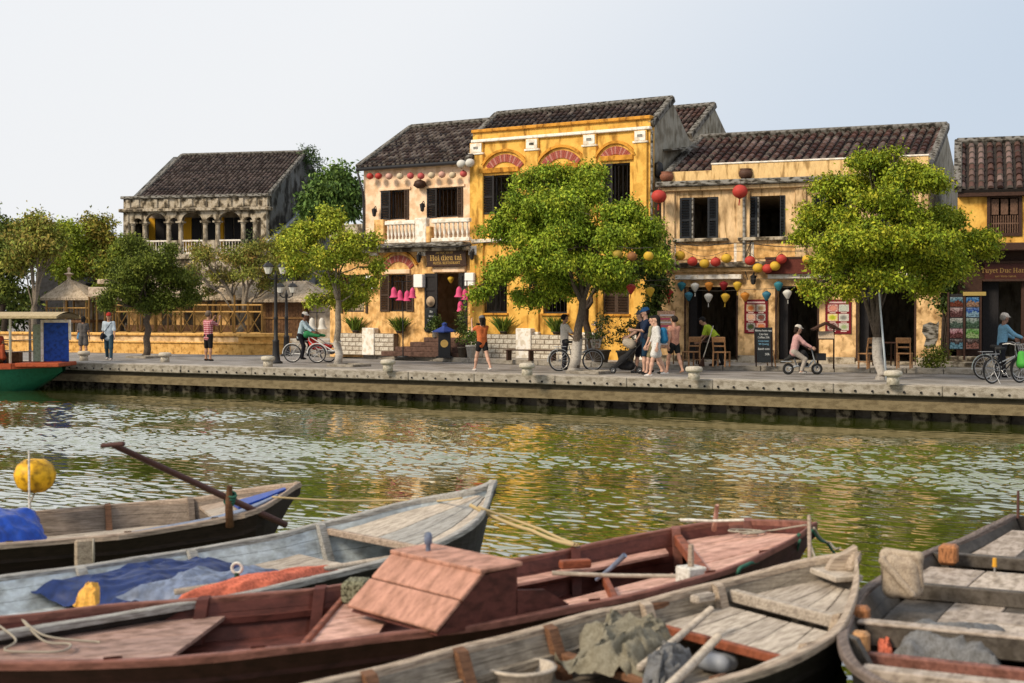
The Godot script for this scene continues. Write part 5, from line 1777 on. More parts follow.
	for i in 6:
		var x := lerpf(l0 + 0.6, l1 - 1.0, i / 5.0)
		slab(ls, "hanging_screen", Vector3(x - 0.35, le - 1.5, lz - 0.6), Vector3(x + 0.4, le - 0.2, lz - 0.52), mats.bamboo if i % 2 else mats.orange)
	slab(ls, "back_screen", Vector3(l0, 0, lz - 2.8), Vector3(l1, le, lz - 2.7), mats.inside)
	slab(ls, "counter", Vector3(l0 + 0.4, 0, lz - 0.5), Vector3(l1 - 0.4, 1.1, lz - 0.1), mats.brown_wood)
	# wooden shed with thatched roof
	var sh := thing("wooden_shed", "brown vertical-board shed with overhanging pale thatched roof", "shed", fr.origin)
	sh.transform = fr
	var sz := -1.0
	var s0 := fx(263, sz)
	var s1 := fx(305, sz)
	var se := fy(285, 299, sz)
	var pw := (s1 - s0) / 14.0
	for i in 14:
		var bd := MB.new()
		bd.cbox(Vector3(s0 + (i + 0.5) * pw, se / 2, sz + rng.randf_range(-0.01, 0.01)), Vector3(pw - 0.012, se, 0.04), 0.006)
		part("board", bd, mats.brown_wood if rng.randf() < 0.7 else mats.bamboo_dark, sh)
	slab(sh, "rail", Vector3(s0, fy(285, 319, sz), sz + 0.02), Vector3(s1, fy(285, 319, sz) + 0.1, sz + 0.07), mats.bamboo_dark, 0.01)
	slab(sh, "side_wall", Vector3(s1 - 0.05, 0, sz - 3.0), Vector3(s1, se, sz - 0.05), mats.brown_wood)
	slab(sh, "side_wall", Vector3(s0, 0, sz - 3.0), Vector3(s0 + 0.05, se, sz - 0.05), mats.brown_wood)
	slab(sh, "dark_annex", Vector3(s1 + 0.02, 0, sz - 3.0), Vector3(fx(331, sz), se - 0.1, sz - 0.4), mats.inside)
	thatch_roof(sh, [Vector3(s0 - 0.6, se - 0.05, sz + 0.6), Vector3(s0 - 0.6, se, sz - 3.2), Vector3(s1 + 0.9, se, sz - 3.2), Vector3(s1 + 0.9, se - 0.05, sz + 0.6)], Vector3(s0 + 0.7, se + 0.95, sz - 1.2), 15, Vector3(s1 - s0 - 1.3, 0, 0))
	# dark gabled hut further back
	fr = frame(30, 341.8, 300, 343, QY)
	var dh := thing("dark_hut", "dark gabled hut roof showing above the thatched pavilion", "hut", fr.origin)
	dh.transform = fr
	var hz := -3.0
	var a := fp(36, 300, hz)
	var b := fp(86, 300, hz)
	var ap := fp(55, 260, hz)
	var gm := MB.new()
	gm.prism(PackedVector2Array([Vector2(a.x, 0), Vector2(b.x, 0), Vector2(b.x, fp(86, 283, hz).y), Vector2(ap.x, ap.y), Vector2(a.x, fp(36, 272, hz).y)]), hz - 5, hz)
	part("hut_body", gm, mk("tar", 0.03, 0.03, 0.033, 0.8, "blotch", Vector3(0.6, 0.6, 0.6)), dh)
	for q in [[ap, fp(87, 284, hz)], [ap, fp(35, 273, hz)]]:
		var bb := MB.new()
		bb.bar(Vector3(q[0].x, q[0].y, hz - 2.4), Vector3(q[1].x, q[1].y, hz - 2.4), 5.4, 0.1, Vector3(0, 0, 1))
		part("roof_sheet", bb, mats.tar, dh)

func make_street_lamps() -> void:
	for s in [[276, 363.4, 262.5, "black double-headed street lamp with glass lanterns on the quay", 1.0], [286.5, 356.0, 283.0, "black double-headed street lamp standing by the stone steps", 0.85]]:
		var p := gp(s[0], s[1])
		var t := thing("street_lamp", s[3], "street lamp", p, TURN)
		var dist := cos(TURN) * -p.z - sin(TURN) * p.x
		var H: float = (s[1] - s[2]) * dist / LENS
		var pole := MB.new()
		pole.lathe([Vector2(0.0, 0), Vector2(0.24, 0), Vector2(0.24, 0.06), Vector2(0.16, 0.1), Vector2(0.13, 0.3), Vector2(0.11, 0.75), Vector2(0.13, 0.8), Vector2(0.075, 0.86), Vector2(0.07, 1.55), Vector2(0.09, 1.6), Vector2(0.06, 1.65), Vector2(0.05, H - 0.55), Vector2(0.08, H - 0.5), Vector2(0.04, H - 0.4), Vector2(0.0, H - 0.25)], 12)
		part("pole", pole, mats.iron, t, true)
		for sd in [-1.0, 1.0]:
			var arm := MB.new()
			var q := Vector3(sd * 0.26, H - 0.42, 0)
			arm.tube([Vector3(0, H - 0.55, 0), Vector3(sd * 0.12, H - 0.6, 0), Vector3(sd * 0.25, H - 0.52, 0), q], 0.025)
			part("arm", arm, mats.iron, t, true)
			var gl := MB.new()
			gl.lathe([Vector2(0.09, 0.02), Vector2(0.17, 0.26)], 6, q)
			part("lantern_glass", gl, mk("lamp_glass", 0.62, 0.62, 0.58, 0.15), t)
			var cp := MB.new()
			var lb := MB.new()
			lb.lathe([Vector2(0.0, 0.0), Vector2(0.1, 0.0), Vector2(0.1, 0.02)], 6, q)
			part("lantern_base", lb, mats.iron, t)
			cp.lathe([Vector2(0.2, 0.26), Vector2(0.2, 0.29), Vector2(0.1, 0.4), Vector2(0.03, 0.42), Vector2(0.03, 0.47), Vector2(0, 0.48)], 6, q)
			part("lantern_cap", cp, mats.iron, t)
# ---------------------------------------------------------------- trees and plants
func depth_of(p: Vector3) -> float:
	return -p.x * sin(TURN) - p.z * cos(TURN)

func tb(base: Vector3, px: float, py: float, rx: float, ry: float, dd := 0.0) -> Array:      # crown lobe seen at a pixel, dd metres behind the trunk
	var d := depth_of(base) + dd
	var c := cw((px - 512.0) / LENS * d, EYE + (311.0 - py) / LENS * d, d) - base
	var s := d / LENS
	return [c, Vector3(rx * s, ry * s, rx * s)]

func lobes(base: Vector3, list: Array, seed_n: int) -> Array:
	var g := RandomNumberGenerator.new()
	g.seed = seed_n
	var out := []
	for l in list:
		out.append(tb(base, l[0], l[1], l[2], l[3], g.randf_range(-1.1, 1.1) if l.size() < 5 else l[4]))
	return out

func tufts(main: Array, seed_n: int, n := 7) -> Array:       # each lobe of a crown breaks up into uneven tufts
	var g := RandomNumberGenerator.new()
	g.seed = seed_n
	var out := []
	for b in main:
		for i in n:
			var d := Vector3(g.randfn(), g.randfn() * 0.8, g.randfn())
			d = d.normalized() * pow(g.randf(), 0.4) * 0.86
			out.append([b[0] + d * b[1], b[1] * g.randf_range(0.28, 0.52) * Vector3(1.1, 0.8, 1.1)])
	return out

func make_trees() -> void:
	var b := gp(146, 357.2)
	tree("street_tree", "round dark green street tree by the low orange wall", b, tb(b, 149, 312, 1, 1)[0], 0.15, lobes(b, [[145, 262, 28, 22], [122, 284, 22, 18], [172, 282, 22, 20], [133, 246, 18, 13], [186, 297, 11, 14], [106, 303, 10, 10], [160, 303, 22, 11], [140, 292, 26, 15], [160, 255, 18, 14]], 1),
		{"tones": [Color(0.085, 0.12, 0.016), Color(0.125, 0.165, 0.02), Color(0.17, 0.2, 0.025), Color(0.06, 0.085, 0.014)], "clumps": 1500, "per": 32, "leaf": 0.105, "spread": 0.13, "seed": 21, "limb": 0.45})
	b = gp(243, 347.0) + Vector3(0, 0.1, 0)
	tree("sprawling_tree", "sprawling pale-limbed tree with thin foliage over the bamboo stalls", b, tb(b, 241, 322, 1, 1)[0], 0.24, lobes(b, [[203, 258, 18, 13], [235, 255, 22, 13], [262, 262, 16, 13], [222, 278, 18, 9], [192, 272, 10, 10], [270, 283, 11, 11], [248, 272, 16, 9], [212, 292, 9, 7], [262, 247, 12, 9]], 2),
		{"tones": [Color(0.238, 0.245, 0.041), Color(0.174, 0.215, 0.034), Color(0.317, 0.276, 0.055), Color(0.127, 0.169, 0.028), Color(0.317, 0.199, 0.055)], "clumps": 560, "per": 26, "leaf": 0.13, "spread": 0.15, "seed": 22, "limb": 0.55, "bark": mats.bark_pale, "twigs": 8})
	b = gp(338, 366.0)
	tree("street_tree", "slender yellow-green street tree beside the three-wheeled cycle", b, tb(b, 339, 300, 1, 1)[0], 0.125, lobes(b, [[333, 222, 19, 13], [309, 238, 20, 14], [352, 247, 20, 15], [322, 259, 22, 12], [298, 262, 12, 10], [364, 284, 12, 9], [343, 299, 22, 8], [376, 268, 7, 7], [333, 279, 14, 9], [318, 301, 9, 6], [290, 246, 9, 8], [372, 240, 7, 7]], 3),
		{"tones": [Color(0.31, 0.37, 0.03), Color(0.25, 0.33, 0.028), Color(0.38, 0.41, 0.034), Color(0.19, 0.261, 0.028), Color(0.42, 0.38, 0.04)], "clumps": 950, "per": 30, "leaf": 0.11, "spread": 0.12, "seed": 23, "limb": 0.42, "band": 0.9, "bark": mats.bark_pale, "twigs": 6})
	b = gp(574, 371.6)
	tree("street_tree", "large bushy bright green street tree with lime-washed trunk before ochre house", b, tb(b, 583, 298, 1, 1)[0], 0.155, lobes(b, [[557, 181, 28, 15], [521, 200, 24, 17], [592, 192, 28, 19], [621, 213, 25, 20], [541, 228, 34, 22], [590, 240, 36, 24], [640, 240, 24, 20], [500, 232, 15, 16], [508, 272, 27, 15], [552, 276, 34, 17], [482, 290, 12, 11], [608, 278, 24, 16], [650, 222, 15, 12], [566, 210, 38, 24, -1.2], [530, 296, 20, 9], [522, 180, 14, 9], [592, 170, 12, 8], [655, 262, 13, 13], [560, 250, 34, 18, -1.6], [600, 262, 28, 18, -1.5], [525, 252, 24, 14, -1.2], [618, 240, 24, 16, -1.4]], 4),
		{"tones": [Color(0.238, 0.322, 0.021), Color(0.174, 0.261, 0.021), Color(0.28, 0.37, 0.026), Color(0.120, 0.192, 0.016), Color(0.32, 0.35, 0.026)], "clumps": 2900, "per": 36, "leaf": 0.105, "spread": 0.12, "seed": 24, "limb": 0.5, "band": 1.05, "droop": 0.8, "twigs": 6})
	b = gp(882, 379.6)
	tree("street_tree", "wide green street tree with forked white-footed trunk before the cafe", b, tb(b, 877, 334, 1, 1)[0], 0.135, lobes(b, [[880, 167, 34, 14], [850, 184, 28, 18], [915, 182, 30, 19], [828, 218, 27, 20], [875, 212, 38, 24, -1.0], [930, 217, 32, 22], [965, 238, 21, 15], [820, 262, 21, 18], [860, 262, 30, 18], [905, 257, 32, 20], [945, 267, 24, 15], [984, 244, 14, 10], [845, 287, 19, 12], [810, 287, 11, 10], [925, 286, 17, 11], [805, 236, 12, 10], [893, 152, 12, 6], [868, 240, 36, 16, -1.5], [905, 238, 34, 16, -1.4], [838, 243, 22, 14, -1.2], [885, 280, 28, 12, -1.3], [942, 245, 22, 14, -1.0]], 5),
		{"tones": [Color(0.270, 0.322, 0.016), Color(0.190, 0.261, 0.016), Color(0.31, 0.36, 0.022), Color(0.120, 0.184, 0.016), Color(0.36, 0.35, 0.025)], "clumps": 2900, "per": 36, "leaf": 0.10, "spread": 0.115, "seed": 25, "limb": 0.6, "band": 1.15, "droop": 0.5, "twigs": 6})
	# dark trunked tree just behind the large one
	b = gp(590, 364.5)
	tree("wall_tree", "thin dark-barked tree growing close to the ochre house wall", b, tb(b, 586, 310, 1, 1)[0], 0.15, lobes(b, [[600, 268, 18, 14], [578, 262, 16, 13], [625, 262, 14, 12]], 6),
		{"tones": [Color(0.095, 0.153, 0.016), Color(0.127, 0.184, 0.021)], "clumps": 150, "per": 26, "leaf": 0.17, "seed": 26, "bark": mats.bark_dark})
	# behind the houses and on the left horizon
	b = gp(334, 343.0)
	tree("garden_tree", "dark green palm-like tree between the old house and the peach house", b, tb(b, 332, 235, 1, 1)[0], 0.22, lobes(b, [[332, 182, 22, 16], [318, 195, 15, 14], [348, 197, 14, 16], [330, 208, 24, 14], [352, 212, 10, 9]], 7),
		{"tones": [Color(0.095, 0.169, 0.034), Color(0.135, 0.215, 0.041), Color(0.063, 0.116, 0.028)], "clumps": 330, "per": 26, "leaf": 0.3, "spread": 0.26, "seed": 27, "droop": 0.9})
	var green := [Color(0.127, 0.184, 0.022), Color(0.190, 0.245, 0.025), Color(0.254, 0.276, 0.028), Color(0.095, 0.138, 0.022)]
	var specs := [
		[4, 345, "tall dark tree at the open end of the riverside garden", [[2, 245, 22, 22], [-8, 222, 12, 12], [8, 272, 20, 18], [-20, 260, 20, 30], [14, 292, 16, 12]], [Color(0.079, 0.116, 0.021), Color(0.111, 0.153, 0.025), Color(0.159, 0.184, 0.028)], 300, 0.3, "bark_dark"],
		[35, 348, "pale bare-limbed tree with thin yellow-green top above the pavilion", [[30, 222, 16, 8], [48, 230, 14, 10], [22, 238, 14, 9], [40, 250, 20, 9], [56, 246, 12, 9], [18, 258, 12, 9]], [Color(0.254, 0.276, 0.041), Color(0.317, 0.245, 0.055), Color(0.159, 0.199, 0.034)], 190, 0.26, "bark_pale"],
		[66, 343, "bright green tree growing behind the conical thatched pavilion", [[68, 232, 13, 11], [58, 250, 16, 13], [78, 250, 15, 14], [68, 268, 18, 10], [50, 262, 14, 11]], [Color(0.254, 0.322, 0.028), Color(0.317, 0.353, 0.028), Color(0.159, 0.215, 0.025)], 260, 0.26, "bark"],
		[97, 343, "green tree with rust-tinged top next to the old colonnaded house", [[96, 224, 14, 9], [104, 232, 10, 8], [90, 242, 15, 13], [110, 250, 14, 14], [98, 265, 18, 14]], [Color(0.25, 0.21, 0.034), Color(0.2, 0.24, 0.028), Color(0.159, 0.199, 0.028), Color(0.349, 0.230, 0.041)], 260, 0.26, "bark"],
		[122, 344, "full dark tree in front of the old colonnaded house", [[122, 246, 12, 10], [132, 258, 14, 12], [118, 270, 16, 14], [108, 288, 14, 10]], green, 230, 0.26, "bark"],
		[300, 344, "leafy tree against the dark gable of the old house", [[296, 236, 12, 10], [286, 252, 12, 10], [306, 252, 12, 12], [298, 270, 16, 10], [276, 262, 10, 9]], [Color(0.222, 0.276, 0.028), Color(0.317, 0.307, 0.028), Color(0.159, 0.199, 0.028)], 220, 0.22, "bark"]]
	for i in specs.size():
		var s: Array = specs[i]
		b = gp(s[0], s[1])
		tree("garden_tree", s[2], b, tb(b, s[0], s[1] - 42, 1, 1)[0], 0.2, lobes(b, s[3], 40 + i), {"tones": s[4], "clumps": int(s[5] * 1.5), "per": 28, "leaf": s[6] * 0.78, "spread": 0.24, "seed": 50 + i, "bark": mats[s[7]], "limb": 0.45})
	# clipped hedge mass at the far left closing the view
	var hd := thing("garden_hedge", "dense dark hedge closing the garden behind the moored ferry", "hedge", gp(-20, 341))
	var hb := []
	for i in 12:
		hb.append(tb(hd.position, -90 + i * 26, 318 - (i % 3) * 8, 20, 18, 2.0))
	put("crown", foliage(hb, 520, 26, 0.35, 0.32, [Color(0.063, 0.092, 0.016), Color(0.095, 0.131, 0.021), Color(0.048, 0.068, 0.014)], 77), vcol("leaves"), hd)

func vine(called: String, label: String, base: Vector3, list: Array, clumps: int, tones: Array, seed_n: int, stems: Array, cat := "plant", leaf := 0.14) -> void:
	var t := thing(called, label, cat, base)
	put("crown", foliage(lobes(base, list, seed_n), clumps, 24, 0.12, leaf, tones, seed_n), vcol("leaves"), t)
	if stems:
		var mb := MB.new()
		for s in stems:
			var q := []
			for p in s:
				q.append(tb(base, p[0], p[1], 1, 1)[0])
			mb.tube(q, 0.06, 0.035, 6)
		part("stem", mb, mats.bark_dark, t, true)

func pot_plant(label: String, at: Vector3, pr: float, ph: float, mt: Material, h: float, w: float, tones: Array, seed_n: int, flowers := Color(0, 0, 0), upright := false) -> void:
	var t := thing("potted_plant", label, "plant", at)
	var mb := MB.new()
	mb.lathe([Vector2(0, 0), Vector2(pr * 0.72, 0), Vector2(pr, ph * 0.85), Vector2(pr * 1.12, ph * 0.86), Vector2(pr * 1.12, ph), Vector2(pr * 0.95, ph), Vector2(pr * 0.9, ph * 0.86), Vector2(0, ph * 0.86)], 14)
	part("pot", mb, mt, t, true)
	if upright:
		var g := RandomNumberGenerator.new()
		g.seed = seed_n
		var lv := MB.new()
		for i in 130:
			lv.col = tones[i % tones.size()] * g.randf_range(0.7, 1.3)
			var a := Vector3(g.randfn() * pr * 0.45, ph * 0.8, g.randfn() * pr * 0.35)
			var e := a + Vector3(g.randfn() * w * 0.42, h * g.randf_range(0.55, 1.0), g.randfn() * w * 0.4)
			var m := a.lerp(e, 0.5) + Vector3(0, h * 0.08, 0)
			var sd := Vector3(g.randfn(), 0, g.randfn()).normalized() * 0.024
			lv.quad(a - sd, m - sd * 1.4, m + sd * 1.4, a + sd)
			lv.tri(m - sd * 1.4, e, m + sd * 1.4)
		part("leaves", lv, vcol("leaves"), t)
	else:
		put("crown", foliage([[Vector3(0, ph + h * 0.45, 0), Vector3(w * 0.42, h * 0.42, w * 0.42)], [Vector3(w * 0.15, ph + h * 0.7, 0), Vector3(w * 0.25, h * 0.25, w * 0.25)]], 34, 18, 0.07, 0.1, tones, seed_n), vcol("leaves"), t)
	if flowers.r > 0.0:
		put("blossom", foliage([[Vector3(0, ph + h * 0.6, 0.05), Vector3(w * 0.4, h * 0.4, w * 0.4)]], 14, 5, 0.025, 0.06, [flowers], seed_n + 1), vcol("petals", 0.7), t)

func make_plants() -> void:
	fr = frame(363, 354.7, 650, 360.8)
	var up := [Color(0.07, 0.12, 0.02), Color(0.11, 0.17, 0.02), Color(0.15, 0.2, 0.025)]
	mk("planter", 0.12, 0.1, 0.08, 0.85, "blotch", Vector3(2, 2, 2))
	mk("pot_white", 0.6, 0.58, 0.54, 0.6, "blotch", Vector3(2, 2, 2))
	mk("pot_brown", 0.2, 0.1, 0.06, 0.7, "blotch", Vector3(2, 2, 2))
	for s in [[355, "spiky green planter bush on the white plinth under the wing window"], [399, "spiky green planter bush on white plinth under the red arch"], [503, "spiky green planter bush on the plinth between door and white block"], [556, "spiky green planter bush on the plinth behind the lime-washed trunk"]]:
		var z := 0.2
		var x := fx(s[0], z)
		var y := 0.87 if s[0] > 450 else 0.85
		pot_plant(s[1], fr * Vector3(x, y, z - 0.02), 0.14, 0.1, mats.planter, 0.62, 0.72, up, int(s[0]), Color(0, 0, 0), true)
	pot_plant("flowering plant in a brown pot at the foot of steps", gp(420.5, 351, SW) + Vector3(0, 0.2, 0), 0.17, 0.3, mats.pot_brown, 0.75, 0.6, [Color(0.09, 0.13, 0.03), Color(0.14, 0.17, 0.04)], 61, Color(0.7, 0.6, 0.4))
	pot_plant("leafy plant in a small white pot on the top step", fr * Vector3(fx(433, 0.4), 0.72, 0.25), 0.13, 0.22, mats.pot_white, 0.6, 0.55, [Color(0.06, 0.1, 0.02), Color(0.1, 0.14, 0.03)], 62)
	pot_plant("green plant in a tall white pot beside the steps", gp(471.5, 358.3, SW), 0.2, 0.48, mats.pot_white, 0.62, 0.62, [Color(0.1, 0.16, 0.03), Color(0.15, 0.2, 0.04)], 63)
	pot_plant("tall thin plant in a dark pot against the door leaf", fr * Vector3(fx(469, 0.5), 0.0, 0.95), 0.16, 0.4, mats.planter, 1.5, 0.4, [Color(0.09, 0.13, 0.03), Color(0.12, 0.15, 0.03)], 64)
	# dark shrubs in planters behind the pushchair
	for s in [[601, 362.5, 1.35, 0.95, "dark shrub with pale blossoms in a planter by the bicycle", 65, Color(0.6, 0.45, 0.5)], [626, 363.5, 1.15, 1.1, "dense dark shrub in a planter behind the pushchair", 66, Color(0, 0, 0)]]:
		pot_plant(s[4], gp(s[0], s[1], SW), 0.3, 0.42, mats.planter, s[2], s[3], [Color(0.025, 0.045, 0.012), Color(0.045, 0.07, 0.016)], s[5], s[6])
	# climber on the corner between ochre house and cafe
	vine("climbing_plant", "dark green creeper climbing the corner between ochre house and cafe", gp(652, 362.5, SW), [[652, 250, 12, 16, 0.0], [657, 283, 10, 18, 0.0], [650, 308, 7, 14, 0.0], [640, 268, 9, 12, 0.0], [661, 262, 8, 10, 0.0], [655, 318, 8, 9, 0.0]], 210, [Color(0.045, 0.075, 0.015), Color(0.07, 0.1, 0.018), Color(0.1, 0.13, 0.02)], 71, [[[652, 362], [651, 320], [655, 280], [650, 245]], [[655, 362], [658, 310], [653, 270]]])
	vine("climbing_plant", "rooty dark creeper hanging beside the photograph rack", gp(944, 366.0, SW), [[948, 300, 9, 14, 0.0], [943, 280, 12, 12, 0.0], [952, 262, 14, 10, 0.0], [965, 255, 16, 8, 0.0], [985, 248, 16, 7, 0.0], [1008, 246, 16, 6, 0.0]], 200, [Color(0.05, 0.08, 0.015), Color(0.08, 0.11, 0.018), Color(0.03, 0.05, 0.012)], 72, [[[942, 366], [943, 330], [945, 290], [950, 262]], [[945, 366], [947, 340], [942, 300], [944, 270]], [[948, 366], [944, 345], [948, 310], [955, 265]]])
	vine("ground_shrub", "small yellow-green shrub at the foot of the creeper", gp(935, 368.0, SW), [[936, 357, 9, 8, 0.0], [930, 362, 7, 5, 0.0]], 40, [Color(0.16, 0.18, 0.02), Color(0.1, 0.13, 0.02)], 73, [], "shrub", 0.1)

# ---------------------------------------------------------------- lanterns
var lantern_mesh := {}
func lantern(shape: String, colour: String, p: Vector3, r: float, label: String, group: String, tassel := true) -> void:
	var pal := {"red": Color(0.55, 0.06, 0.045), "deep_red": Color(0.26, 0.015, 0.02), "pink_red": Color(0.62, 0.12, 0.12), "yellow": Color(0.75, 0.48, 0.05), "cream": Color(0.72, 0.6, 0.42), "white": Color(0.72, 0.72, 0.68), "blush": Color(0.72, 0.42, 0.34), "teal": Color(0.04, 0.22, 0.28), "blue": Color(0.05, 0.2, 0.3), "orange": Color(0.66, 0.26, 0.04), "rust": Color(0.3, 0.13, 0.05), "pink": Color(0.75, 0.09, 0.24), "dull_gold": Color(0.42, 0.3, 0.05)}
	var key := "paper_" + colour
	if not mats.has(key):
		var c: Color = pal[colour]
		var m := mk(key, c.r, c.g, c.b, 0.6, "worn", Vector3(5, 5, 5))
		m.backlight_enabled = true
		m.backlight = Color(0.35, 0.35, 0.35)
	if not lantern_mesh.has(shape):
		var mb := MB.new()
		var prof := []
		if shape == "round":
			prof = [[0.3, -0.82], [0.62, -0.68], [0.88, -0.4], [1.0, 0.0], [0.88, 0.4], [0.62, 0.68], [0.3, 0.82]]
		elif shape == "drop":
			prof = [[0.2, -1.15], [0.45, -0.75], [0.75, -0.25], [1.0, 0.25], [0.92, 0.55], [0.55, 0.8], [0.28, 0.92]]
		elif shape == "bell":
			prof = [[1.05, -1.2], [0.95, -1.05], [0.72, -0.7], [0.62, -0.2], [0.6, 0.3], [0.45, 0.75], [0.2, 1.0], [0.06, 1.1]]
		var rings := []
		var n := 20
		for q in prof:
			var ring := PackedVector3Array()
			for j in n:
				var a := TAU * j / n
				var rr: float = q[0] * (1.0 if j % 2 else 0.955)        # wire ribs under the paper
				ring.append(Vector3(cos(a) * rr, q[1], sin(a) * rr))
			rings.append(ring)
		mb.loft(rings, true, shape != "bell")
		var cap := MB.new()
		var low := MB.new()
		if shape == "bell":
			cap.lathe([Vector2(0.1, 1.05), Vector2(0.1, 1.2), Vector2(0, 1.22)], 8)
		else:
			var yt: float = prof[-1][1]
			cap.lathe([Vector2(0.3, yt - 0.02), Vector2(0.32, yt + 0.06), Vector2(0.2, yt + 0.12), Vector2(0.03, yt + 0.14), Vector2(0.02, yt + 0.6)], 10)
			var yb: float = prof[0][1]
			low.lathe([Vector2(0.0, yb - 0.08), Vector2(0.2, yb - 0.07), Vector2(0.24, yb + 0.02)], 10)
		var ts := MB.new()
		for k in 7:
			var a := TAU * k / 7
			ts.tube([Vector3(cos(a) * 0.05, prof[0][1] - 0.08, sin(a) * 0.05), Vector3(cos(a) * 0.12, prof[0][1] - 0.95, sin(a) * 0.12)], 0.035, 0.02, 4)
		lantern_mesh[shape] = [mb.mesh(true), cap.mesh(true), ts.mesh(), low.mesh(true) if shape != "bell" else null]
	var t := thing("paper_lantern", label, "lantern", p, 0.0, group)
	t.scale = Vector3.ONE * r
	t.rotation = Vector3(rng.randfn() * 0.04, rng.randf() * 3.0, rng.randfn() * 0.04)
	put("paper", lantern_mesh[shape][0], mats[key], t)
	put("cap", lantern_mesh[shape][1], mats.dark_wood, t)
	if lantern_mesh[shape][3]:
		put("base_ring", lantern_mesh[shape][3], mats.dark_wood, t)
	if tassel:
		put("tassel", lantern_mesh[shape][2], mats[key], t)

func cord(called: String, label: String, pts: Array, r: float, mt: Material, sag := 0.0, cat := "cord") -> void:
	var mb := MB.new()
	var q: Array = smooth_line(pts, pts.size() * 7)[0]
	for i in q.size():
		var u := fmod(float(i) / (q.size() - 1) * (pts.size() - 1), 1.0)
		q[i] -= Vector3(0, sag * 4.0 * u * (1.0 - u), 0)
	var o := pts[0] as Vector3
	for i in q.size():
		q[i] -= o
	mb.tube(q, r, r, 5)
	var t := put(numbered(called), mb.mesh(true), mt, self, o)
	tag(t, label, cat)

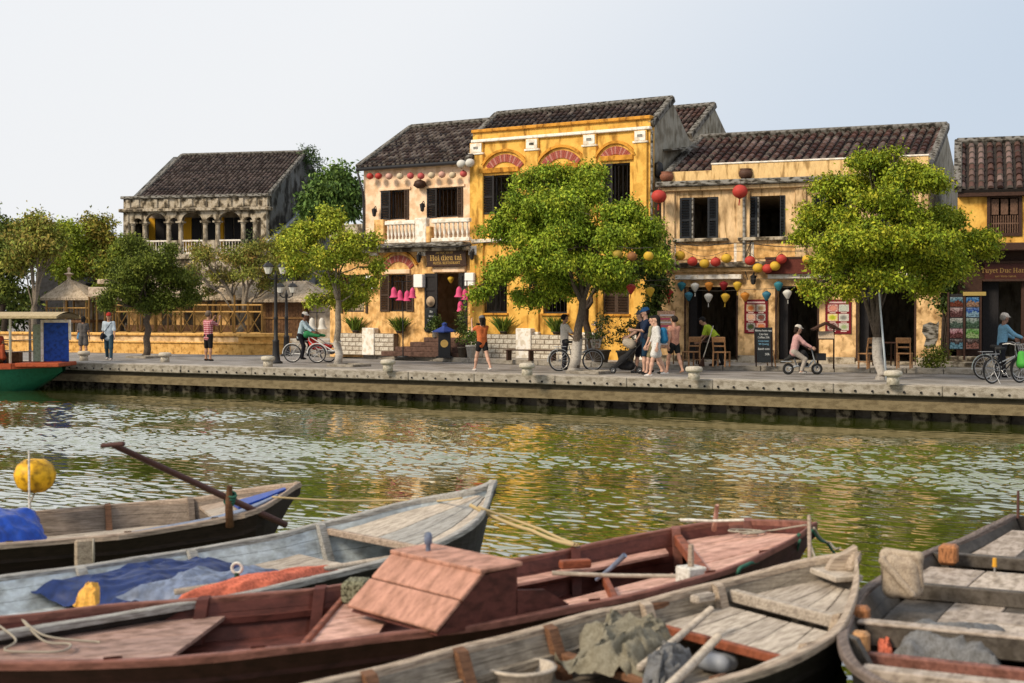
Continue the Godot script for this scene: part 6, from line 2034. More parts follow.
func make_lanterns() -> void:
	mk("string", 0.08, 0.07, 0.06, 0.8)
	# under the peach house eave
	fr = frame(363, 354.7, 650, 360.8)
	var ze := 0.32
	var row := [[370, 176.2, "red"], [378.5, 176, "red"], [389, 176.3, "blush"], [400, 176, "cream"], [410.5, 175.8, "pink_red"], [421, 176, "pink_red"], [431.5, 175.2, "cream"], [442, 174.6, "blush"], [452.6, 175, "cream"], [463.5, 173.8, "pink_red"]]
	var words := {"red": "deep red", "blush": "blush pink", "cream": "cream", "pink_red": "rose red", "yellow": "yellow", "white": "white", "rust": "faded rust", "dull_gold": "dull gold", "deep_red": "dark red", "teal": "dark teal", "blue": "blue", "orange": "orange"}
	for s in row:
		var p := fp(s[0], s[1], ze)
		lantern("round", s[2], fr * p, 0.14, "round %s paper lantern hung under the peach house eave" % words[s[2]], "lanterns under the peach house eave", false)
	for s in [[461.5, 164], [470, 162.8]]:
		lantern("round", "white", fr * fp(s[0], s[1], 0.5), 0.18, "large round white lantern hung where peach roof meets ochre house", "white lanterns at the roof corner", false)
	# along the cafe front
	fr = frame(665, 361.3, 955, 365.5)
	var z := 0.55
	var big := [[659, 196.5, "red", "big red round lantern hung at the ochre house corner"], [740, 191.5, "red", "big red round lantern hung between the two cafe upper windows"]]
	for s in big:
		lantern("round", s[2], fr * fp(s[0], s[1], 0.6), 0.26, s[3], "big red lanterns on the upper storey", true)
	var up := [[617.5, 254.6, "dull_gold"], [632, 256.5, "rust"], [648.5, 256, "yellow"], [662.8, 254, "red"], [680, 255.6, "yellow"], [692.5, 261.5, "red"], [704.6, 263.6, "yellow"], [715.6, 262, "red"], [726.5, 258.4, "yellow"], [750, 260.6, "red"], [758, 268, "yellow"], [767.5, 268.6, "red"], [775, 266, "yellow"], [781.5, 259, "red"], [807.5, 259.5, "yellow"]]
	for s in up:
		lantern("round", s[2], fr * fp(s[0], s[1], z if s[0] > 655 else 7.0), 0.178 if s[0] > 655 else 0.152, "round %s paper lantern in the string over the cafe ledge" % words[s[2]], "round lanterns over the cafe ledge", false)
	var drop := [[631, 288.5, "red"], [650, 291.5, "yellow"], [669, 293.7, "red"], [681.6, 286, "teal"], [695, 287, "white"], [688.7, 296, "blue"], [709, 286, "orange"], [708.5, 297.5, "white"], [723.7, 285.6, "deep_red"], [725.4, 297.5, "yellow"], [737.5, 285.8, "yellow"], [745, 296.5, "orange"], [766.6, 295.6, "blue"], [778.5, 285.8, "teal"], [787.4, 294, "white"], [809, 292, "orange"], [814, 286.5, "yellow"], [801, 288, "yellow"]]
	for s in drop:
		lantern("drop", s[2], fr * fp(s[0], s[1], z - 0.05 if s[0] > 655 else 4.8), 0.15, "drop-shaped %s lantern hung in front of the cafe doorways" % words[s[2]], "drop lanterns before the cafe doors", s[2] in ["white", "yellow", "red"])
	var line := func(list: Array, zz: float, dy: float) -> Array:
		var q := []
		for s in list:
			q.append(fr * (fp(s[0], s[1], zz if s[0] > 655 else (7.0 if s[1] < 280 else 4.8)) + Vector3(0, dy, 0)))
		return q
	cord("lantern_string", "thin dark string carrying the round lanterns over cafe ledge", line.call(up, z, 0.24), 0.008, mats.string, 0.0)
	var d1 := drop.filter(func(s: Array) -> bool: return s[1] < 290)
	d1.sort_custom(func(a: Array, b: Array) -> bool: return a[0] < b[0])
	cord("lantern_string", "thin dark string carrying the upper row of drop lanterns", line.call(d1, z - 0.05, 0.22), 0.008, mats.string, 0.0)
	var d2 := drop.filter(func(s: Array) -> bool: return s[1] >= 290)
	d2.sort_custom(func(a: Array, b: Array) -> bool: return a[0] < b[0])
	cord("lantern_string", "thin dark string carrying the lower row of drop lanterns", line.call(d2, z - 0.05, 0.22), 0.008, mats.string, 0.0)
	for e in [[[[672, 241], [700, 246], [738, 243], [790, 247], [850, 243]], 0.2, "black cable sagging across the cafe front below the upper windows"], [[[664, 189], [664, 230], [668, 262], [672, 276]], 0.1, "black cable running down the corner of the cafe"], [[[752, 240], [744, 262], [748, 280]], 0.12, "short black cable hanging beside the cafe wall lamp"]]:
		cord("power_cable", e[2], e[0].map(func(s: Array) -> Vector3: return fr * fp(s[0], s[1], e[1])), 0.016, mats.iron, 0.0, "cable")
	# bell lanterns on stands by the restaurant door
	fr = frame(363, 354.7, 650, 360.8)
	cord("power_cable", "black cable looping under the peach house balcony", [[365, 243], [390, 246], [417, 244], [445, 248], [480, 243], [520, 240]].map(func(s: Array) -> Vector3: return fr * fp(s[0], s[1], 0.75)), 0.016, mats.iron, 0.0, "cable")
	for q in [[403, 357.0, [[394, 292], [400, 295], [407, 295.5], [412.5, 292.5]], "beside the red arched window", "pink"], [467, 357.5, [[459, 291.5], [465, 294], [471, 295], [476, 292], [460.5, 306]], "beside the restaurant door", "pink"], [317, 357.0, [[312, 323], [322, 323]], "behind the three-wheeled cycle", "white"]]:
		var base := gp(q[0], q[1], SW if q[0] > 350 else QY)
		var st := thing("lantern_stand", "thin black lantern stand %s" % q[3], "stand", base, TURN)
		var D := depth_of(base)
		var mb := MB.new()
		var topy: float = EYE + (311.0 - (q[2][0][1] - 11.0)) / LENS * D - base.y
		mb.tube([Vector3(0, 0, 0), Vector3(0, topy, 0)], 0.025, 0.02, 6)
		part("pole", mb, mats.iron, st)
		var ft := MB.new()
		ft.lathe([Vector2(0, 0), Vector2(0.22, 0), Vector2(0.2, 0.04), Vector2(0.03, 0.06)], 12)
		part("foot", ft, mats.iron, st)
		var ar := MB.new()
		var wd: float = (q[2][q[2].size() - 1][0] - q[2][0][0]) * D / LENS
		ar.tube([Vector3(-0.33, topy - 0.02, 0), Vector3(0.33, topy - 0.02, 0)], 0.014, 0.014, 5)
		part("cross_arm", ar, mats.iron, st)
		for s in q[2]:
			var b := tb(base, s[0], s[1], 1, 1)
			lantern("bell", q[4], base + b[0], 0.17 if q[4] == "pink" else 0.2, "bell-shaped %s silk lantern on the stand %s" % [q[4], q[3]], "bell lanterns " + q[3], false)

# ---------------------------------------------------------------- things along the street
func wheel_parts(parent: Node3D, c: Vector3, axis: Vector3, r: float, tyre := 0.02, spokes := 16) -> void:
	var w := Node3D.new()
	w.name = "wheel"
	parent.add_child(w, true)
	var mb := MB.new()
	mb.ring(c, axis, r - tyre * 1.2, tyre * 1.2, 28, 6)
	part("tyre", mb, mats.rubber, w, true)
	mb = MB.new()
	mb.ring(c, axis, r - tyre * 2.4, tyre * 0.6, 28, 5)
	var hub := axis.normalized() * 0.05
	mb.tube([c - hub, c + hub], 0.03, 0.03, 8)
	var s := (Vector3.UP - axis * axis.dot(Vector3.UP)).normalized()
	var t := axis.normalized().cross(s)
	for k in spokes:
		var a := TAU * k / spokes
		mb.tube([c + hub * (0.6 if k % 2 else -0.6), c + (s * cos(a) + t * sin(a)) * (r - tyre * 2.2)], 0.0035, 0.0035, 4, false)
	part("rim", mb, mats.steel, w, true)

# bicycle: runs along local +x, wheels touch y = 0
func bicycle(label: String, at: Vector3, yaw: float, mt: Material, basket := true, guard: Material = null) -> Node3D:
	var t := thing("bicycle", label, "bicycle", at, yaw)
	var r := 0.33
	var rw := Vector3(-0.52, r, 0)
	var fw := Vector3(0.52, r, 0)
	wheel_parts(t, rw, Vector3(0, 0, 1), r)
	wheel_parts(t, fw, Vector3(0, 0, 1), r)
	var bb := Vector3(-0.1, 0.29, 0)
	var st := Vector3(-0.22, 0.78, 0)
	var hd := Vector3(0.34, 0.82, 0)
	var hb := Vector3(0.37, 0.66, 0)
	var mb := MB.new()
	for e in [[bb, st, 0.016], [bb, hb, 0.018], [st.lerp(bb, 0.7), hb, 0.016], [hd, hb, 0.02], [bb, rw, 0.011], [st.lerp(bb, 0.2), rw, 0.01], [hb, fw, 0.013]]:
		mb.tube([e[0], e[1]], e[2], e[2], 6)
	part("frame", mb, mt, t, true)
	mb = MB.new()
	mb.tube([hd, hd + Vector3(0, 0.14, 0), hd + Vector3(-0.02, 0.16, 0)], 0.013)
	mb.tube([hd + Vector3(-0.14, 0.17, -0.29), hd + Vector3(0.02, 0.19, -0.2), hd + Vector3(0.0, 0.16, 0), hd + Vector3(0.02, 0.19, 0.2), hd + Vector3(-0.14, 0.17, 0.29)], 0.012)
	part("handlebar", mb, mats.steel, t, true)
	put("saddle", join([blob([[st + Vector3(-0.08, 0.12, -0.05), st + Vector3(0.16, 0.12, 0), 0.05, 0.02, Color.WHITE], [st + Vector3(-0.08, 0.12, 0.05), st + Vector3(0.16, 0.12, 0), 0.05, 0.02, Color.WHITE]], 0.012, 0.03)]), mats.rubber, t)
	mb = MB.new()
	mb.tube([st, st + Vector3(-0.02, 0.1, 0)], 0.012)
	mb.ring(bb + Vector3(0, 0, 0.04), Vector3(0, 0, 1), 0.08, 0.008, 16, 4)
	mb.tube([bb + Vector3(0, 0, 0.06), bb + Vector3(0.1, -0.13, 0.07), bb + Vector3(0.1, -0.13, 0.14)], 0.01)
	mb.tube([bb - Vector3(0, 0, 0.06), bb + Vector3(-0.1, 0.13, -0.07), bb + Vector3(-0.1, 0.13, -0.14)], 0.01)
	mb.tube([rw + Vector3(0, 0, 0.06), Vector3(-0.4, 0.0, 0.16)], 0.01)
	part("crank_set", mb, mats.steel, t, true)
	mb = MB.new()
	for w in [rw, fw]:
		mb.ring(w, Vector3(0, 0, 1), r + 0.025, 0.014, 14, 4, -1.5 if w == fw else -0.7, 0.7 if w == fw else 1.7)
	part("mudguard", mb, guard if guard else mt, t, true)
	if basket:
		mb = MB.new()
		var o := Vector3(0.62, 0.72, 0)
		for lv in [[0.0, 0.13], [0.12, 0.16], [0.24, 0.18]]:
			var q := []
			for k in 5:
				q.append(o + Vector3([-1, 1, 1, -1, -1][k] * lv[1] * 0.8, lv[0], [-1, -1, 1, 1, -1][k] * lv[1]))
			mb.tube(q, 0.006, 0.006, 4)
		for k in 20:
			var a := TAU * k / 20
			var d := Vector3(clampf(cos(a) * 1.5, -1, 1) * 0.8, 0, clampf(sin(a) * 1.5, -1, 1))
			mb.tube([o + d * 0.13, o + d * 0.18 + Vector3(0, 0.24, 0)], 0.004, 0.004, 4)
		mb.box(o, Vector3(0.2, 0.008, 0.25))
		part("basket", mb, mats.steel, t)
	mb = MB.new()
	mb.box(rw + Vector3(0.02, r + 0.1, 0), Vector3(0.38, 0.015, 0.12))
	mb.tube([rw + Vector3(-0.1, r + 0.1, 0.05), rw + Vector3(0, 0, 0.06)], 0.006)
	part("rack", mb, mats.steel, t)
	return t

func chair(label: String, at: Vector3, yaw: float, group: String) -> void:
	var t := thing("wooden_chair", label, "chair", at, yaw, group)
	slab(t, "seat", Vector3(-0.22, 0.42, -0.21), Vector3(0.22, 0.46, 0.23), mats.chair_wood, 0.012)
	for s in [-1, 1]:
		var f := MB.new()
		f.bar(Vector3(0.19 * s, 0, 0.2), Vector3(0.19 * s, 0.42, 0.19), 0.04, 0.04, Vector3(0, 0, 1))
		part("leg", f, mats.chair_wood, t)
		f = MB.new()
		f.bar(Vector3(0.19 * s, 0, -0.23), Vector3(0.19 * s, 0.46, -0.19), 0.04, 0.04, Vector3(0, 0, 1))
		f.bar(Vector3(0.19 * s, 0.46, -0.19), Vector3(0.19 * s, 0.86, -0.27), 0.035, 0.035, Vector3(0, 0, 1))
		part("leg", f, mats.chair_wood, t)
		f = MB.new()
		f.bar(Vector3(0.19 * s, 0.2, 0.18), Vector3(0.19 * s, 0.2, -0.2), 0.025, 0.03)
		part("stretcher", f, mats.chair_wood, t)
	var b := MB.new()
	b.cbox(Vector3(0, 0.83, -0.262), Vector3(0.44, 0.17, 0.025), 0.01, Basis(Vector3.RIGHT, -0.19))
	part("backrest", b, mats.chair_wood, t)
	b = MB.new()
	b.cbox(Vector3(0, 0.63, -0.224), Vector3(0.36, 0.05, 0.02), 0.008, Basis(Vector3.RIGHT, -0.19))
	part("back_slat", b, mats.chair_wood, t)

func print_texture(w: int, h: int, paint: Callable) -> StandardMaterial3D:      # flat print for posters and photographs
	var im := Image.create(w, h, false, Image.FORMAT_RGB8)
	paint.call(im)
	var m := StandardMaterial3D.new()
	m.resource_name = "print"
	m.albedo_texture = ImageTexture.create_from_image(im)
	m.roughness = 0.45
	m.metallic_specular = 0.3
	return m

func sheet_mesh(w: float, h: float) -> ArrayMesh:
	var q := QuadMesh.new()
	q.size = Vector2(w, h)
	var m := ArrayMesh.new()
	m.add_surface_from_arrays(Mesh.PRIMITIVE_TRIANGLES, q.get_mesh_arrays())
	return m

func dish(im: Image, r: Rect2i, food: Color, garnish: Color, g: RandomNumberGenerator) -> void:     # printed photograph of a plate of food
	im.fill_rect(r, food.lerp(Color(0.7, 0.66, 0.62), 0.55))
	var c := Vector2(r.get_center()) + Vector2(g.randf_range(-2, 2), g.randf_range(-1, 1))
	for y in range(r.position.y, r.end.y):
		for x in range(r.position.x, r.end.x):
			var d := (Vector2(x, y) - c) / (Vector2(r.size) * 0.5)
			var n := sin(x * 1.7 + y * 0.9) * 0.14 + sin(x * 0.6 - y * 1.3) * 0.14
			var l := d.length() + n
			if l < 0.5:
				im.set_pixel(x, y, garnish.lerp(food, clampf(0.5 + n * 3.0, 0, 1)))
			elif l < 0.85:
				im.set_pixel(x, y, food.lightened(clampf(n, 0, 0.4)).darkened(clampf(-n * 2.0, 0, 0.5)))
			elif l < 1.0:
				im.set_pixel(x, y, Color(0.92, 0.91, 0.88))

func menu_print(seed_n: int) -> StandardMaterial3D:
	return print_texture(96, 136, func(im: Image) -> void:
		var g := RandomNumberGenerator.new()
		g.seed = seed_n
		im.fill(Color(0.42, 0.08, 0.12))
		for i in 26:
			im.fill_rect(Rect2i(10 + i * 3, 5, 2, 7), Color(0.9, 0.85, 0.82))
		var foods := [[Color(0.75, 0.5, 0.25), Color(0.6, 0.2, 0.1)], [Color(0.7, 0.62, 0.5), Color(0.5, 0.3, 0.15)], [Color(0.8, 0.55, 0.45), Color(0.85, 0.75, 0.6)], [Color(0.25, 0.2, 0.2), Color(0.6, 0.3, 0.2)], [Color(0.15, 0.12, 0.1), Color(0.3, 0.4, 0.15)], [Color(0.75, 0.3, 0.18), Color(0.8, 0.6, 0.35)]]
		if seed_n == 2:
			foods = [[Color(0.7, 0.3, 0.25), Color(0.8, 0.7, 0.6)], [Color(0.6, 0.65, 0.6), Color(0.75, 0.75, 0.7)], [Color(0.9, 0.78, 0.2), Color(0.25, 0.5, 0.12)], [Color(0.7, 0.7, 0.66), Color(0.2, 0.2, 0.18)], [Color(0.3, 0.08, 0.06), Color(0.15, 0.1, 0.08)], [Color(0.7, 0.68, 0.6), Color(0.35, 0.5, 0.2)]]
		for i in 6:
			var r := Rect2i(6 + (i % 2) * 44, 17 + (i / 2) * 39, 40, 30)
			dish(im, r, foods[i][0], foods[i][1], g)
			im.fill_rect(Rect2i(r.position.x + 8, r.end.y + 3, 24, 3), Color(0.85, 0.8, 0.76)))

func make_street_things() -> void:
	fr = frame(665, 361.3, 955, 365.5)
	# menu posters
	for s in [[744.5, 299.5, 768, 333.5, 1, "dark red menu poster with six dish pictures between two doorways"], [825.5, 299.5, 851.5, 334, 2, "dark red menu poster with six dish pictures behind the menu stand"]]:
		var r := rc(s[0], s[1], s[2], s[3])
		var t := thing("menu_poster", s[5], "poster", fr * Vector3(r.get_center().x, r.get_center().y, 0.02))
		t.transform.basis = fr.basis
		slab(t, "frame", Vector3(-r.size.x / 2, -r.size.y / 2, -0.015), Vector3(r.size.x / 2, r.size.y / 2, 0.02), mk("poster_frame", 0.14, 0.01, 0.016, 0.5), 0.008)
		put("print", sheet_mesh(r.size.x - 0.06, r.size.y - 0.06), menu_print(s[4]), t, Vector3(0, 0, 0.0235))
	# brick-coloured name board over the second doorway
	var nb := rc(768, 258.5, 815, 274)
	var t := thing("name_board", "dark red fascia board over the second cafe doorway", "board", fr * Vector3(nb.get_center().x, nb.get_center().y, 0.34))
	t.transform.basis = fr.basis
	slab(t, "board", Vector3(-nb.size.x / 2, -nb.size.y / 2, -0.04), Vector3(nb.size.x / 2, nb.size.y / 2, 0.03), mk("fascia", 0.13, 0.03, 0.02, 0.7, "worn", Vector3(2, 2, 2)), 0.01)
	slab(t, "trim", Vector3(-nb.size.x / 2 - 0.02, nb.size.y / 2 - 0.04, -0.03), Vector3(nb.size.x / 2 + 0.02, nb.size.y / 2 + 0.03, 0.05), mats.dark_wood, 0.01)
	# chalk board on an easel
	var cb := gp(763.5, 366.6, SW)
	t = thing("chalk_board", "black chalk board with handwritten menu leaning on wooden easel", "chalk board", cb, TURN)
	var ck := MB.new()
	ck.cbox(Vector3(0, 0.66, 0.0), Vector3(0.56, 1.08, 0.03), 0.008, Basis(Vector3.RIGHT, -0.12))
	part("board", ck, mk("slate", 0.018, 0.022, 0.026, 0.6, "blotch", Vector3(2, 2, 2)), t)
	for s in [-0.24, 0.24]:
		post(t, Vector3(s, 0, 0.1), Vector3(s, 1.2, -0.07), 0.02, mats.dark_wood, "leg")
	post(t, Vector3(0.2, 0, -0.4), Vector3(0.0, 1.0, -0.08), 0.02, mats.chair_wood, "prop")
	post(t, Vector3(0.34, 0, 0.16), Vector3(0.3, 0.5, 0.02), 0.02, mats.chair_wood, "leg")
	mk("chalk", 0.6, 0.62, 0.62, 0.9)
	mk("chalk_blue", 0.2, 0.4, 0.55, 0.9)
	var lines := [["Menu hom nay", 0.075, 1.1, "chalk"], ["Cao lau", 0.08, 0.99, "chalk"], ["Coffee 25k", 0.075, 0.89, "chalk"], ["Fresh beer", 0.07, 0.78, "chalk_blue"], ["Mi Quang", 0.07, 0.69, "chalk_blue"], ["Banh xeo", 0.085, 0.54, "chalk"], ["30k", 0.09, 0.38, "chalk"]]
	for l in lines:
		var o := lett(l[0], l[1], mats[l[3]], t, Vector3(0.0 if l[1] < 0.088 else 0.1, l[2], 0.02 - (l[2] - 0.66) * 0.12), "lettering", "Droid Sans")
		o.rotation.x = -0.12
	# chairs and table at the cafe
	var spots := [[691, 366.2, 0.35, "slatted wooden chair at the first cafe doorway beside the walkers"], [721.5, 366.6, -0.5, "slatted wooden chair in front of the stooping sweeper"], [868, 368.6, 0.4, "slatted wooden chair at the third doorway beside the lime-washed trunk"], [904.5, 368.4, -0.4, "slatted wooden chair at third doorway by the stained wall"]]
	for s in spots:
		chair(s[3], gp(s[0], s[1], SW), TURN + s[2] + PI, "wooden cafe chairs")
	for s in [[706, 364.3, "small dark wooden cafe table between the first two chairs"], [884, 366.0, "small dark wooden cafe table behind the forked tree"]]:
		t = thing("cafe_table", s[2], "table", gp(s[0], s[1], SW), TURN)
		slab(t, "table_top", Vector3(-0.34, 0.7, -0.3), Vector3(0.34, 0.74, 0.3), mats.dark_wood, 0.01)
		for q in [[-0.28, -0.24], [0.28, -0.24], [-0.28, 0.24], [0.28, 0.24]]:
			post(t, Vector3(q[0], 0, q[1]), Vector3(q[0], 0.7, q[1]), 0.025, mats.dark_wood, "leg")
	# menu stand with little roof
	t = thing("menu_stand", "wooden menu stand with small roof beside the scooter rider", "stand", gp(825.5, 369.0, SW), TURN)
	for s in [-0.24, 0.24]:
		post(t, Vector3(s, 0, 0), Vector3(s, 1.2, 0), 0.025, mats.dark_wood, "post")
	var rf := MB.new()
	rf.prism(PackedVector2Array([Vector2(-0.42, 1.17), Vector2(0, 1.38), Vector2(0.42, 1.17), Vector2(0.38, 1.13), Vector2(0, 1.32), Vector2(-0.38, 1.13)]), -0.2, 0.22)
	part("roof", rf, mats.dark_wood, t)
	var pg := MB.new()
	pg.cbox(Vector3(0, 1.0, 0.05), Vector3(0.46, 0.24, 0.02), 0.005, Basis(Vector3.RIGHT, -0.5))
	part("menu_page", pg, mk("paper", 0.62, 0.5, 0.38, 0.8, "blotch", Vector3(4, 4, 4)), t)
	slab(t, "rail", Vector3(-0.24, 0.86, -0.02), Vector3(0.24, 0.9, 0.03), mats.dark_wood)
	# pink price board behind the walkers
	t = thing("price_board", "pale price board with pink stripes behind the group of walkers", "board", gp(666, 364.0, SW), TURN)
	slab(t, "board", Vector3(-0.28, 0.5, -0.02), Vector3(0.28, 1.7, 0.02), mk("board_cream", 0.62, 0.36, 0.24, 0.8, "blotch", Vector3(2, 2, 2)), 0.01)
	for i in 9:
		slab(t, "stripe", Vector3(-0.2 if i % 3 else -0.24, 0.62 + i * 0.115, 0.021), Vector3(0.24 - (i % 4) * 0.04, 0.67 + i * 0.115, 0.026), mk("stripe_pink", 0.6, 0.08, 0.16, 0.7) if i % 2 else mk("stripe_white", 0.7, 0.62, 0.58, 0.7))
	for s in [-0.24, 0.24]:
		post(t, Vector3(s, 0, -0.05), Vector3(s, 1.6, -0.03), 0.02, mats.chair_wood, "leg")
	# photograph rack at the shop
	fr = frame(953, 366.2, 1060, 367.4)
	var rk := rc(948.5, 294, 980.5, 350, 0.45)
	t = thing("photo_rack", "dark rack of ten colour photographs on the shop front", "rack", fr * Vector3(rk.get_center().x, rk.position.y, 0.5))
	t.transform.basis = fr.basis
	var W := rk.size.x
	var H := rk.size.y
	slab(t, "back_panel", Vector3(-W / 2, 0, -0.03), Vector3(W / 2, H, 0.0), mats.shutter, 0.01)
	for x in [-W / 2, 0.0, W / 2]:
		slab(t, "upright", Vector3(x - 0.03, -0.3, -0.04), Vector3(x + 0.03, H + 0.05, 0.04), mats.dark_wood, 0.008)
	slab(t, "header", Vector3(-W * 0.05, H - 0.06, 0.03), Vector3(W / 2 + 0.15, H + 0.06, 0.07), mk("header_tan", 0.36, 0.26, 0.08, 0.7), 0.008)
	var pal := [[Color(0.25, 0.45, 0.55), Color(0.45, 0.2, 0.12)], [Color(0.05, 0.4, 0.75), Color(0.65, 0.5, 0.4)], [Color(0.6, 0.45, 0.45), Color(0.35, 0.2, 0.2)], [Color(0.1, 0.3, 0.7), Color(0.55, 0.7, 0.8)], [Color(0.6, 0.62, 0.58), Color(0.3, 0.38, 0.33)], [Color(0.5, 0.6, 0.55), Color(0.28, 0.4, 0.3)], [Color(0.75, 0.5, 0.55), Color(0.4, 0.2, 0.2)], [Color(0.3, 0.6, 0.15), Color(0.65, 0.78, 0.5)], [Color(0.15, 0.1, 0.1), Color(0.4, 0.6, 0.7)], [Color(0.18, 0.08, 0.05), Color(0.6, 0.4, 0.35)]]
	var ns := FastNoiseLite.new()
	ns.frequency = 0.04
	for i in 10:
		var m := print_texture(40, 26, func(im: Image) -> void:
			for y in 26:
				for x in 40:
					var hz := 11.0 + sin(x * 0.2 + i * 2.0) * 3.0 + sin(x * 0.7 + i) * 1.5
					var n := ns.get_noise_2d(x * 3.0 + i * 90.0, y * 5.0)
					var q: Color = pal[i][0].lightened(clampf((hz - y) * 0.04, 0, 0.5)) if y < hz else pal[i][1]
					im.set_pixel(x, y, q.lightened(n * 0.5) if n > 0.0 else q.darkened(-n * 0.9)))
		m.albedo_color = Color(0.75, 0.75, 0.75)  # prints darkened in colour for the shade at the shop front
		var pw := W / 2 - 0.1
		var ph := H / 5 - 0.05
		put("photograph", sheet_mesh(pw, ph), m, t, Vector3((-1 if i % 2 == 0 else 1) * W / 4, H - 0.08 - (i / 2 + 0.5) * (H - 0.1) / 5, 0.012))
	# signboard box with small blue roof on the steps
	fr = frame(363, 354.7, 650, 360.8)
	t = thing("sign_box", "black sign box with yellow emblem and little blue roof before the steps", "sign", fr * Vector3(fx(444.5, 1.25), 0.0, 1.25), TURN)
	slab(t, "body", Vector3(-0.22, 0.06, -0.18), Vector3(0.22, 0.95, 0.18), mats.iron, 0.01)
	slab(t, "foot", Vector3(-0.3, 0, -0.2), Vector3(0.3, 0.06, 0.2), mats.iron, 0.01)
	var em := MB.new()
	em.lathe([Vector2(0, 0), Vector2(0.14, 0), Vector2(0.14, 0.012), Vector2(0.1, 0.012), Vector2(0.1, 0.006), Vector2(0.05, 0.006), Vector2(0.05, 0.014), Vector2(0, 0.014)], 20)
	var eo := part("emblem", em, mats.gold, t)
	eo.position = Vector3(0, 0.52, 0.181)
	eo.rotation.x = PI / 2
	var br := MB.new()
	br.lathe([Vector2(0.44, 0.93), Vector2(0.44, 0.97), Vector2(0.12, 1.12), Vector2(0.08, 1.16), Vector2(0.1, 1.24), Vector2(0, 1.3)], 4)
	part("roof", br, mk("roof_blue", 0.03, 0.06, 0.25, 0.5), t)
	# chalk board and straw hat on the restaurant door
	fr = frame(363, 354.7, 650, 360.8)
	var db := rc(426, 308, 437, 331, 0.1)
	t = thing("door_chalkboard", "narrow chalk board hanging on the open restaurant door leaf", "chalk board", fr * Vector3(db.get_center().x, db.position.y, 0.1))
	t.transform.basis = fr.basis
	slab(t, "board", Vector3(-db.size.x / 2, 0, -0.01), Vector3(db.size.x / 2, db.size.y, 0.02), mats.slate, 0.008)
	for i in 4:
		lett(["Bia", "Wine", "Cao lau", "Pho"][i], 0.1, mats.chalk, t, Vector3(0, db.size.y - 0.14 - i * 0.17, 0.024), "lettering", "Droid Sans")
	t = thing("straw_hat", "round straw hat hung on the restaurant door leaf", "hat", fr * fp(430.5, 301.5, 0.09))
	t.transform.basis = fr.basis * Basis(Vector3.RIGHT, PI / 2)
	var ha := MB.new()
	ha.lathe([Vector2(0.2, -0.01), Vector2(0.2, 0.0), Vector2(0.1, 0.01), Vector2(0.09, 0.08), Vector2(0, 0.1)], 18)
	part("hat_body", ha, mk("straw_pale", 0.5, 0.38, 0.26, 0.9, "grain", Vector3(6, 6, 6)), t, true)
	# small lit-yellow lantern inside the doorway is plain paper
	lantern("drop", "yellow", fr * fp(451, 279.5, -0.2), 0.13, "small yellow lantern hanging in the restaurant doorway", "", false)
	# low bench before the plinth
	t = thing("low_bench", "long low wooden bench in front of the white brick plinth", "bench", gp(531, 360.8, SW), 0.0)
	t.transform.basis = fr.basis
	slab(t, "seat", Vector3(-1.0, 0.34, -0.15), Vector3(1.0, 0.38, 0.15), mats.dark_wood, 0.01)
	for x in [-0.9, 0.0, 0.9]:
		slab(t, "leg", Vector3(x - 0.03, 0, -0.13), Vector3(x + 0.03, 0.34, 0.13), mats.dark_wood)
	# pushchair
	t = thing("pushchair", "black pushchair with pale hood pushed by the walkers", "pushchair", gp(627, 373.2), faceyaw(-1, 0.05))
	var pf := MB.new()
	for s in [-0.24, 0.24]:
		pf.tube([Vector3(s, 0.1, 0.42), Vector3(s, 0.5, -0.05), Vector3(s, 1.0, -0.5)], 0.014)
		pf.tube([Vector3(s, 0.1, -0.35), Vector3(s, 0.55, 0.0)], 0.014)
	pf.tube([Vector3(-0.24, 1.0, -0.5), Vector3(0.24, 1.0, -0.5)], 0.016)
	part("frame", pf, mats.iron, t)
	for q in [[-0.26, 0.42], [0.26, 0.42], [-0.27, -0.36], [0.27, -0.36]]:
		wheel_parts(t, Vector3(q[0], 0.1, q[1]), Vector3(1, 0, 0), 0.1, 0.02, 6)
	put("seat", join([blob([[Vector3(-0.15, 0.42, 0.12), Vector3(0.15, 0.42, 0.12), 0.09, 0.09, Color.WHITE], [Vector3(-0.15, 0.42, 0.1), Vector3(-0.14, 0.75, -0.2), 0.08, 0.07, Color.WHITE], [Vector3(0.15, 0.42, 0.1), Vector3(0.14, 0.75, -0.2), 0.08, 0.07, Color.WHITE], [Vector3(-0.15, 0.38, 0.15), Vector3(-0.12, 0.16, 0.4), 0.07, 0.05, Color.WHITE], [Vector3(0.15, 0.38, 0.15), Vector3(0.12, 0.16, 0.4), 0.07, 0.05, Color.WHITE], [Vector3(0, 0.22, -0.1), Vector3(0, 0.22, 0.15), 0.14, 0.12, Color.WHITE]], 0.03, 0.12)]), mk("black_fabric", 0.018, 0.018, 0.02, 0.9), t)
	put("hood", join([blob([[Vector3(-0.14, 0.86, -0.12), Vector3(0.14, 0.86, -0.12), 0.15, 0.15, Color.WHITE], [Vector3(-0.12, 0.92, 0.02), Vector3(0.12, 0.92, 0.02), 0.12, 0.12, Color.WHITE]], 0.025, 0.1)]), mk("hood_cloth", 0.4, 0.35, 0.29, 0.9, "blotch", Vector3(4, 4, 4)), t)
	# bicycles
	mk("bike_green", 0.03, 0.05, 0.045, 0.4)
	mk("bike_silver", 0.3, 0.33, 0.36, 0.35)
	mk("bike_grey_guard", 0.28, 0.33, 0.34, 0.5)
	mk("bike_black", 0.015, 0.015, 0.018, 0.4)
	bicycle("old silver bicycle standing behind the lime-washed trunk", gp(576, 371.2), faceyaw(0.98, 0.1) - PI / 2, mats.bike_silver, true)
	bicycle("grey bicycle with broad mudguard wheeled by the man in blue", gp(1003, 379.8), faceyaw(1, 0.12) - PI / 2, mats.bike_silver, true, mats.bike_grey_guard)
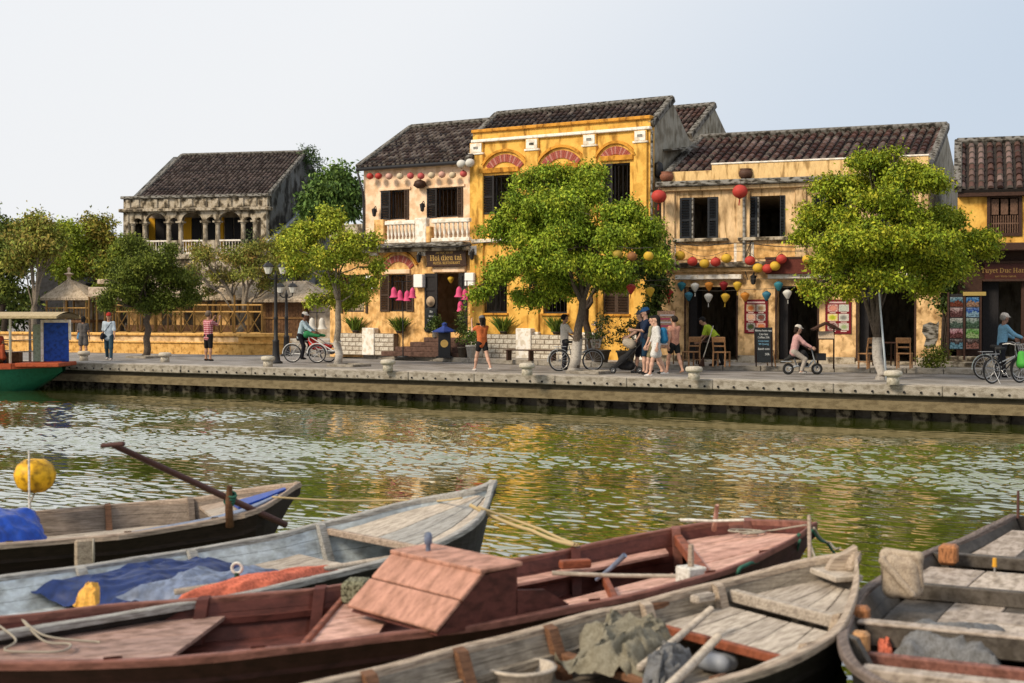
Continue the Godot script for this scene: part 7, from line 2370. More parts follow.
	bicycle("black bicycle parked beside the grey one at the shop", gp(1006, 383.4), faceyaw(1, 0.6) - PI / 2, mats.bike_black, false)
	t = thing("green_bag", "bright green bag hanging on the parked bicycles", "bag", gp(1021, 383.0) + Vector3(0, 0.5, 0), 0.0)
	put("bag_body", join([blob([[Vector3(0, 0.0, 0), Vector3(0, 0.24, 0), 0.13, 0.09, Color.WHITE], [Vector3(0.08, 0, 0.05), Vector3(0.05, 0.2, 0), 0.1, 0.08, Color.WHITE]], 0.025, 0.06)]), mk("bag_green", 0.05, 0.3, 0.04, 0.6), t)
	pole_thing("white_pole", "thin pale blue pole leaning in the fork of the wide street tree", "pole", gp(886.5, 380.0), gp(886.5, 380.0) + cw(-0.2, 2.35, 0.05), 0.03, 0.025, mk("pole_pale", 0.5, 0.56, 0.6, 0.5))
	make_cyclo()
	make_scooter()

func make_cyclo() -> void:
	var t := thing("cycle_rickshaw", "three-wheeled cycle rickshaw with red seat and green folded hood", "rickshaw", gp(312, 362.6), faceyaw(1, -0.12) - PI / 2)
	# runs along local +x, passenger seat in front between two wheels
	var r := 0.33
	wheel_parts(t, Vector3(-0.72, r, 0), Vector3(0, 0, 1), r)
	wheel_parts(t, Vector3(0.3, r, 0.42), Vector3(0, 0, 1), r)
	wheel_parts(t, Vector3(0.5, r, -0.42), Vector3(0, 0, 1), r)
	mk("cyclo_metal", 0.55, 0.56, 0.56, 0.35)
	mk("hood_green", 0.02, 0.2, 0.07, 0.7, "grain", Vector3(4, 4, 4))
	mk("seat_red", 0.55, 0.03, 0.02, 0.6, "grain", Vector3(4, 4, 4))
	var mb := MB.new()
	for e in [[Vector3(-0.72, r, 0), Vector3(-0.4, 0.75, 0)], [Vector3(-0.72, r, 0), Vector3(-0.25, 0.3, 0)], [Vector3(-0.4, 0.75, 0), Vector3(-0.25, 0.3, 0)], [Vector3(-0.25, 0.3, 0), Vector3(0.1, 0.42, 0)], [Vector3(-0.4, 0.75, 0), Vector3(0.02, 0.8, 0)], [Vector3(0.4, r, -0.44), Vector3(0.4, r, 0.44)], [Vector3(0.1, 0.42, 0), Vector3(0.4, r, 0)]]:
		mb.tube([e[0], e[1]], 0.02, 0.02, 6)
	for s in [-0.38, 0.38]:
		mb.tube([Vector3(-0.02, 1.02, s), Vector3(0.0, 0.8, s), Vector3(0.3, 0.5, s), Vector3(0.85, 0.42, s), Vector3(1.02, 0.5, s)], 0.018)
		mb.tube([Vector3(-0.22, 1.08, s * 0.9), Vector3(0.55, 0.62, s), Vector3(0.9, 0.42, s)], 0.016)
	mb.tube([Vector3(-0.02, 1.02, -0.4), Vector3(-0.02, 1.02, 0.4)], 0.018)
	part("frame", mb, mats.cyclo_metal, t, true)
	mb = MB.new()
	for q in [[0.3, 0.42], [0.5, -0.42]]:
		mb.ring(Vector3(q[0], r, q[1]), Vector3(0, 0, 1), r + 0.035, 0.022, 14, 5, -1.4, 1.5)
	mb.ring(Vector3(-0.72, r, 0), Vector3(0, 0, 1), r + 0.03, 0.015, 12, 4, -0.4, 1.6)
	part("mudguard", mb, mats.cyclo_metal, t, true)
	put("seat", join([blob([[Vector3(0.15, 0.55, -0.25), Vector3(0.15, 0.55, 0.25), 0.09, 0.09, Color.WHITE], [Vector3(0.45, 0.52, -0.25), Vector3(0.45, 0.52, 0.25), 0.08, 0.08, Color.WHITE], [Vector3(0.06, 0.6, -0.22), Vector3(0.0, 0.88, -0.22), 0.08, 0.07, Color.WHITE], [Vector3(0.06, 0.6, 0.22), Vector3(0.0, 0.88, 0.22), 0.08, 0.07, Color.WHITE], [Vector3(0.03, 0.75, -0.2), Vector3(0.03, 0.75, 0.2), 0.09, 0.09, Color.WHITE], [Vector3(0.0, 0.9, -0.25), Vector3(0.0, 0.9, 0.25), 0.1, 0.1, Color.WHITE], [Vector3(0.1, 0.62, 0.32), Vector3(0.6, 0.56, 0.32), 0.09, 0.07, Color.WHITE], [Vector3(0.1, 0.62, -0.32), Vector3(0.6, 0.56, -0.32), 0.09, 0.07, Color.WHITE]], 0.025, 0.1)]), mats.seat_red, t)
	put("footrest", join([blob([[Vector3(0.75, 0.4, -0.24), Vector3(0.75, 0.4, 0.24), 0.06, 0.06, Color.WHITE], [Vector3(1.0, 0.44, -0.2), Vector3(1.0, 0.44, 0.2), 0.05, 0.05, Color.WHITE], [Vector3(0.7, 0.36, 0), Vector3(1.05, 0.46, 0), 0.06, 0.05, Color.WHITE]], 0.025, 0.08)]), mk("foot_grey", 0.1, 0.11, 0.13, 0.6), t)
	put("hood", join([blob([[Vector3(-0.1, 1.02, -0.3), Vector3(-0.1, 1.02, 0.3), 0.13, 0.13, Color.WHITE], [Vector3(-0.12, 0.98, -0.36), Vector3(-0.12, 0.98, 0.36), 0.07, 0.07, Color.WHITE], [Vector3(-0.05, 1.02, -0.36), Vector3(0.36, 0.96, -0.38), 0.08, 0.05, Color.WHITE], [Vector3(-0.05, 1.02, 0.36), Vector3(0.36, 0.96, 0.38), 0.08, 0.05, Color.WHITE], [Vector3(-0.05, 1.0, -0.3), Vector3(-0.08, 0.8, -0.3), 0.05, 0.04, Color.WHITE], [Vector3(0.1, 1.0, -0.3), Vector3(0.1, 1.0, 0.3), 0.045, 0.045, Color.WHITE]], 0.022, 0.08)]), mats.hood_green, t)
	put("saddle", join([blob([[Vector3(-0.5, 0.84, -0.05), Vector3(-0.3, 0.84, 0), 0.06, 0.03, Color.WHITE], [Vector3(-0.5, 0.84, 0.05), Vector3(-0.3, 0.84, 0), 0.06, 0.03, Color.WHITE]], 0.015, 0.03)]), mats.rubber, t)

func make_scooter() -> void:
	var t := thing("electric_scooter", "small grey electric scooter bike with black basket", "scooter", gp(802.5, 374.6), faceyaw(1, 0.03) - PI / 2)
	t.scale = Vector3.ONE * 0.84
	var r := 0.2
	for x in [-0.5, 0.5]:
		wheel_parts(t, Vector3(x, r, 0), Vector3(0, 0, 1), r, 0.04, 6)
	var mb := MB.new()
	mb.tube([Vector3(-0.5, r, 0), Vector3(-0.2, 0.3, 0), Vector3(0.2, 0.28, 0), Vector3(0.36, 0.5, 0)], 0.035)
	mb.tube([Vector3(0.5, r, 0.0), Vector3(0.4, 0.55, 0), Vector3(0.3, 0.92, 0)], 0.025)
	mb.tube([Vector3(-0.2, 0.3, 0), Vector3(-0.3, 0.6, 0)], 0.025)
	part("frame", mb, mats.bike_silver, t, true)
	mb = MB.new()
	mb.tube([Vector3(0.2, 0.95, -0.3), Vector3(0.3, 0.93, -0.1), Vector3(0.3, 0.93, 0.1), Vector3(0.2, 0.95, 0.3)], 0.015)
	part("handlebar", mb, mats.rubber, t, true)
	put("saddle", join([blob([[Vector3(-0.42, 0.62, 0), Vector3(-0.12, 0.64, 0), 0.09, 0.06, Color.WHITE], [Vector3(-0.5, 0.55, 0), Vector3(-0.62, 0.52, 0), 0.06, 0.04, Color.WHITE]], 0.02, 0.05)]), mats.rubber, t)
	slab(t, "rear_rack", Vector3(-0.74, 0.44, -0.1), Vector3(-0.4, 0.47, 0.1), mats.bike_silver, 0.01)
	slab(t, "battery_box", Vector3(-0.15, 0.3, -0.07), Vector3(0.2, 0.42, 0.07), mats.bike_black, 0.02)
	mb = MB.new()
	mb.wall(0.48, 0.78, 0.5, 0.74, [], 0.15, 0.14)
	mb.wall(0.48, 0.78, 0.5, 0.74, [], -0.15, -0.14)
	mb.box(Vector3(0.48, 0.62, 0), Vector3(0.012, 0.24, 0.29))
	mb.box(Vector3(0.78, 0.62, 0), Vector3(0.012, 0.24, 0.29))
	mb.box(Vector3(0.63, 0.5, 0), Vector3(0.29, 0.012, 0.29))
	part("basket", mb, mats.bike_black, t)

# ---------------------------------------------------------------- people
func make_people() -> void:
	prepare_body_shapes()
	var tan_skin := Color(0.36, 0.2, 0.13)
	var fair := Color(0.5, 0.3, 0.22)
	var black := Color(0.012, 0.011, 0.012)
	person("woman in a black and white patterned dress by the pavilion", gp(83.5, 357.4), faceyaw(-0.3, 1), {"h": 1.58, "skin": tan_skin, "shirt": Color(0.16, 0.15, 0.15), "print": "grime", "skirt": 0.75, "sleeve": 0.4, "hair": black, "hair_len": 0.1, "shoes": black, "extra": [["bag", [[Vector3(0.16, 1.05, 0.1), Vector3(0.18, 0.85, 0.14), 0.08, 0.1]], Color(0.1, 0.3, 0.55)]]})
	person("man in red cap, pale blue shirt and jeans walking along the quay", gp(109, 360.2), faceyaw(0.1, -1), {"h": 1.72, "skin": tan_skin, "shirt": Color(0.5, 0.6, 0.7), "sleeve": 0.55, "shirt_len": 0.06, "pants": Color(0.035, 0.075, 0.11), "leg": 2.0, "shoes": Color(0.55, 0.52, 0.5), "hair": black, "cap": Color(0.4, 0.03, 0.02), "legs": [[16, 6, 2], [-12, 14, 2]], "arms": [[14, 20, 8], [-14, 16, 8]], "extra": [["bag", [[Vector3(-0.2, 0.95, 0.12), Vector3(-0.22, 0.85, 0.1), 0.075, 0.085]], Color(0.02, 0.02, 0.03)], ["strap", [[Vector3(0.12, 1.42, 0.1), Vector3(-0.18, 1.0, 0.13), 0.014, 0.014]], Color(0.02, 0.02, 0.03)]]})
	person("man in a red plaid shirt taking a photograph by the garden wall", gp(208.5, 360.9), faceyaw(0.55, 0.8), {"h": 1.76, "skin": tan_skin, "fat": 1.1, "shirt": Color(0.62, 0.5, 0.5), "print": "plaid", "sleeve": 0.45, "shirt_len": 0.07, "pants": black, "leg": 0.95, "shoes": black, "hair": Color(0.12, 0.09, 0.07), "cap": Color(0.2, 0.15, 0.12), "arms": [[62, 85, 5, 12], [62, 85, 5, 12]], "legs": [[3, 3, 6], [-3, 3, 6]], "extra": [["phone", [[Vector3(-0.04, 1.53, 0.36), Vector3(0.04, 1.53, 0.36), 0.02, 0.02]], black]]})
	# rickshaw driver sits on the saddle behind the passenger seat
	var cy := gp(312, 362.6)
	var cyaw := faceyaw(1, -0.12)
	var back := Basis(Vector3.UP, cyaw) * Vector3(0, 0, -0.42)
	person("rickshaw driver in white cap and pale blue shirt on the saddle", cy + back, cyaw, {"h": 1.66, "skin": Color(0.2, 0.1, 0.065), "shirt": Color(0.5, 0.66, 0.76), "sleeve": 0.9, "shirt_len": 0.04, "pants": Color(0.015, 0.015, 0.022), "leg": 2.0, "shoes": black, "cap": Color(0.7, 0.68, 0.65), "hair": black, "seat": 0.97, "lean": 14, "legs": [[48, 55, 6], [22, 30, 6]], "arms": [[45, 22, 8], [45, 22, 8]]})
	person("woman in orange shirt and black shorts holding up a camera", gp(482, 371.0), faceyaw(-0.45, 0.9), {"h": 1.66, "skin": fair, "shirt": Color(0.62, 0.16, 0.05), "sleeve": 0.3, "shirt_len": 0.03, "pants": black, "leg": 0.45, "shoes": Color(0.7, 0.66, 0.62), "hair": Color(0.02, 0.015, 0.012), "hair_len": 0.14, "cap": Color(0.16, 0.17, 0.2), "legs": [[20, 6, 4], [-20, 10, 4]], "arms": [[70, 92, 10, 14], [70, 92, 10, 14]], "extra": [["camera", [[Vector3(-0.05, 1.48, 0.26), Vector3(0.05, 1.48, 0.26), 0.035, 0.035]], black]]})
	person("man in white shirt standing behind the lime-washed tree trunk", gp(564.5, 369.8), faceyaw(0.9, 0.3), {"h": 1.68, "skin": tan_skin, "shirt": Color(0.75, 0.7, 0.63), "sleeve": 0.5, "shirt_len": 0.05, "pants": Color(0.02, 0.02, 0.03), "leg": 2.0, "shoes": black, "hair": black, "arms": [[30, 30, 8], [35, 30, 8]]})
	# the group with the pushchair, walking to the left
	person("man in black shirt and grey cap pushing the pushchair", gp(640.5, 372.6), faceyaw(-1, 0.1), {"h": 1.78, "skin": fair, "fat": 1.08, "shirt": Color(0.016, 0.016, 0.02), "sleeve": 0.4, "shirt_len": 0.06, "pants": Color(0.02, 0.02, 0.028), "leg": 0.95, "shoes": Color(0.2, 0.19, 0.18), "hair": black, "cap": Color(0.12, 0.12, 0.14), "legs": [[12, 8, 3], [-10, 14, 3]], "arms": [[30, 25, 6], [34, 25, 6]]})
	person("tall man in navy shirt, navy shorts and blue cap", gp(645.5, 373.4), faceyaw(-1, -0.15), {"h": 1.86, "skin": fair, "fat": 1.15, "shirt": Color(0.014, 0.028, 0.07), "sleeve": 0.5, "shirt_len": 0.07, "pants": Color(0.01, 0.04, 0.08), "leg": 0.95, "shoes": black, "hair": black, "cap": Color(0.03, 0.12, 0.3), "legs": [[8, 6, 3], [-8, 12, 3]], "arms": [[25, 70, 8], [10, 20, 8]], "extra": [["shoulder_bag", [[Vector3(0.2, 1.0, 0.0), Vector3(0.2, 0.9, -0.08), 0.1, 0.11]], Color(0.02, 0.02, 0.03)]]})
	person("woman with long black hair in white dress carrying blue backpack", gp(656, 376.2), faceyaw(-1, -0.1), {"h": 1.68, "skin": fair, "shirt": Color(0.68, 0.68, 0.68), "skirt": 0.62, "sleeve": 0.75, "shoes": Color(0.72, 0.7, 0.68), "hair": Color(0.01, 0.01, 0.011), "hair_len": 0.24, "legs": [[17, 6, 3], [-17, 12, 3]], "arms": [[-6, 18, 9], [8, 20, 9]], "extra": [["backpack", [[Vector3(-0.06, 1.3, -0.2), Vector3(-0.06, 1.05, -0.22), 0.1, 0.12], [Vector3(0.06, 1.3, -0.2), Vector3(0.06, 1.05, -0.22), 0.1, 0.12]], Color(0.02, 0.17, 0.36)]]})
	person("person in khaki shorts and black trainers half hidden behind white dress", gp(653, 374.6), faceyaw(-0.9, 0.4), {"h": 1.66, "skin": fair, "shirt": Color(0.3, 0.27, 0.16), "sleeve": 0.5, "pants": Color(0.26, 0.22, 0.12), "leg": 0.8, "shoes": black, "hair": black, "legs": [[14, 6, 3], [-12, 12, 3]]})
	person("woman with hair bun in peach top and black shorts", gp(674, 373.8), faceyaw(-0.55, 0.85), {"h": 1.66, "skin": Color(0.46, 0.26, 0.18), "shirt": Color(0.6, 0.3, 0.22), "sleeve": 0.15, "pants": Color(0.012, 0.014, 0.016), "leg": 0.5, "hair": Color(0.03, 0.02, 0.015), "legs": [[17, 8, 3], [-15, 8, 3]], "arms": [[-10, 12, 8], [14, 20, 8]]})
	var cafe := gp(717, 365.6, SW)
	person("stooping person in lime green shirt sweeping at the cafe door", cafe, faceyaw(-1, 0.3), {"h": 1.62, "skin": tan_skin, "shirt": Color(0.42, 0.55, 0.04), "sleeve": 0.5, "pants": black, "leg": 2.0, "shoes": black, "hair": black, "lean": 42, "legs": [[10, 8, 4], [-8, 6, 4]], "arms": [[40, 30, 4], [25, 45, 4]], "head": [15, 0]})
	var bt := thing("broom", "long-handled broom held by the stooping sweeper", "broom", gp(703, 366.6, SW), TURN)
	var bm := MB.new()
	bm.tube([Vector3(0.0, 0.25, 0.0), Vector3(0.32, 1.25, -0.05)], 0.016, 0.014, 6)
	part("handle", bm, mats.bollard, bt)
	bm = MB.new()
	for k in 26:
		var a := TAU * k / 26
		bm.tube([Vector3(0.01, 0.3, 0), Vector3(-0.05 + cos(a) * 0.1, 0.0, sin(a) * 0.07)], 0.012, 0.008, 4)
	part("bristles", bm, mats.dark_wood, bt)
	var sc := gp(802.5, 374.6)
	var syaw := faceyaw(1, 0.03)
	person("scooter rider in pink jacket and white cap", sc + Basis(Vector3.UP, syaw) * Vector3(0, 0, -0.26), syaw, {"h": 1.54, "skin": fair, "shirt": Color(0.62, 0.36, 0.36), "sleeve": 1.0, "shirt_len": 0.03, "pants": Color(0.42, 0.38, 0.34), "leg": 1.9, "shoes": Color(0.5, 0.48, 0.45), "hair": Color(0.03, 0.018, 0.012), "hair_len": 0.08, "cap": Color(0.68, 0.64, 0.58), "seat": 0.66, "lean": 12, "legs": [[62, 70, 6], [55, 75, 6]], "arms": [[48, 18, 10], [48, 18, 10]], "extra": [["lap_bag", [[Vector3(0, 0.68, 0.3), Vector3(0.04, 0.58, 0.38), 0.12, 0.11]], Color(0.02, 0.02, 0.024)]]})
	person("man in light blue shirt and white cap wheeling the grey bicycle", gp(1001.5, 377.8), faceyaw(1, 0.1), {"h": 1.72, "skin": Color(0.24, 0.13, 0.09), "shirt": Color(0.2, 0.42, 0.6), "sleeve": 0.95, "shirt_len": 0.05, "pants": Color(0.015, 0.016, 0.022), "leg": 2.0, "shoes": black, "hair": Color(0.3, 0.28, 0.26), "cap": Color(0.68, 0.62, 0.56), "legs": [[12, 6, 3], [-12, 14, 3]], "arms": [[42, 26, 6], [46, 26, 6]], "lean": 6})
# ---------------------------------------------------------------- moored sampans
class Hull:
	var node: Node3D
	var inv: Transform3D
	var st := []              # per station from the bow: [far gunwale, near gunwale] in local metres
	var step := 0.2
	var L := 0.0
	func at(d: float) -> Array:
		var f := clampf(d / step, 0.0, st.size() - 1.001)
		var i := int(f)
		var u := f - i
		return [st[i][0].lerp(st[i + 1][0], u), st[i][1].lerp(st[i + 1][1], u)]
	func low(d: float) -> float:         # keel height rises to the stem
		var a := at(d)
		var g: float = (a[0].y + a[1].y) * 0.5
		return lerpf(g - 0.12, -0.14, smoothstep(0.0, 1.5, d))
	func p(d: float, u: float, y: float, inset := 0.0) -> Vector3:      # u from -1 at the side away to 1 at the side towards the bank
		var a := at(d)
		var g: float = (a[0].y + a[1].y) * 0.5
		var lo := low(d)
		var c: Vector3 = (a[0] + a[1]) * 0.5
		var w: Vector3 = (a[1] - a[0]) * 0.5
		var l := w.length()
		# beam of the hull at height y (a width in metres, no colour): the sides lean outwards up to the gunwale
		var beam_at_y := lerpf(0.74, 1.0, clampf((y - lo) / maxf(g - lo, 0.05), 0.0, 1.1))
		var q := c + w.normalized() * u * maxf(l * beam_at_y - inset, 0.004)
		return Vector3(q.x, y, q.z)
	func g(d: float) -> float:
		var a := at(d)
		return (a[0].y + a[1].y) * 0.5

func plan(e: Array) -> Vector3:         # [px, py, height] or [x, height, away, true] in metres
	return cw(e[0], e[1], e[2]) if e.size() > 3 else gp(e[0], e[1], e[2])

func smooth_line(pts: Array, n: int) -> Array:
	var c := Curve3D.new()
	for i in pts.size():
		var a: Vector3 = pts[maxi(i - 1, 0)]
		var b: Vector3 = pts[mini(i + 1, pts.size() - 1)]
		var tg := (b - a) / 6.0
		c.add_point(pts[i], -tg, tg)
	c.bake_interval = 0.02
	var out := []
	var L := c.get_baked_length()
	for i in n + 1:
		out.append(c.sample_baked(L * i / n))
	return [out, L, c]

# gunwale lines run from the stem backwards
func sampan(label: String, far: Array, near: Array, length: float, m: Dictionary) -> Hull:
	var h := Hull.new()
	var fl := []
	var nl := []
	for e in far: fl.append(plan(e))
	for e in near: nl.append(plan(e))
	var cf: Curve3D = smooth_line(fl, 4)[2]
	var cn: Curve3D = smooth_line(nl, 4)[2]
	h.L = minf(length, minf(cf.get_baked_length(), cn.get_baked_length()))
	var bow: Vector3 = fl[0]
	var aft := (cf.sample_baked(h.L) + cn.sample_baked(h.L)) * 0.5
	var x := bow - aft
	x.y = 0
	x = x.normalized()
	var t := Node3D.new()
	t.name = numbered("sampan")
	add_child(t)
	t.transform = Transform3D(Basis(x, Vector3.UP, x.cross(Vector3.UP)), Vector3(bow.x, 0, bow.z))
	tag(t, label, "boat")
	h.node = t
	h.inv = t.transform.affine_inverse()
	var n := int(ceil(h.L / 0.16))
	h.step = h.L / n
	for i in n + 1:
		var d := h.L * i / n
		var a := h.inv * cf.sample_baked(d)
		var b := h.inv * cn.sample_baked(d)
		if i == 0:
			a.z -= 0.03
			b.z += 0.03
		var gy := (a.y + b.y) * 0.5
		h.st.append([Vector3(a.x, gy, a.z), Vector3(b.x, gy, b.z)])
	# planked sides, bottom and lining
	var mb := MB.new()
	var bottom := []
	var sole := []
	var stern := PackedVector3Array()
	for i in n + 1:
		var d := h.step * i
		var lo := h.low(d)
		bottom.append(PackedVector3Array([h.p(d, -1, lo), h.p(d, -0.5, lo - 0.02), h.p(d, 0.5, lo - 0.02), h.p(d, 1, lo)]))
		var li := minf(maxf(lo + 0.06, 0.06), h.g(d) - 0.03)
		sole.append(PackedVector3Array([h.p(d, -1, li, 0.03), h.p(d, 1, li, 0.03)]))
	mb.loft(bottom, false)
	part("bottom", mb, m.outer, t)
	mb = MB.new()
	mb.loft(sole, false)
	part("sole", mb, m.inner, t)
	for s in [-1.0, 1.0]:
		for k in 3:
			var rows := []
			for i in n + 1:
				var d := h.step * i
				var g := h.g(d)
				var lo := h.low(d)
				var y0 := lerpf(g, lo, k / 3.0)
				var y1 := lerpf(g, lo, (k + 1.05) / 3.0)
				rows.append(PackedVector3Array([h.p(d, s, y0, 0.0), h.p(d, s, y1, -0.012), h.p(d, s, y1, 0.006)]))
			mb = MB.new()
			mb.loft(rows, false)
			part("side_plank", mb, m.outer, t)
		for k in 3:
			var rows := []
			for i in n + 1:
				var d := h.step * i
				var g := h.g(d)
				var li := minf(maxf(h.low(d) + 0.06, 0.06), g - 0.03) - 0.01
				var y0 := lerpf(g - 0.004, li, k / 3.0)
				var y1 := lerpf(g - 0.004, li, (k + 0.97) / 3.0)
				rows.append(PackedVector3Array([h.p(d, s, y0, 0.032), h.p(d, s, y0, 0.042), h.p(d, s, y1, 0.042), h.p(d, s, y1, 0.032)]))
			mb = MB.new()
			mb.loft(rows, false)
			part("lining_plank", mb, m.inner, t)
	var dl := h.L
	for q in [[-1.0, h.g(dl)], [-1.0, h.low(dl)], [1.0, h.low(dl)], [1.0, h.g(dl)]]:
		stern.append(h.p(dl, q[0], q[1]))
	mb = MB.new()
	mb.quad(stern[0], stern[1], stern[2], stern[3])
	part("transom", mb, m.outer, t)
	# gunwale rails and a lower rubbing strake
	for s in [-1.0, 1.0]:
		var rings := []
		var strake := []
		for i in n + 1:
			var d := h.step * i
			var g := h.g(d)
			var wob := 0.004 * sin(d * 5.0 + s)
			var o := h.p(d, s, g, -0.022)
			var q := h.p(d, s, g, 0.06)
			var dn := Vector3(0, 0.042, 0)
			var up := Vector3(0, 0.014 + wob, 0)
			var ch := (q - o) * 0.14
			rings.append(PackedVector3Array([o - dn, o + up * 0.2, o + ch + up, q - ch + up, q + up * 0.2, q - dn]))
			var y2 := lerpf(g, h.low(d), 0.34)
			var a := h.p(d, s, y2, -0.018)
			var b := h.p(d, s, y2, 0.02)
			strake.append(PackedVector3Array([a + Vector3(0, 0.025, 0), b + Vector3(0, 0.025, 0), b - Vector3(0, 0.025, 0), a - Vector3(0, 0.025, 0)]))
		mb = MB.new()
		mb.loft(rings, true, true)
		part("gunwale", mb, m.rail, t)
		mb = MB.new()
		mb.loft(strake, true, true)
		part("rubbing_strake", mb, m.outer, t)
	# stem head
	mb = MB.new()
	var g0 := h.g(0.0)
	mb.cbox(Vector3(-0.05, g0 - 0.07, 0), Vector3(0.09, 0.17, 0.08), 0.015, Basis(Vector3(0, 0, 1), -0.5))
	part("stem_head", mb, m.rail, t)
	return h

func rib(h: Hull, d: float, mt: Material, sides := [-1.0, 1.0], head := 0.03, w := 0.07) -> void:
	for s in sides:
		var mb := MB.new()
		var g := h.g(d)
		var lo := maxf(h.low(d) + 0.05, 0.0)
		var a0 := h.p(d, s, lo, 0.045)
		var a1 := h.p(d, s, g + head, 0.05)
		var b0 := h.p(d, s, lo, 0.14)
		var b1 := h.p(d, s, g + head - 0.02, 0.115)
		var dx := Vector3(w * 0.5, 0, 0)
		mb.loft([PackedVector3Array([a0 - dx, a0 + dx, b0 + dx, b0 - dx]), PackedVector3Array([a1 - dx, a1 + dx, b1 + dx, b1 - dx])], true, true)
		part("rib", mb, mt, h.node)

func deck(h: Hull, d0: float, d1: float, y0: float, y1: float, n: int, mts: Array, u0 := -0.97, u1 := 0.97, th := 0.03, gap := 0.012) -> void:      # planks along the boat, heights below the gunwale
	var seg := maxi(1, int((d1 - d0) / 0.3))
	for i in n:
		var mb := MB.new()
		var a := lerpf(u0, u1, float(i) / n)
		var b := lerpf(u0, u1, float(i + 1) / n)
		var rings := []
		var dy := rng.randf_range(-0.004, 0.004)
		for k in seg + 1:
			var d := lerpf(d0, d1, float(k) / seg)
			var y := h.g(d) - lerpf(y0, y1, float(k) / seg) + dy
			var p := h.p(d, a, y, 0.045)
			var q := h.p(d, b, y, 0.045)
			var sd := (q - p).normalized() * gap * 0.5
			p += sd
			q -= sd
			var dn := Vector3(0, th, 0)
			var ch := (q - p).normalized() * 0.006
			rings.append(PackedVector3Array([p - dn, p - Vector3(0, 0.006, 0), p + ch, q - ch, q - Vector3(0, 0.006, 0), q - dn]))
		mb.loft(rings, true, true)
		part("plank", mb, mts[rng.randi() % mts.size()], h.node)

func thwart(h: Hull, d: float, below: float, along: float, th: float, mt: Material, u0 := -0.98, u1 := 0.98, called := "thwart") -> void:
	var y := h.g(d) - below
	var a := h.p(d, u0, y, 0.045)
	var b := h.p(d, u1, y, 0.045)
	var mb := MB.new()
	mb.bar(a, b, along, th, Vector3.UP, 0.01)
	part(called, mb, mt, h.node)

func draped(c: Array, amp: float, seed_n: int, n := 22, lift := 0.0) -> MB:       # crumpled cloth over four corners
	var ns := FastNoiseLite.new()
	ns.seed = seed_n
	ns.frequency = 0.62
	ns.fractal_type = FastNoiseLite.FRACTAL_RIDGED
	ns.fractal_octaves = 3
	ns.fractal_gain = 0.35
	var mb := MB.new()
	var rows := []
	var o: Vector3 = (c[0] + c[2]) * 0.5
	for i in n + 1:
		var r := PackedVector3Array()
		for j in n + 1:
			var u := float(i) / n
			var w := float(j) / n
			var p: Vector3 = c[0].lerp(c[1], u).lerp(c[3].lerp(c[2], u), w)
			var e := minf(minf(u, 1.0 - u), minf(w, 1.0 - w))
			var f := ns.get_noise_2d(u * 2.3 + 0.4 * sin(w * 4.0), w * 2.6)
			p.y += (f * 0.5 + 0.5) * amp + lift * smoothstep(0.0, 0.5, e) - 0.10 * (1.0 - smoothstep(0.0, 0.1, e))
			p += Vector3(ns.get_noise_2d(u * 3 + 9.0, w * 3), 0, ns.get_noise_2d(u * 3, w * 3 + 9.0)) * amp * 0.35
			r.append(p - o)
		rows.append(r)
	mb.loft(rows, false)
	return mb

func cloth_thing(called: String, label: String, cat: String, c: Array, amp: float, seed_n: int, mt: Material, lift := 0.0) -> void:
	var o: Vector3 = (c[0] + c[2]) * 0.5
	var t := put(numbered(called), draped(c, amp, seed_n, 26, lift).mesh(true), mt, self, o)
	tag(t, label, cat)

func pole_thing(called: String, label: String, cat: String, a: Vector3, b: Vector3, r0: float, r1: float, mt: Material) -> Node3D:
	var t := thing(called, label, cat, a)
	var mb := MB.new()
	mb.tube([Vector3.ZERO, (b - a) * 0.5 + Vector3(0, -0.01, 0), b - a], r0, r1, 8)
	part("shaft", mb, mt, t, true)
	return t

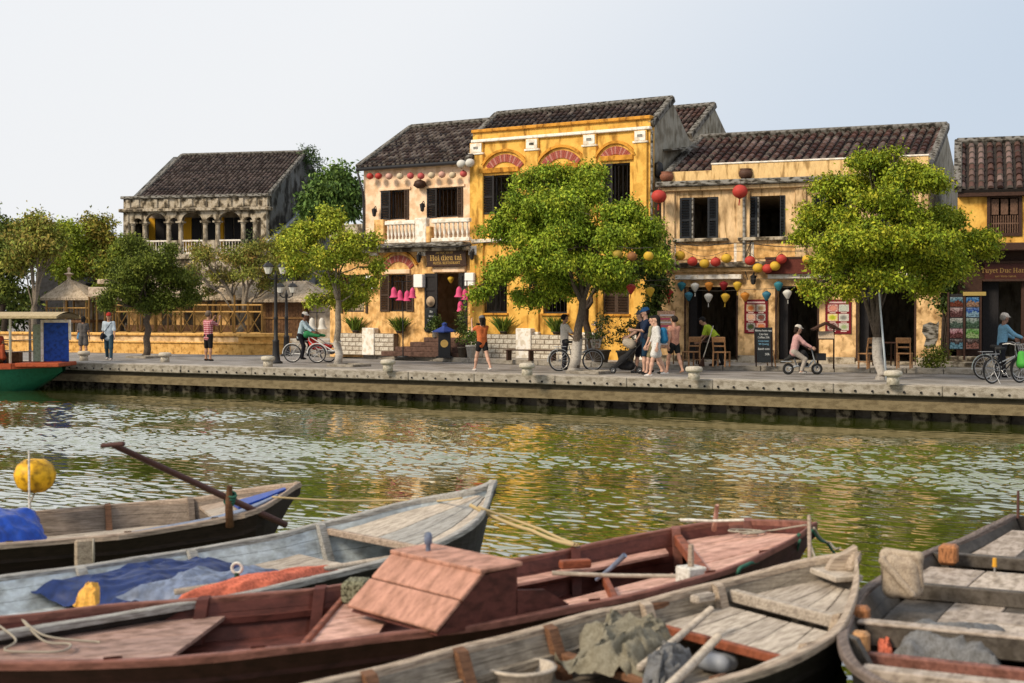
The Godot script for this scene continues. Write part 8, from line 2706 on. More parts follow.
func boat_materials() -> void:
	var gs := Vector3(0.25, 3.6, 3.6)
	var bs := Vector3(0.5, 1.6, 1.6)
	var W := func(key: String, r: float, g: float, b: float, rough := 0.7, bump := 0.35) -> void:
		mk(key, r, g, b, rough, "grain", gs, "worn", bs, bump * 0.5)
	var P := func(key: String, r: float, g: float, b: float) -> void:
		mk(key, r, g, b, 0.6, "worn", Vector3(0.6, 1.8, 1.8), "blotch", Vector3(0.5, 0.9, 0.9), 0.12)
	W.call("dark_hull", 0.035, 0.022, 0.016)
	W.call("dark_inner", 0.27, 0.22, 0.18)
	W.call("tan_rail", 0.5, 0.4, 0.32)
	W.call("grey_plank", 0.66, 0.59, 0.50)
	W.call("grey_plank_b", 0.54, 0.48, 0.41)
	P.call("blue_inner", 0.55, 0.63, 0.69)
	W.call("blue_rail", 0.46, 0.46, 0.44)
	W.call("slate_hull", 0.055, 0.05, 0.048)
	P.call("red_inner", 0.125, 0.038, 0.029)
	P.call("red_hull", 0.06, 0.022, 0.018)
	P.call("red_rail", 0.27, 0.115, 0.088)
	P.call("pink_plank", 0.70, 0.42, 0.34)
	P.call("pink_plank_b", 0.6, 0.34, 0.27)
	P.call("rust_plank", 0.30, 0.09, 0.045)
	W.call("grey_inner", 0.33, 0.29, 0.235)
	W.call("grey_rail", 0.56, 0.46, 0.36)
	W.call("brown_rib", 0.24, 0.12, 0.065)
	P.call("hatch_red", 0.55, 0.29, 0.215)
	P.call("dull_pink", 0.44, 0.29, 0.245)
	P.call("dull_pink_b", 0.38, 0.25, 0.21)
	P.call("tan_paint", 0.58, 0.5, 0.42)
	P.call("tan_paint_b", 0.47, 0.4, 0.34)
	W.call("black_wood", 0.035, 0.03, 0.027)
	W.call("smoke_rail", 0.24, 0.19, 0.165)
	P.call("dark_beam", 0.11, 0.095, 0.08)
	mk("tarp_blue", 0.014, 0.032, 0.13, 0.4, "blotch", Vector3(1.5, 1.5, 1.5))
	mk("tarp_bright", 0.008, 0.05, 0.33, 0.35, "blotch", Vector3(1.5, 1.5, 1.5))
	mk("tarp_grey", 0.16, 0.2, 0.3, 0.5, "blotch", Vector3(1.5, 1.5, 1.5))
	mk("cloth_coral", 0.66, 0.17, 0.1, 0.8, "grain", Vector3(2, 2, 2))
	mk("cloth_drab", 0.27, 0.25, 0.19, 0.95, "blotch", Vector3(2, 2, 2), "grain", Vector3(6, 6, 6))
	mk("cloth_grey", 0.2, 0.205, 0.215, 0.9, "blotch", Vector3(2, 2, 2), "grain", Vector3(6, 6, 6))
	mk("cloth_cream", 0.55, 0.46, 0.36, 0.95, "worn", Vector3(2, 2, 2), "grain", Vector3(6, 6, 6))
	mk("rope_straw", 0.42, 0.32, 0.17, 0.95)
	mk("rope_grey", 0.3, 0.27, 0.22, 0.95)
	mk("rope_green", 0.03, 0.11, 0.075, 0.9)
	mk("oar_wood", 0.11, 0.05, 0.042, 0.5, "grain", Vector3(5, 5, 5))
	mk("float_yellow", 0.72, 0.40, 0.012, 0.5, "grime", Vector3(0.9, 0.9, 0.9))
	mk("stone_moss", 0.22, 0.22, 0.15, 0.95, "grime", Vector3(4, 4, 4), "", Vector3.ONE, 0.6)
	mk("plastic_white", 0.62, 0.6, 0.56, 0.5, "blotch", Vector3(3, 3, 3))
	mk("teal_paint", 0.02, 0.16, 0.17, 0.6, "worn", Vector3(1, 1, 1))

func make_boats() -> void:
	boat_materials()
	# ---- A: dark boat at the back with a steering oar
	var A := sampan("dark brown sampan with long steering oar and blue covered load",
		[[299.6, 483, 0.74], [281, 487, 0.66], [240, 494, 0.55], [200, 500, 0.47], [132, 504, 0.42], [38, 511.5, 0.4], [0, 514, 0.4], [-7.4, 0.4, 15.8, true], [-9.4, 0.42, 14.6, true]],
		[[299.6, 483, 0.74], [260, 504, 0.63], [224, 516, 0.52], [180, 525, 0.46], [120, 535, 0.42], [74, 539, 0.4], [0, 545, 0.4], [-6.6, 0.4, 13.5, true], [-8.6, 0.42, 12.3, true]], 7.0,
		{"outer": mats.dark_hull, "inner": mats.dark_inner, "rail": mats.tan_rail})
	deck(A, 0.5, 1.5, 0.07, 0.09, 4, [mats.tan_rail, mats.grey_plank_b])
	deck(A, 1.9, 6.8, 0.26, 0.28, 6, [mats.grey_plank, mats.grey_plank, mats.grey_plank_b])
	for d in [1.6, 2.6, 3.8, 5.2]:
		rib(A, d, mats.brown_rib if d == 2.6 else mats.dark_inner)
	# blue painted plank and oar blade lying along the side
	deck(A, 0.55, 2.7, 0.02, 0.12, 1, [mats.tarp_grey], 0.30, 0.52, 0.03)
	deck(A, 0.35, 1.2, 0.0, 0.03, 1, [mats.tarp_bright], -0.35, 0.25, 0.03)
	var box := thing("wooden_crate", "small dark wooden crate against the dark sampan lining", "crate", gp(84, 522, 0.2), faceyaw(0.84, 0.5) - PI / 2)
	slab(box, "crate_body", Vector3(-0.14, 0, -0.09), Vector3(0.14, 0.14, 0.09), mats.dark_hull, 0.01)
	slab(box, "crate_lid", Vector3(-0.15, 0.141, -0.1), Vector3(0.15, 0.16, 0.1), mats.dark_inner, 0.008)
	var fd := thing("fender_pad", "pale worn fender pad hung over the dark sampan side", "fender", gp(84, 540, 0.43), faceyaw(0.84, 0.5) - PI / 2)
	slab(fd, "pad", Vector3(-0.11, -0.3, 0.03), Vector3(0.09, 0.02, 0.08), mats.cloth_cream, 0.03)
	var rp := MB.new()
	rp.ring(Vector3(0.08, -0.12, 0.06), Vector3(1, 0, 0.3), 0.13, 0.008, 16, 5)
	part("loop", rp, mats.rope_grey, fd, true)
	cloth_thing("blue_tarp", "bright blue plastic cover over the load of the dark sampan", "tarp", [gp(-30, 513, 0.62), gp(38, 512, 0.6), gp(48, 538, 0.42), gp(-30, 542, 0.45)], 0.08, 5, mats.tarp_bright, 0.1)
	var yb := gp(36, 512, 0.42)
	var fl := thing("yellow_float", "round yellow stained float on a white stick", "float", yb, TURN)
	var mb := MB.new()
	var hh := 0.48
	mb.lathe([Vector2(0, -0.2), Vector2(0.12, -0.185), Vector2(0.2, -0.12), Vector2(0.235, -0.03), Vector2(0.24, 0.03), Vector2(0.2, 0.13), Vector2(0.12, 0.19), Vector2(0, 0.205)], 22, Vector3(-0.02, hh - 0.06, -0.03))
	part("float_ball", mb, mats.float_yellow, fl, true)
	mb = MB.new()
	mb.tube([Vector3(0, -0.3, 0.23), Vector3(0.0, 0.74, 0.23)], 0.013, 0.012, 6)
	part("stick", mb, mats.plastic_white, fl)
	mb = MB.new()
	mb.tube([Vector3(-0.01, 0.22, 0.02), Vector3(-0.03, 0.12, 0.12), Vector3(0, 0.0, 0.2)], 0.012)
	part("lashing", mb, mats.rope_grey, fl)
	# oar with T handle
	var R0 := gp(231, 499.5, 0.70)
	var H0 := cw(-4.19, 1.366, 14.9)
	var B0 := R0 + (R0 - H0) * 0.5
	var oar := thing("steering_oar", "long dark wooden oar with T-shaped handle lashed at the bow", "oar", R0)
	mb = MB.new()
	mb.tube([B0 - R0, Vector3.ZERO, H0 - R0], 0.038, 0.034, 8)
	part("shaft", mb, mats.oar_wood, oar, true)
	mb = MB.new()
	var hv := cw(-0.14, -0.02, 0.1)
	mb.tube([H0 - R0 - hv, H0 - R0 + hv], 0.026, 0.026, 7)
	part("handle", mb, mats.oar_wood, oar, true)
	mb = MB.new()
	mb.tube([Vector3(-0.02, -0.3, 0), Vector3(0.01, 0.0, 0.05), Vector3(0.03, 0.16, 0.05)], 0.05, 0.03, 7)
	part("thole_pin", mb, mats.brown_rib, oar, true)
	mb = MB.new()
	for k in 4:
		mb.ring(Vector3(-0.01 + k * 0.012, -0.03 + k * 0.03, 0.02), Vector3(0.5, 0.8, 0.2), 0.05, 0.016, 14, 5)
	part("green_lashing", mb, mats.rope_green, oar, true)
	# ---- B: grey-blue boat
	var Bt := sampan("grey-blue sampan with blue tarpaulin and coral cloth inside",
		[[494, 481, 0.88], [466, 496, 0.73], [418, 508, 0.58], [350, 522, 0.48], [310, 528.5, 0.44], [270, 538, 0.4], [176, 552, 0.37], [90, 565, 0.36], [0, 577, 0.36], [-6.0, 0.36, 11.5, true], [-7.2, 0.38, 10.3, true]],
		[[494, 481, 0.88], [480, 508, 0.74], [450, 532, 0.58], [400, 554, 0.46], [340, 571, 0.4], [270, 589, 0.36], [200, 602, 0.36], [100, 618, 0.36], [-4.3, 0.36, 10.1, true], [-5.9, 0.38, 8.6, true]], 8.4,
		{"outer": mats.slate_hull, "inner": mats.blue_inner, "rail": mats.blue_rail})
	deck(Bt, 0.3, 2.05, 0.06, 0.1, 5, [mats.grey_plank, mats.grey_plank_b, mats.blue_rail])
	thwart(Bt, 2.07, 0.085, 0.07, 0.07, mats.tan_rail)
	deck(Bt, 2.5, 3.75, 0.22, 0.22, 5, [mats.grey_plank, mats.grey_plank_b])
	thwart(Bt, 3.78, 0.23, 0.07, 0.06, mats.tan_rail)
	deck(Bt, 7.1, 8.3, 0.16, 0.16, 4, [mats.grey_plank, mats.grey_plank_b])
	for d in [2.15, 3.7, 4.9, 6.3]:
		rib(Bt, d, mats.blue_rail, [-1.0, 1.0], 0.02, 0.09)
	cloth_thing("blue_tarp", "dark blue creased tarpaulin lying in the grey-blue sampan", "tarp", [gp(30, 597, 0.16), gp(150, 572, 0.2), gp(262, 566, 0.18), gp(130, 606, 0.14)], 0.16, 8, mats.tarp_blue, 0.05)
	cloth_thing("grey_tarp", "faded grey-blue sheet heaped beside the coral cloth", "tarp", [gp(120, 600, 0.2), gp(190, 577, 0.26), gp(290, 573, 0.22), gp(210, 600, 0.22)], 0.13, 12, mats.tarp_grey, 0.05)
	cloth_thing("coral_cloth", "bright coral cloth spread along the grey-blue sampan side", "cloth", [gp(168, 600, 0.34), gp(222, 585, 0.34), gp(342, 564, 0.38), gp(274, 583, 0.38)], 0.05, 14, mats.cloth_coral, 0.04)
	cloth_thing("yellow_bag", "small crumpled yellow plastic bag on the blue tarpaulin", "bag", [gp(74, 601, 0.34), gp(88, 588, 0.38), gp(100, 589, 0.38), gp(96, 602, 0.34)], 0.07, 19, mk("bag_yellow", 0.75, 0.40, 0.07, 0.5, "blotch", Vector3(6, 6, 6)), 0.05)
	pole_thing("boat_pole", "weathered grey pole lying along the grey-blue sampan", "pole", gp(175, 592, 0.33), gp(400, 556, 0.40), 0.028, 0.024, mats.grey_plank_b)
	var rl := thing("rowlock", "white ring rowlock tied with green cord on the pole", "rowlock", gp(237, 577, 0.40), TURN)
	mb = MB.new()
	mb.ring(Vector3(0, 0.08, 0), Vector3(0, 0, 1), 0.045, 0.014, 16, 6)
	part("ring", mb, mats.plastic_white, rl, true)
	mb = MB.new()
	mb.tube([Vector3(0, -0.05, 0), Vector3(0, 0.04, 0)], 0.028, 0.022, 7)
	part("cord_binding", mb, mats.rope_green, rl, true)
	# ---- C: red-brown boat with the hatch
	var C := sampan("large red-brown sampan with sloping wooden hatch amidships",
		[[814, 523, 0.72], [801, 521.5, 0.68], [746, 519, 0.6], [710, 522, 0.56], [650, 531, 0.52], [590, 543, 0.48], [510, 559, 0.44], [340, 584, 0.4], [296, 591, 0.38], [204, 598.6, 0.38], [130, 604, 0.38], [20, 615, 0.4], [-5.2, 0.42, 10.2, true]],
		[[814, 523, 0.72], [801, 535, 0.66], [780, 547, 0.61], [740, 566, 0.54], [660, 591, 0.47], [580, 608, 0.43], [480, 627, 0.4], [380, 639, 0.38], [300, 648, 0.38], [204, 657, 0.38], [110, 662, 0.38], [0, 664, 0.38], [-4.7, 0.4, 9.55, true], [-6.2, 0.42, 9.5, true]], 9.3,
		{"outer": mats.red_hull, "inner": mats.red_inner, "rail": mats.red_rail})
	var pinks := [mats.pink_plank, mats.pink_plank, mats.pink_plank_b]
	deck(C, 0.25, 2.0, 0.1, 0.12, 5, pinks)
	thwart(C, 2.03, 0.10, 0.09, 0.1, mats.rust_plank)
	deck(C, 2.2, 3.9, 0.3, 0.32, 5, pinks, -0.5, 0.97)
	deck(C, 2.2, 4.3, 0.16, 0.14, 1, [mats.pink_plank_b], -0.97, -0.72)
	thwart(C, 3.05, 0.28, 0.06, 0.09, mats.rust_plank)
	deck(C, 5.35, 5.9, 0.06, 0.06, 2, pinks)
	thwart(C, 5.92, 0.055, 0.05, 0.05, mats.rust_plank)
	deck(C, 7.0, 9.2, 0.13, 0.13, 6, [mats.dull_pink, mats.dull_pink_b])
	for d in [1.2, 2.05, 3.4, 6.2, 7.2]:
		rib(C, d, mats.red_inner if d > 2.1 else mats.red_rail, [-1.0, 1.0], 0.03, 0.1)
	# stringer inside
	for s in [-1.0]:
		mb = MB.new()
		for k in 16:
			var d0 := 4.6 + k * 0.28
			mb.bar(C.p(d0, s, C.g(d0) - 0.17, 0.06), C.p(d0 + 0.28, s, C.g(d0 + 0.28) - 0.17, 0.06), 0.05, 0.05)
		part("stringer", mb, mats.red_inner, C.node)
	# hatch: profile along the boat, pushed across it
	var hn := gp(434, 631, 0.43)
	var hf := gp(349, 607, 0.43)
	var across := hf - hn
	across.y = 0
	var W := across.length()
	var zx := -across.normalized()
	var ht := thing("hatch_cover", "red-brown wooden hatch with two sloping lids and flat top", "hatch")
	ht.transform = Transform3D(Basis(Vector3.UP.cross(zx).normalized(), Vector3.UP, zx), hn)
	mb = MB.new()
	var prof := PackedVector2Array([Vector2(0.02, -0.04), Vector2(0.464, 0.355), Vector2(0.80, 0.375), Vector2(0.81, -0.04)])
	mb.prism(prof, -W, 0.0)
	part("side_boards", mb, mats.red_inner, ht)
	mb = MB.new()
	mb.prism(PackedVector2Array([Vector2(0.79, -0.04), Vector2(0.79, 0.2), Vector2(1.09, 0.165), Vector2(1.34, 0.02), Vector2(1.34, -0.04)]), -0.03, 0.0)
	part("coaming", mb, mats.red_inner, ht)
	mb = MB.new()
	mb.prism(PackedVector2Array([Vector2(0.79, -0.04), Vector2(0.79, 0.2), Vector2(1.09, 0.165), Vector2(1.34, 0.02), Vector2(1.34, -0.04)]), -W, -W + 0.03)
	part("coaming", mb, mats.red_inner, ht)
	var sl := Vector2(0.464, 0.385)
	var q1 := Vector2(0.0, 0.0)
	for e in [[0.0, 0.49], [0.51, 1.0]]:
		mb = MB.new()
		var a := q1.lerp(sl, e[0])
		var b := q1.lerp(sl, e[1])
		mb.bar(Vector3(a.x, a.y, -W / 2), Vector3(b.x, b.y, -W / 2), W + 0.05, 0.035, Vector3.UP, 0.008)
		part("lid", mb, mats.hatch_red, ht)
	mb = MB.new()
	mb.cbox(Vector3(0.625, 0.395, -W / 2), Vector3(0.42, 0.035, W + 0.06), 0.008, Basis(Vector3(0, 0, 1), 0.03))
	part("top_board", mb, mats.hatch_red, ht)
	mb = MB.new()
	mb.lathe([Vector2(0.02, 0), Vector2(0.02, 0.06), Vector2(0.032, 0.07), Vector2(0.032, 0.14), Vector2(0.02, 0.16), Vector2(0, 0.165)], 10, Vector3(0.6, 0.4, -W * 0.78))
	part("bottle_cap", mb, mats.tarp_grey, ht, true)
	var bl := thing("stone_block", "mossy pale stone block on the red-brown sampan gunwale", "stone", gp(357, 603, 0.32), 0.4)
	mb = MB.new()
	mb.cbox(Vector3(0, 0.1, 0), Vector3(0.22, 0.2, 0.26), 0.03)
	part("stone_body", mb, mats.stone_moss, bl)
	# oar rest, white block and iron bar in the cockpit
	var wb := thing("white_block", "white square block with wooden peg in the red-brown sampan", "block", gp(691, 588, 0.36), faceyaw(0.84, 0.5))
	mb = MB.new()
	mb.cbox(Vector3(0, 0.09, 0), Vector3(0.2, 0.2, 0.2), 0.012)
	part("block_body", mb, mats.plastic_white, wb)
	mb = MB.new()
	mb.tube([Vector3(0, 0.18, 0), Vector3(0, 0.38, 0.0)], 0.03, 0.024, 7)
	part("peg", mb, mats.tan_rail, wb)
	pole_thing("boat_pole", "grey pole lying across the red-brown sampan cockpit", "pole", gp(552, 573, 0.46), gp(678, 576, 0.44), 0.02, 0.018, mats.grey_plank_b)
	pole_thing("paddle", "dark short paddle with pale grip leaning in red-brown sampan", "paddle", gp(596, 580, 0.30), gp(625, 555, 0.56), 0.016, 0.026, mats.tarp_grey)
	var lg := thing("timber_log", "short red-brown timber lying in the red-brown sampan", "timber", gp(575, 568, 0.34), faceyaw(0.9, 0.3) - PI / 2)
	mb = MB.new()
	mb.cbox(Vector3(0, 0.04, 0), Vector3(0.3, 0.08, 0.1), 0.012)
	part("timber_body", mb, mats.rust_plank, lg)
	pole_thing("rowing_post", "short pale wooden post standing on the red-brown sampan gunwale", "post", gp(714, 530, 0.5), gp(717, 505, 0.78), 0.03, 0.022, mats.pink_plank)
	pole_thing("white_pole", "thin white pole lying over the red-brown sampan bow", "pole", gp(680, 520, 0.62), gp(744, 520, 0.64), 0.016, 0.014, mats.plastic_white)
	pole_thing("mooring_stake", "pale bamboo stake standing between the two sampan bows", "stake", gp(810, 572, 0.45), gp(809, 516, 0.86), 0.02, 0.018, mats.tan_rail)
	# ---- D: grey weathered boat
	var D := sampan("weathered grey-brown sampan with planked bow and drab nets",
		[[856, 553, 0.74], [824, 562, 0.62], [760, 577, 0.52], [700, 591, 0.47], [626, 608, 0.43], [600, 612, 0.42], [530, 629, 0.41], [402, 662, 0.4], [320, 682, 0.4], [-2.6, 0.4, 7.6, true], [-3.6, 0.42, 6.5, true]],
		[[856, 553, 0.74], [858, 572, 0.68], [852, 600, 0.58], [838, 626, 0.52], [800, 652, 0.46], [760, 670, 0.42], [720, 682, 0.4], [0.55, 0.4, 8.25, true], [-0.25, 0.4, 7.45, true], [-1.7, 0.42, 6.0, true]], 6.6,
		{"outer": mats.black_wood, "inner": mats.grey_inner, "rail": mats.grey_rail})
	var greys := [mats.grey_plank, mats.grey_plank, mats.grey_plank_b]
	deck(D, 0.45, 1.3, 0.16, 0.14, 5, greys)
	thwart(D, 0.42, 0.08, 0.26, 0.05, mats.grey_plank, -0.9, 0.75, "bow_seat")
	thwart(D, 1.34, 0.11, 0.09, 0.1, mats.grey_plank_b)
	deck(D, 1.45, 2.25, 0.17, 0.17, 5, greys)
	thwart(D, 2.28, 0.17, 0.06, 0.07, mats.rust_plank)
	deck(D, 2.3, 4.2, 0.12, 0.12, 1, [mats.grey_plank], 0.72, 0.97)
	thwart(D, 3.25, 0.2, 0.1, 0.06, mats.brown_rib)
	deck(D, 2.4, 6.4, 0.4, 0.4, 4, [mats.black_wood, mats.dark_beam])
	for d in [1.5, 2.3, 3.3, 4.25, 5.1]:
		rib(D, d, mats.brown_rib if d > 3.0 else mats.grey_rail, [-1.0, 1.0], 0.02, 0.1)
	mb = MB.new()
	for k in 14:
		var d0 := 2.3 + k * 0.28
		mb.bar(D.p(d0, -1, D.g(d0) - 0.2, 0.06), D.p(d0 + 0.28, -1, D.g(d0 + 0.28) - 0.2, 0.06), 0.06, 0.05)
	part("stringer", mb, mats.grey_inner, D.node)
	var bk := thing("bow_post", "thick split grey post at the weathered sampan bow", "post", gp(840, 574, 0.56), TURN)
	mb = MB.new()
	mb.prism(PackedVector2Array([Vector2(-0.14, 0), Vector2(0.1, 0), Vector2(0.14, 0.14), Vector2(0.13, 0.24), Vector2(0.05, 0.19), Vector2(-0.06, 0.14)]), -0.06, 0.06)
	part("post_body", mb, mats.grey_rail, bk)
	cloth_thing("drab_net", "heap of drab canvas and nets in the grey sampan", "net", [gp(556, 672, 0.16), gp(612, 634, 0.24), gp(668, 648, 0.2), gp(640, 690, 0.16)], 0.26, 31, mats.cloth_drab, 0.1)
	cloth_thing("drab_canvas", "folded stiff drab canvas propped beside the net heap", "canvas", [gp(604, 648, 0.28), gp(652, 622, 0.42), gp(676, 640, 0.3), gp(640, 660, 0.22)], 0.12, 33, mats.cloth_drab, 0.05)
	cloth_thing("drab_net", "dark grey-green net bundle at the feet of two poles", "net", [gp(640, 690, 0.2), gp(660, 655, 0.26), gp(690, 662, 0.22), gp(676, 700, 0.16)], 0.16, 35, mats.cloth_grey, 0.08)
	pole_thing("boat_pole", "pale pole propped over the net heap in grey sampan", "pole", gp(640, 668, 0.3), gp(711, 609, 0.5), 0.03, 0.026, mats.grey_plank)
	pole_thing("boat_pole", "second pale pole propped beside the grey jug", "pole", gp(655, 700, 0.34), gp(718, 637, 0.46), 0.034, 0.03, mats.grey_plank)
	var jg := thing("plastic_jug", "grey blue plastic jug lying in the grey sampan hold", "jug", gp(714, 672, 0.08), faceyaw(0.7, 0.7))
	jg.scale = Vector3.ONE * 0.72
	put("jug_body", join([blob([[Vector3(-0.1, 0.1, 0), Vector3(0.12, 0.1, 0), 0.1, 0.1, Color.WHITE], [Vector3(-0.1, 0.1, 0.12), Vector3(0.12, 0.1, 0.12), 0.1, 0.1, Color.WHITE]], 0.018, 0.05)]), mk("jug_grey", 0.26, 0.28, 0.32, 0.5), jg)
	mb = MB.new()
	mb.lathe([Vector2(0.035, 0), Vector2(0.035, 0.05), Vector2(0, 0.05)], 10, Vector3(0.0, 0.2, 0.1))
	part("cap", mb, mats.rubber, jg)
	var tb2 := thing("round_tub", "round tub with pale rim in the grey sampan", "tub", gp(521, 700, -0.02))
	mb = MB.new()
	mb.lathe([Vector2(0.2, 0), Vector2(0.24, 0.22), Vector2(0.26, 0.23), Vector2(0.26, 0.25), Vector2(0.22, 0.25), Vector2(0.18, 0.02), Vector2(0, 0.02)], 22)
	part("tub_body", mb, mats.grey_plank, tb2, true)
	for q in [[652, 604, 0.42, "brown wooden cleat block on the grey sampan gunwale"], [698, 597, 0.45, "flat worn cleat block on the grey sampan gunwale"]]:
		var cl := thing("cleat_block", q[3], "cleat", gp(q[0], q[1], q[2]), faceyaw(0.75, 0.65) - PI / 2)
		mb = MB.new()
		mb.cbox(Vector3(0, 0.0, 0.05), Vector3(0.22, 0.07, 0.1), 0.015)
		part("block_body", mb, mats.brown_rib if q[0] < 680 else mats.grey_plank_b, cl)
	# ---- E: dark boat at the edge, blunt end towards the bank
	var left := [[884, 684, 0.5], [867, 675, 0.5], [847, 658, 0.49], [840, 634, 0.47], [849, 612, 0.44], [859, 594, 0.42], [879, 578, 0.4], [919, 555, 0.4], [959, 540, 0.42], [999, 521, 0.46], [6.2, 0.5, 16.8, true], [6.9, 0.52, 17.8, true]]
	var tip := cw(2.62, 0.5, 8.0)
	var dir := cw(cos(1.10), 0, sin(1.10))
	var lw := [tip]
	var rw := [tip]
	for e in left:
		var p := plan(e)
		var rel := p - tip
		var al := rel.dot(dir)
		var side := rel - dir * al
		side.y = 0
		lw.append(p)
		rw.append(Vector3(p.x - side.x * 2.0, p.y, p.z - side.z * 2.0))
	var toarr := func(l: Array) -> Array:
		return l.map(func(p: Vector3) -> Array: return [p.x * cos(TURN) - p.z * sin(TURN), p.y, -p.x * sin(TURN) - p.z * cos(TURN), true])
	var E := sampan("dark timber sampan with curved blunt bow and cloth-wrapped bundle", toarr.call(lw), toarr.call(rw), 9.0, {"outer": mats.black_wood, "inner": mats.dark_beam, "rail": mats.smoke_rail})
	deck(E, 0.9, 1.5, 0.14, 0.14, 4, [mats.dark_beam, mats.tan_paint_b])
	thwart(E, 1.55, 0.12, 0.16, 0.1, mats.tan_paint_b)
	thwart(E, 2.45, 0.2, 0.1, 0.08, mats.red_rail)
	thwart(E, 2.95, 0.12, 0.12, 0.16, mats.dark_beam)
	thwart(E, 2.95, 0.03, 0.14, 0.03, mats.tan_paint_b)
	deck(E, 3.05, 4.9, 0.17, 0.17, 6, [mats.tan_paint_b, mats.dark_beam])
	deck(E, 3.25, 3.75, 0.1, 0.1, 1, [mats.tan_paint], -0.45, 0.95)
	deck(E, 3.8, 4.3, 0.1, 0.1, 1, [mats.tan_paint_b], -0.45, 0.95)
	thwart(E, 4.95, 0.1, 0.1, 0.14, mats.dark_beam)
	deck(E, 5.05, 6.1, 0.08, 0.08, 5, [mats.tan_paint, mats.tan_paint_b])
	thwart(E, 6.5, 0.06, 0.12, 0.12, mats.dark_beam)
	deck(E, 6.6, 8.6, 0.12, 0.1, 5, [mats.tan_paint_b, mats.dark_beam])
	deck(E, 1.5, 2.95, 0.4, 0.4, 4, [mats.black_wood])
	for d in [2.2, 3.0, 5.0, 6.5]:
		rib(E, d, mats.dark_beam, [-1.0, 1.0], 0.0, 0.1)
	for q in [[948.5, 563, 0.34, "square orange-brown wooden block by the wrapped bundle", 0.17, 0.17], [860, 628, 0.34, "round-topped orange wooden post inside the blunt bow", 0.14, 0.16], [860, 652, 0.3, "shorter pale orange wooden post inside the blunt bow", 0.13, 0.14]]:
		var o := thing("wooden_block", q[3], "block", gp(q[0], q[1], q[2]), faceyaw(0.45, 0.9))
		mb = MB.new()
		mb.cbox(Vector3(0, q[5] / 2, 0), Vector3(q[4], q[5] + 0.02, q[4]), 0.025)
		part("block_body", mb, mk("orange_wood", 0.4, 0.17, 0.07, 0.6, "grain", Vector3(3, 1, 3)) if q[0] != 860 or q[1] < 640 else mk("pale_orange_wood", 0.5, 0.27, 0.12, 0.6, "grain", Vector3(3, 1, 3)), o)
	var wrap := thing("wrapped_bundle", "square post wrapped in cream cloth on the dark sampan gunwale", "bundle", gp(903, 595, 0.38), faceyaw(0.4, 0.9))
	var wbones := []
	for q in [[-1, -1], [1, -1], [1, 1], [-1, 1]]:
		wbones.append([Vector3(q[0] * 0.075, 0.06, q[1] * 0.07), Vector3(q[0] * 0.07, 0.27, q[1] * 0.065), 0.085, 0.08, Color.WHITE])
	put("bundle_core", join([blob(wbones, 0.016, 0.08)]), mats.cloth_cream, wrap)
	put("cloth_fold", join([blob([[Vector3(0.15, 0.3, -0.13), Vector3(-0.1, 0.04, -0.16), 0.035, 0.03, Color.WHITE], [Vector3(0.14, 0.34, 0.0), Vector3(-0.14, 0.35, -0.08), 0.05, 0.035, Color.WHITE], [Vector3(-0.14, 0.34, -0.1), Vector3(-0.16, 0.1, -0.06), 0.03, 0.022, Color.WHITE], [Vector3(0.15, 0.32, -0.05), Vector3(0.16, 0.05, 0.08), 0.035, 0.03, Color.WHITE]], 0.013, 0.05)]), mats.cloth_cream, wrap)
	cloth_thing("grey_cloth", "crumpled dark grey cloth lying in the dark sampan", "cloth", [gp(888, 660, 0.22), gp(900, 632, 0.28), gp(1010, 640, 0.26), gp(1000, 672, 0.2)], 0.14, 41, mats.cloth_grey, 0.1)
	cloth_thing("coral_rag", "small coral rag at the end of the grey cloth", "cloth", [gp(876, 652, 0.24), gp(884, 636, 0.28), gp(893, 638, 0.28), gp(891, 655, 0.24)], 0.06, 43, mats.cloth_coral, 0.03)
	var ib := thing("yellow_screwdriver", "short yellow-handled tool standing on dark sampan planks", "tool", gp(994.5, 571, 0.36))
	mb = MB.new()
	mb.tube([Vector3(0, 0.04, 0), Vector3(0, 0.12, 0)], 0.022, 0.018, 8)
	part("handle", mb, mk("tool_yellow", 0.6, 0.3, 0.03, 0.5), ib)
	mb = MB.new()
	mb.tube([Vector3(0, -0.01, 0), Vector3(0, 0.05, 0)], 0.008, 0.008, 6)
	part("blade", mb, mats.steel, ib)
	var hl := thing("iron_peg", "upright rusty iron peg on the dark sampan stern", "peg", gp(1018, 518, 0.5))
	mb = MB.new()
	mb.tube([Vector3(0, 0, 0), Vector3(0, 0.3, 0)], 0.018, 0.014, 6)
	part("peg_body", mb, mats.oar_wood, hl)
	# ---- ropes
	cord("mooring_rope", "thick straw mooring rope between grey-blue and red-brown sampans", [gp(470, 505, 0.72), gp(520, 526, 0.55), gp(575, 545, 0.5)], 0.02, mats.rope_straw, 0.02, "rope")
	cord("mooring_rope", "second straw strand of the rope leaving grey-blue bow", [gp(478, 507, 0.72), gp(525, 523, 0.56), gp(578, 545, 0.5)], 0.015, mats.rope_straw, 0.01, "rope")
	cord("mooring_line", "thin tan line stretched between dark and grey-blue bows", [gp(272, 497, 0.66), gp(400, 500, 0.6), gp(462, 498, 0.78)], 0.012, mats.rope_straw, 0.02, "rope")
	cord("coiled_rope", "loose straw rope coiled on the red-brown sampan deck", [gp(-6, 622, 0.42), gp(16, 640, 0.34), gp(4, 650, 0.3), gp(32, 652, 0.29), gp(62, 651, 0.29), gp(70, 644, 0.29), gp(44, 641, 0.3), gp(22, 619, 0.42), gp(46, 636, 0.33), gp(100, 642, 0.3)], 0.009, mats.rope_grey, 0.0, "rope")
	var coil := []
	for k in 26:
		var an := k * 0.75
		var rr := 0.06 + 0.035 * sin(k * 1.3) + k * 0.003
		coil.append(gp(748, 534, 0.5) + cw(cos(an) * rr * 1.3, 0.012 + 0.001 * k, sin(an) * rr))
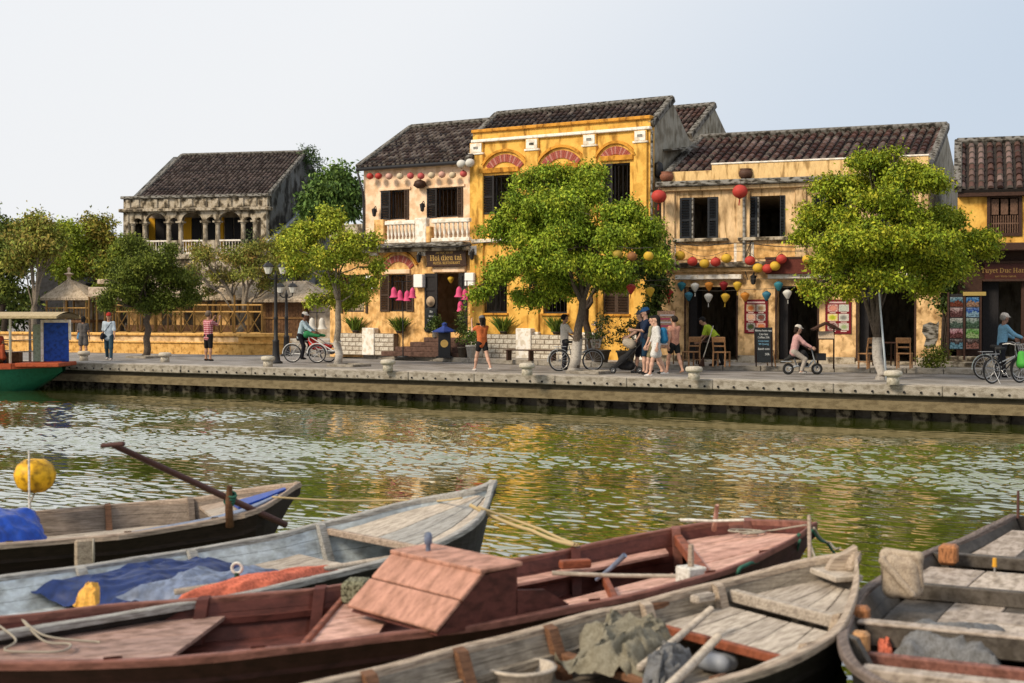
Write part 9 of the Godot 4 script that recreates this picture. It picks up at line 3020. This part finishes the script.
	coil.append(gp(775, 530, 0.56))
	coil.append(gp(806, 525, 0.72))
	cord("rope_coil", "small tangled rope coil on the red-brown sampan bow deck", coil, 0.009, mats.rope_grey, 0.0, "rope")
	cord("green_rope", "dark green rope slung along the red-brown sampan bow side", [gp(738, 574, 0.5), gp(742, 566, 0.56), gp(765, 558, 0.53), gp(785, 546, 0.58), gp(800, 534, 0.68)], 0.018, mats.rope_green, 0.01, "rope")
	for e in [[[812, 530, 0.7], [836, 552, 0.3], [845, 575, 0.05], "dark hanging rope between the two bows", "rope_green"], [[814, 528, 0.72], [826, 540, 0.5], [840, 548, 0.62], "frayed grey rope tying the red-brown bow", "rope_grey"], [[808, 536, 0.66], [815, 556, 0.5], [812, 566, 0.46], "short grey rope round the bamboo stake", "rope_grey"], [[800, 540, 0.64], [790, 565, 0.3], [783, 580, 0.1], "wet rope hanging from red-brown bow into water", "rope_green"]]:
		cord("tie_rope", e[3], [gp(e[0][0], e[0][1], e[0][2]), gp(e[1][0], e[1][1], e[1][2]), gp(e[2][0], e[2][1], e[2][2])], 0.013, mats[e[4]], 0.03, "rope")

# ---------------------------------------------------------------- ferry moored at the quay
func make_ferry() -> void:
	var at := cw((68.0 - 512.0) / LENS * 50.0 - 0.6, 0, 50.0)
	var t := thing("ferry_boat", "green and orange canopied ferry boat with blue cabin panel", "boat", at, TURN)
	# bow end at local x = 0.6, runs back along -x; +z faces the river
	mk("ferry_green", 0.012, 0.13, 0.072, 0.5, "worn", Vector3(0.8, 0.8, 0.8))
	mk("ferry_orange", 0.42, 0.085, 0.03, 0.6, "worn", Vector3(0.8, 0.8, 0.8))
	mk("ferry_blue", 0.01, 0.06, 0.35, 0.5, "blotch", Vector3(0.8, 0.8, 0.8))
	mk("ferry_mint", 0.36, 0.46, 0.34, 0.6, "worn", Vector3(1, 1, 1))
	mk("ferry_roof", 0.5, 0.4, 0.24, 0.8, "grain", Vector3(0.4, 4, 4))
	var rings := []
	for i in 15:
		var x := lerpf(0.45, -10.0, i / 14.0)
		var w := 1.05 * smoothstep(1.1, -1.6, x)
		var dk := 0.80 + 0.06 * smoothstep(-1.5, 0.9, x)
		var lo := lerpf(0.6, -0.3, smoothstep(0.9, -1.0, x))
		rings.append(PackedVector3Array([Vector3(x, dk, -w - 0.1), Vector3(x, lerpf(dk, lo, 0.5), -w * 0.95), Vector3(x - 0.3, lo, -w * 0.7), Vector3(x - 0.3, lo, w * 0.7), Vector3(x, lerpf(dk, lo, 0.5), w * 0.95), Vector3(x, dk, w + 0.1)]))
	var mb := MB.new()
	mb.loft(rings, false)
	part("hull", mb, mats.ferry_green, t, true)
	mb = MB.new()
	for i in 14:
		mb.quad(rings[i][0], rings[i + 1][0], rings[i + 1][5], rings[i][5])
	part("deck", mb, mats.brown_wood, t)
	for s in [0, 5]:
		mb = MB.new()
		for i in 14:
			mb.bar(rings[i][s] + Vector3(0, 0.06, 0), rings[i + 1][s] + Vector3(0, 0.06, 0), 0.1, 0.2)
		part("gunwale_board", mb, mats.ferry_orange, t)
	slab(t, "bow_platform", Vector3(-0.9, 0.84, -0.9), Vector3(0.62, 0.98, 1.1), mats.ferry_orange, 0.02)
	slab(t, "cabin_panel", Vector3(-0.32, 0.982, -0.25), Vector3(0.56, 2.36, -0.17), mats.ferry_blue, 0.02)
	slab(t, "white_post", Vector3(-0.42, 0.982, -0.27), Vector3(-0.321, 2.46, -0.15), mats.white_paint, 0.01)
	slab(t, "white_post", Vector3(0.561, 1.75, -0.27), Vector3(0.63, 2.46, -0.15), mats.white_paint, 0.01)
	slab(t, "header", Vector3(-0.32, 2.361, -0.26), Vector3(0.56, 2.46, -0.16), mats.white_paint, 0.01)
	slab(t, "mint_panel", Vector3(-0.72, 0.982, -0.3), Vector3(-0.43, 2.3, -0.24), mats.ferry_mint, 0.01)
	var roofm := MB.new()
	var rr := []
	for i in 9:
		var a := lerpf(-1.3, 1.3, i / 8.0)
		rr.append(Vector2(a, 2.74 - a * a * 0.09))
	for i in 8:
		roofm.quad(Vector3(0.62, rr[i].y, rr[i].x), Vector3(-9.5, rr[i].y, rr[i].x), Vector3(-9.5, rr[i + 1].y, rr[i + 1].x), Vector3(0.62, rr[i + 1].y, rr[i + 1].x))
		roofm.quad(Vector3(0.62, rr[i].y - 0.06, rr[i].x), Vector3(-9.5, rr[i].y - 0.06, rr[i].x), Vector3(-9.5, rr[i + 1].y - 0.06, rr[i + 1].x), Vector3(0.62, rr[i + 1].y - 0.06, rr[i + 1].x))
	part("roof", roofm, mats.ferry_roof, t)
	slab(t, "roof_edge", Vector3(-9.5, 2.5, 1.27), Vector3(0.63, 2.61, 1.33), mats.ferry_roof, 0.02)
	slab(t, "roof_edge", Vector3(-9.5, 2.5, -1.33), Vector3(0.63, 2.61, -1.27), mats.ferry_roof, 0.02)
	for x in [-1.08, -3.2, -4.8, -6.6]:
		for zz in [-1.0, 1.0]:
			post(t, Vector3(x, 0.85, zz), Vector3(x, 2.5, zz), 0.05, mats.white_paint)
	for y in [1.35, 1.75]:
		post(t, Vector3(-1.72, y, -1.0), Vector3(-8.0, y, -1.0), 0.02, mats.steel, "rail")
		post(t, Vector3(-0.72, y, -0.27), Vector3(-1.08, y, 1.0), 0.02, mats.steel, "rail")
	slab(t, "bench", Vector3(-8.0, 0.95, -0.9), Vector3(-1.3, 1.3, -0.5), mats.brown_wood, 0.02)
	slab(t, "engine_box", Vector3(-3.3, 0.86, 0.2), Vector3(-2.8, 1.4, 0.85), mats.ledge_grey, 0.03)
	for q in [[-2.0, 1.45, 0.86, "cloth_coral", "orange life jacket hanging on the ferry rail"], [-1.55, 1.5, 0.62, "ferry_orange", "dark orange life jacket hanging inside the ferry"], [-2.35, 1.3, 0.9, "paper_pink_red", "rose red life jacket slumped on the ferry rail"]]:
		var p := t.transform * Vector3(q[0], q[1] - 0.45, q[2])
		var lj := thing("life_jacket", q[4], "life jacket", p)
		put("jacket_body", join([blob([[Vector3(-0.1, 0.1, 0), Vector3(-0.1, 0.5, 0), 0.09, 0.08, Color.WHITE], [Vector3(0.1, 0.1, 0), Vector3(0.1, 0.5, 0), 0.09, 0.08, Color.WHITE], [Vector3(-0.1, 0.1, -0.05), Vector3(0.1, 0.1, -0.05), 0.08, 0.08, Color.WHITE]], 0.025, 0.06)]), mats.get(q[3], mats.cloth_coral), lj)
	person("seated ferry passenger in an orange life vest", t.transform * Vector3(-1.8, 0.86, 0.25), faceyaw(0.6, -0.8), {"h": 1.6, "skin": Color(0.3, 0.17, 0.11), "shirt": Color(0.6, 0.1, 0.05), "sleeve": 0.2, "pants": Color(0.03, 0.03, 0.05), "leg": 1.9, "hair": Color(0.012, 0.011, 0.012), "seat": 0.5, "legs": [[80, 85, 6], [80, 85, 6]], "arms": [[30, 60, 5], [30, 60, 5]]})

func _ready() -> void:
	rng.seed = 42
	QZ = gp(600, 376.4).z
	make_camera_and_light()
	make_materials()
	house_materials()
	make_water()
	make_quay()
	make_yellow_house()
	make_pink_house()
	make_cafe()
	make_right_house()
	make_old_house()
	make_garden_wall()
	make_stalls()
	make_trees()
	make_plants()
	make_street_lamps()
	make_street_things()
	make_lanterns()
	make_people()
	make_boats()
	make_ferry()
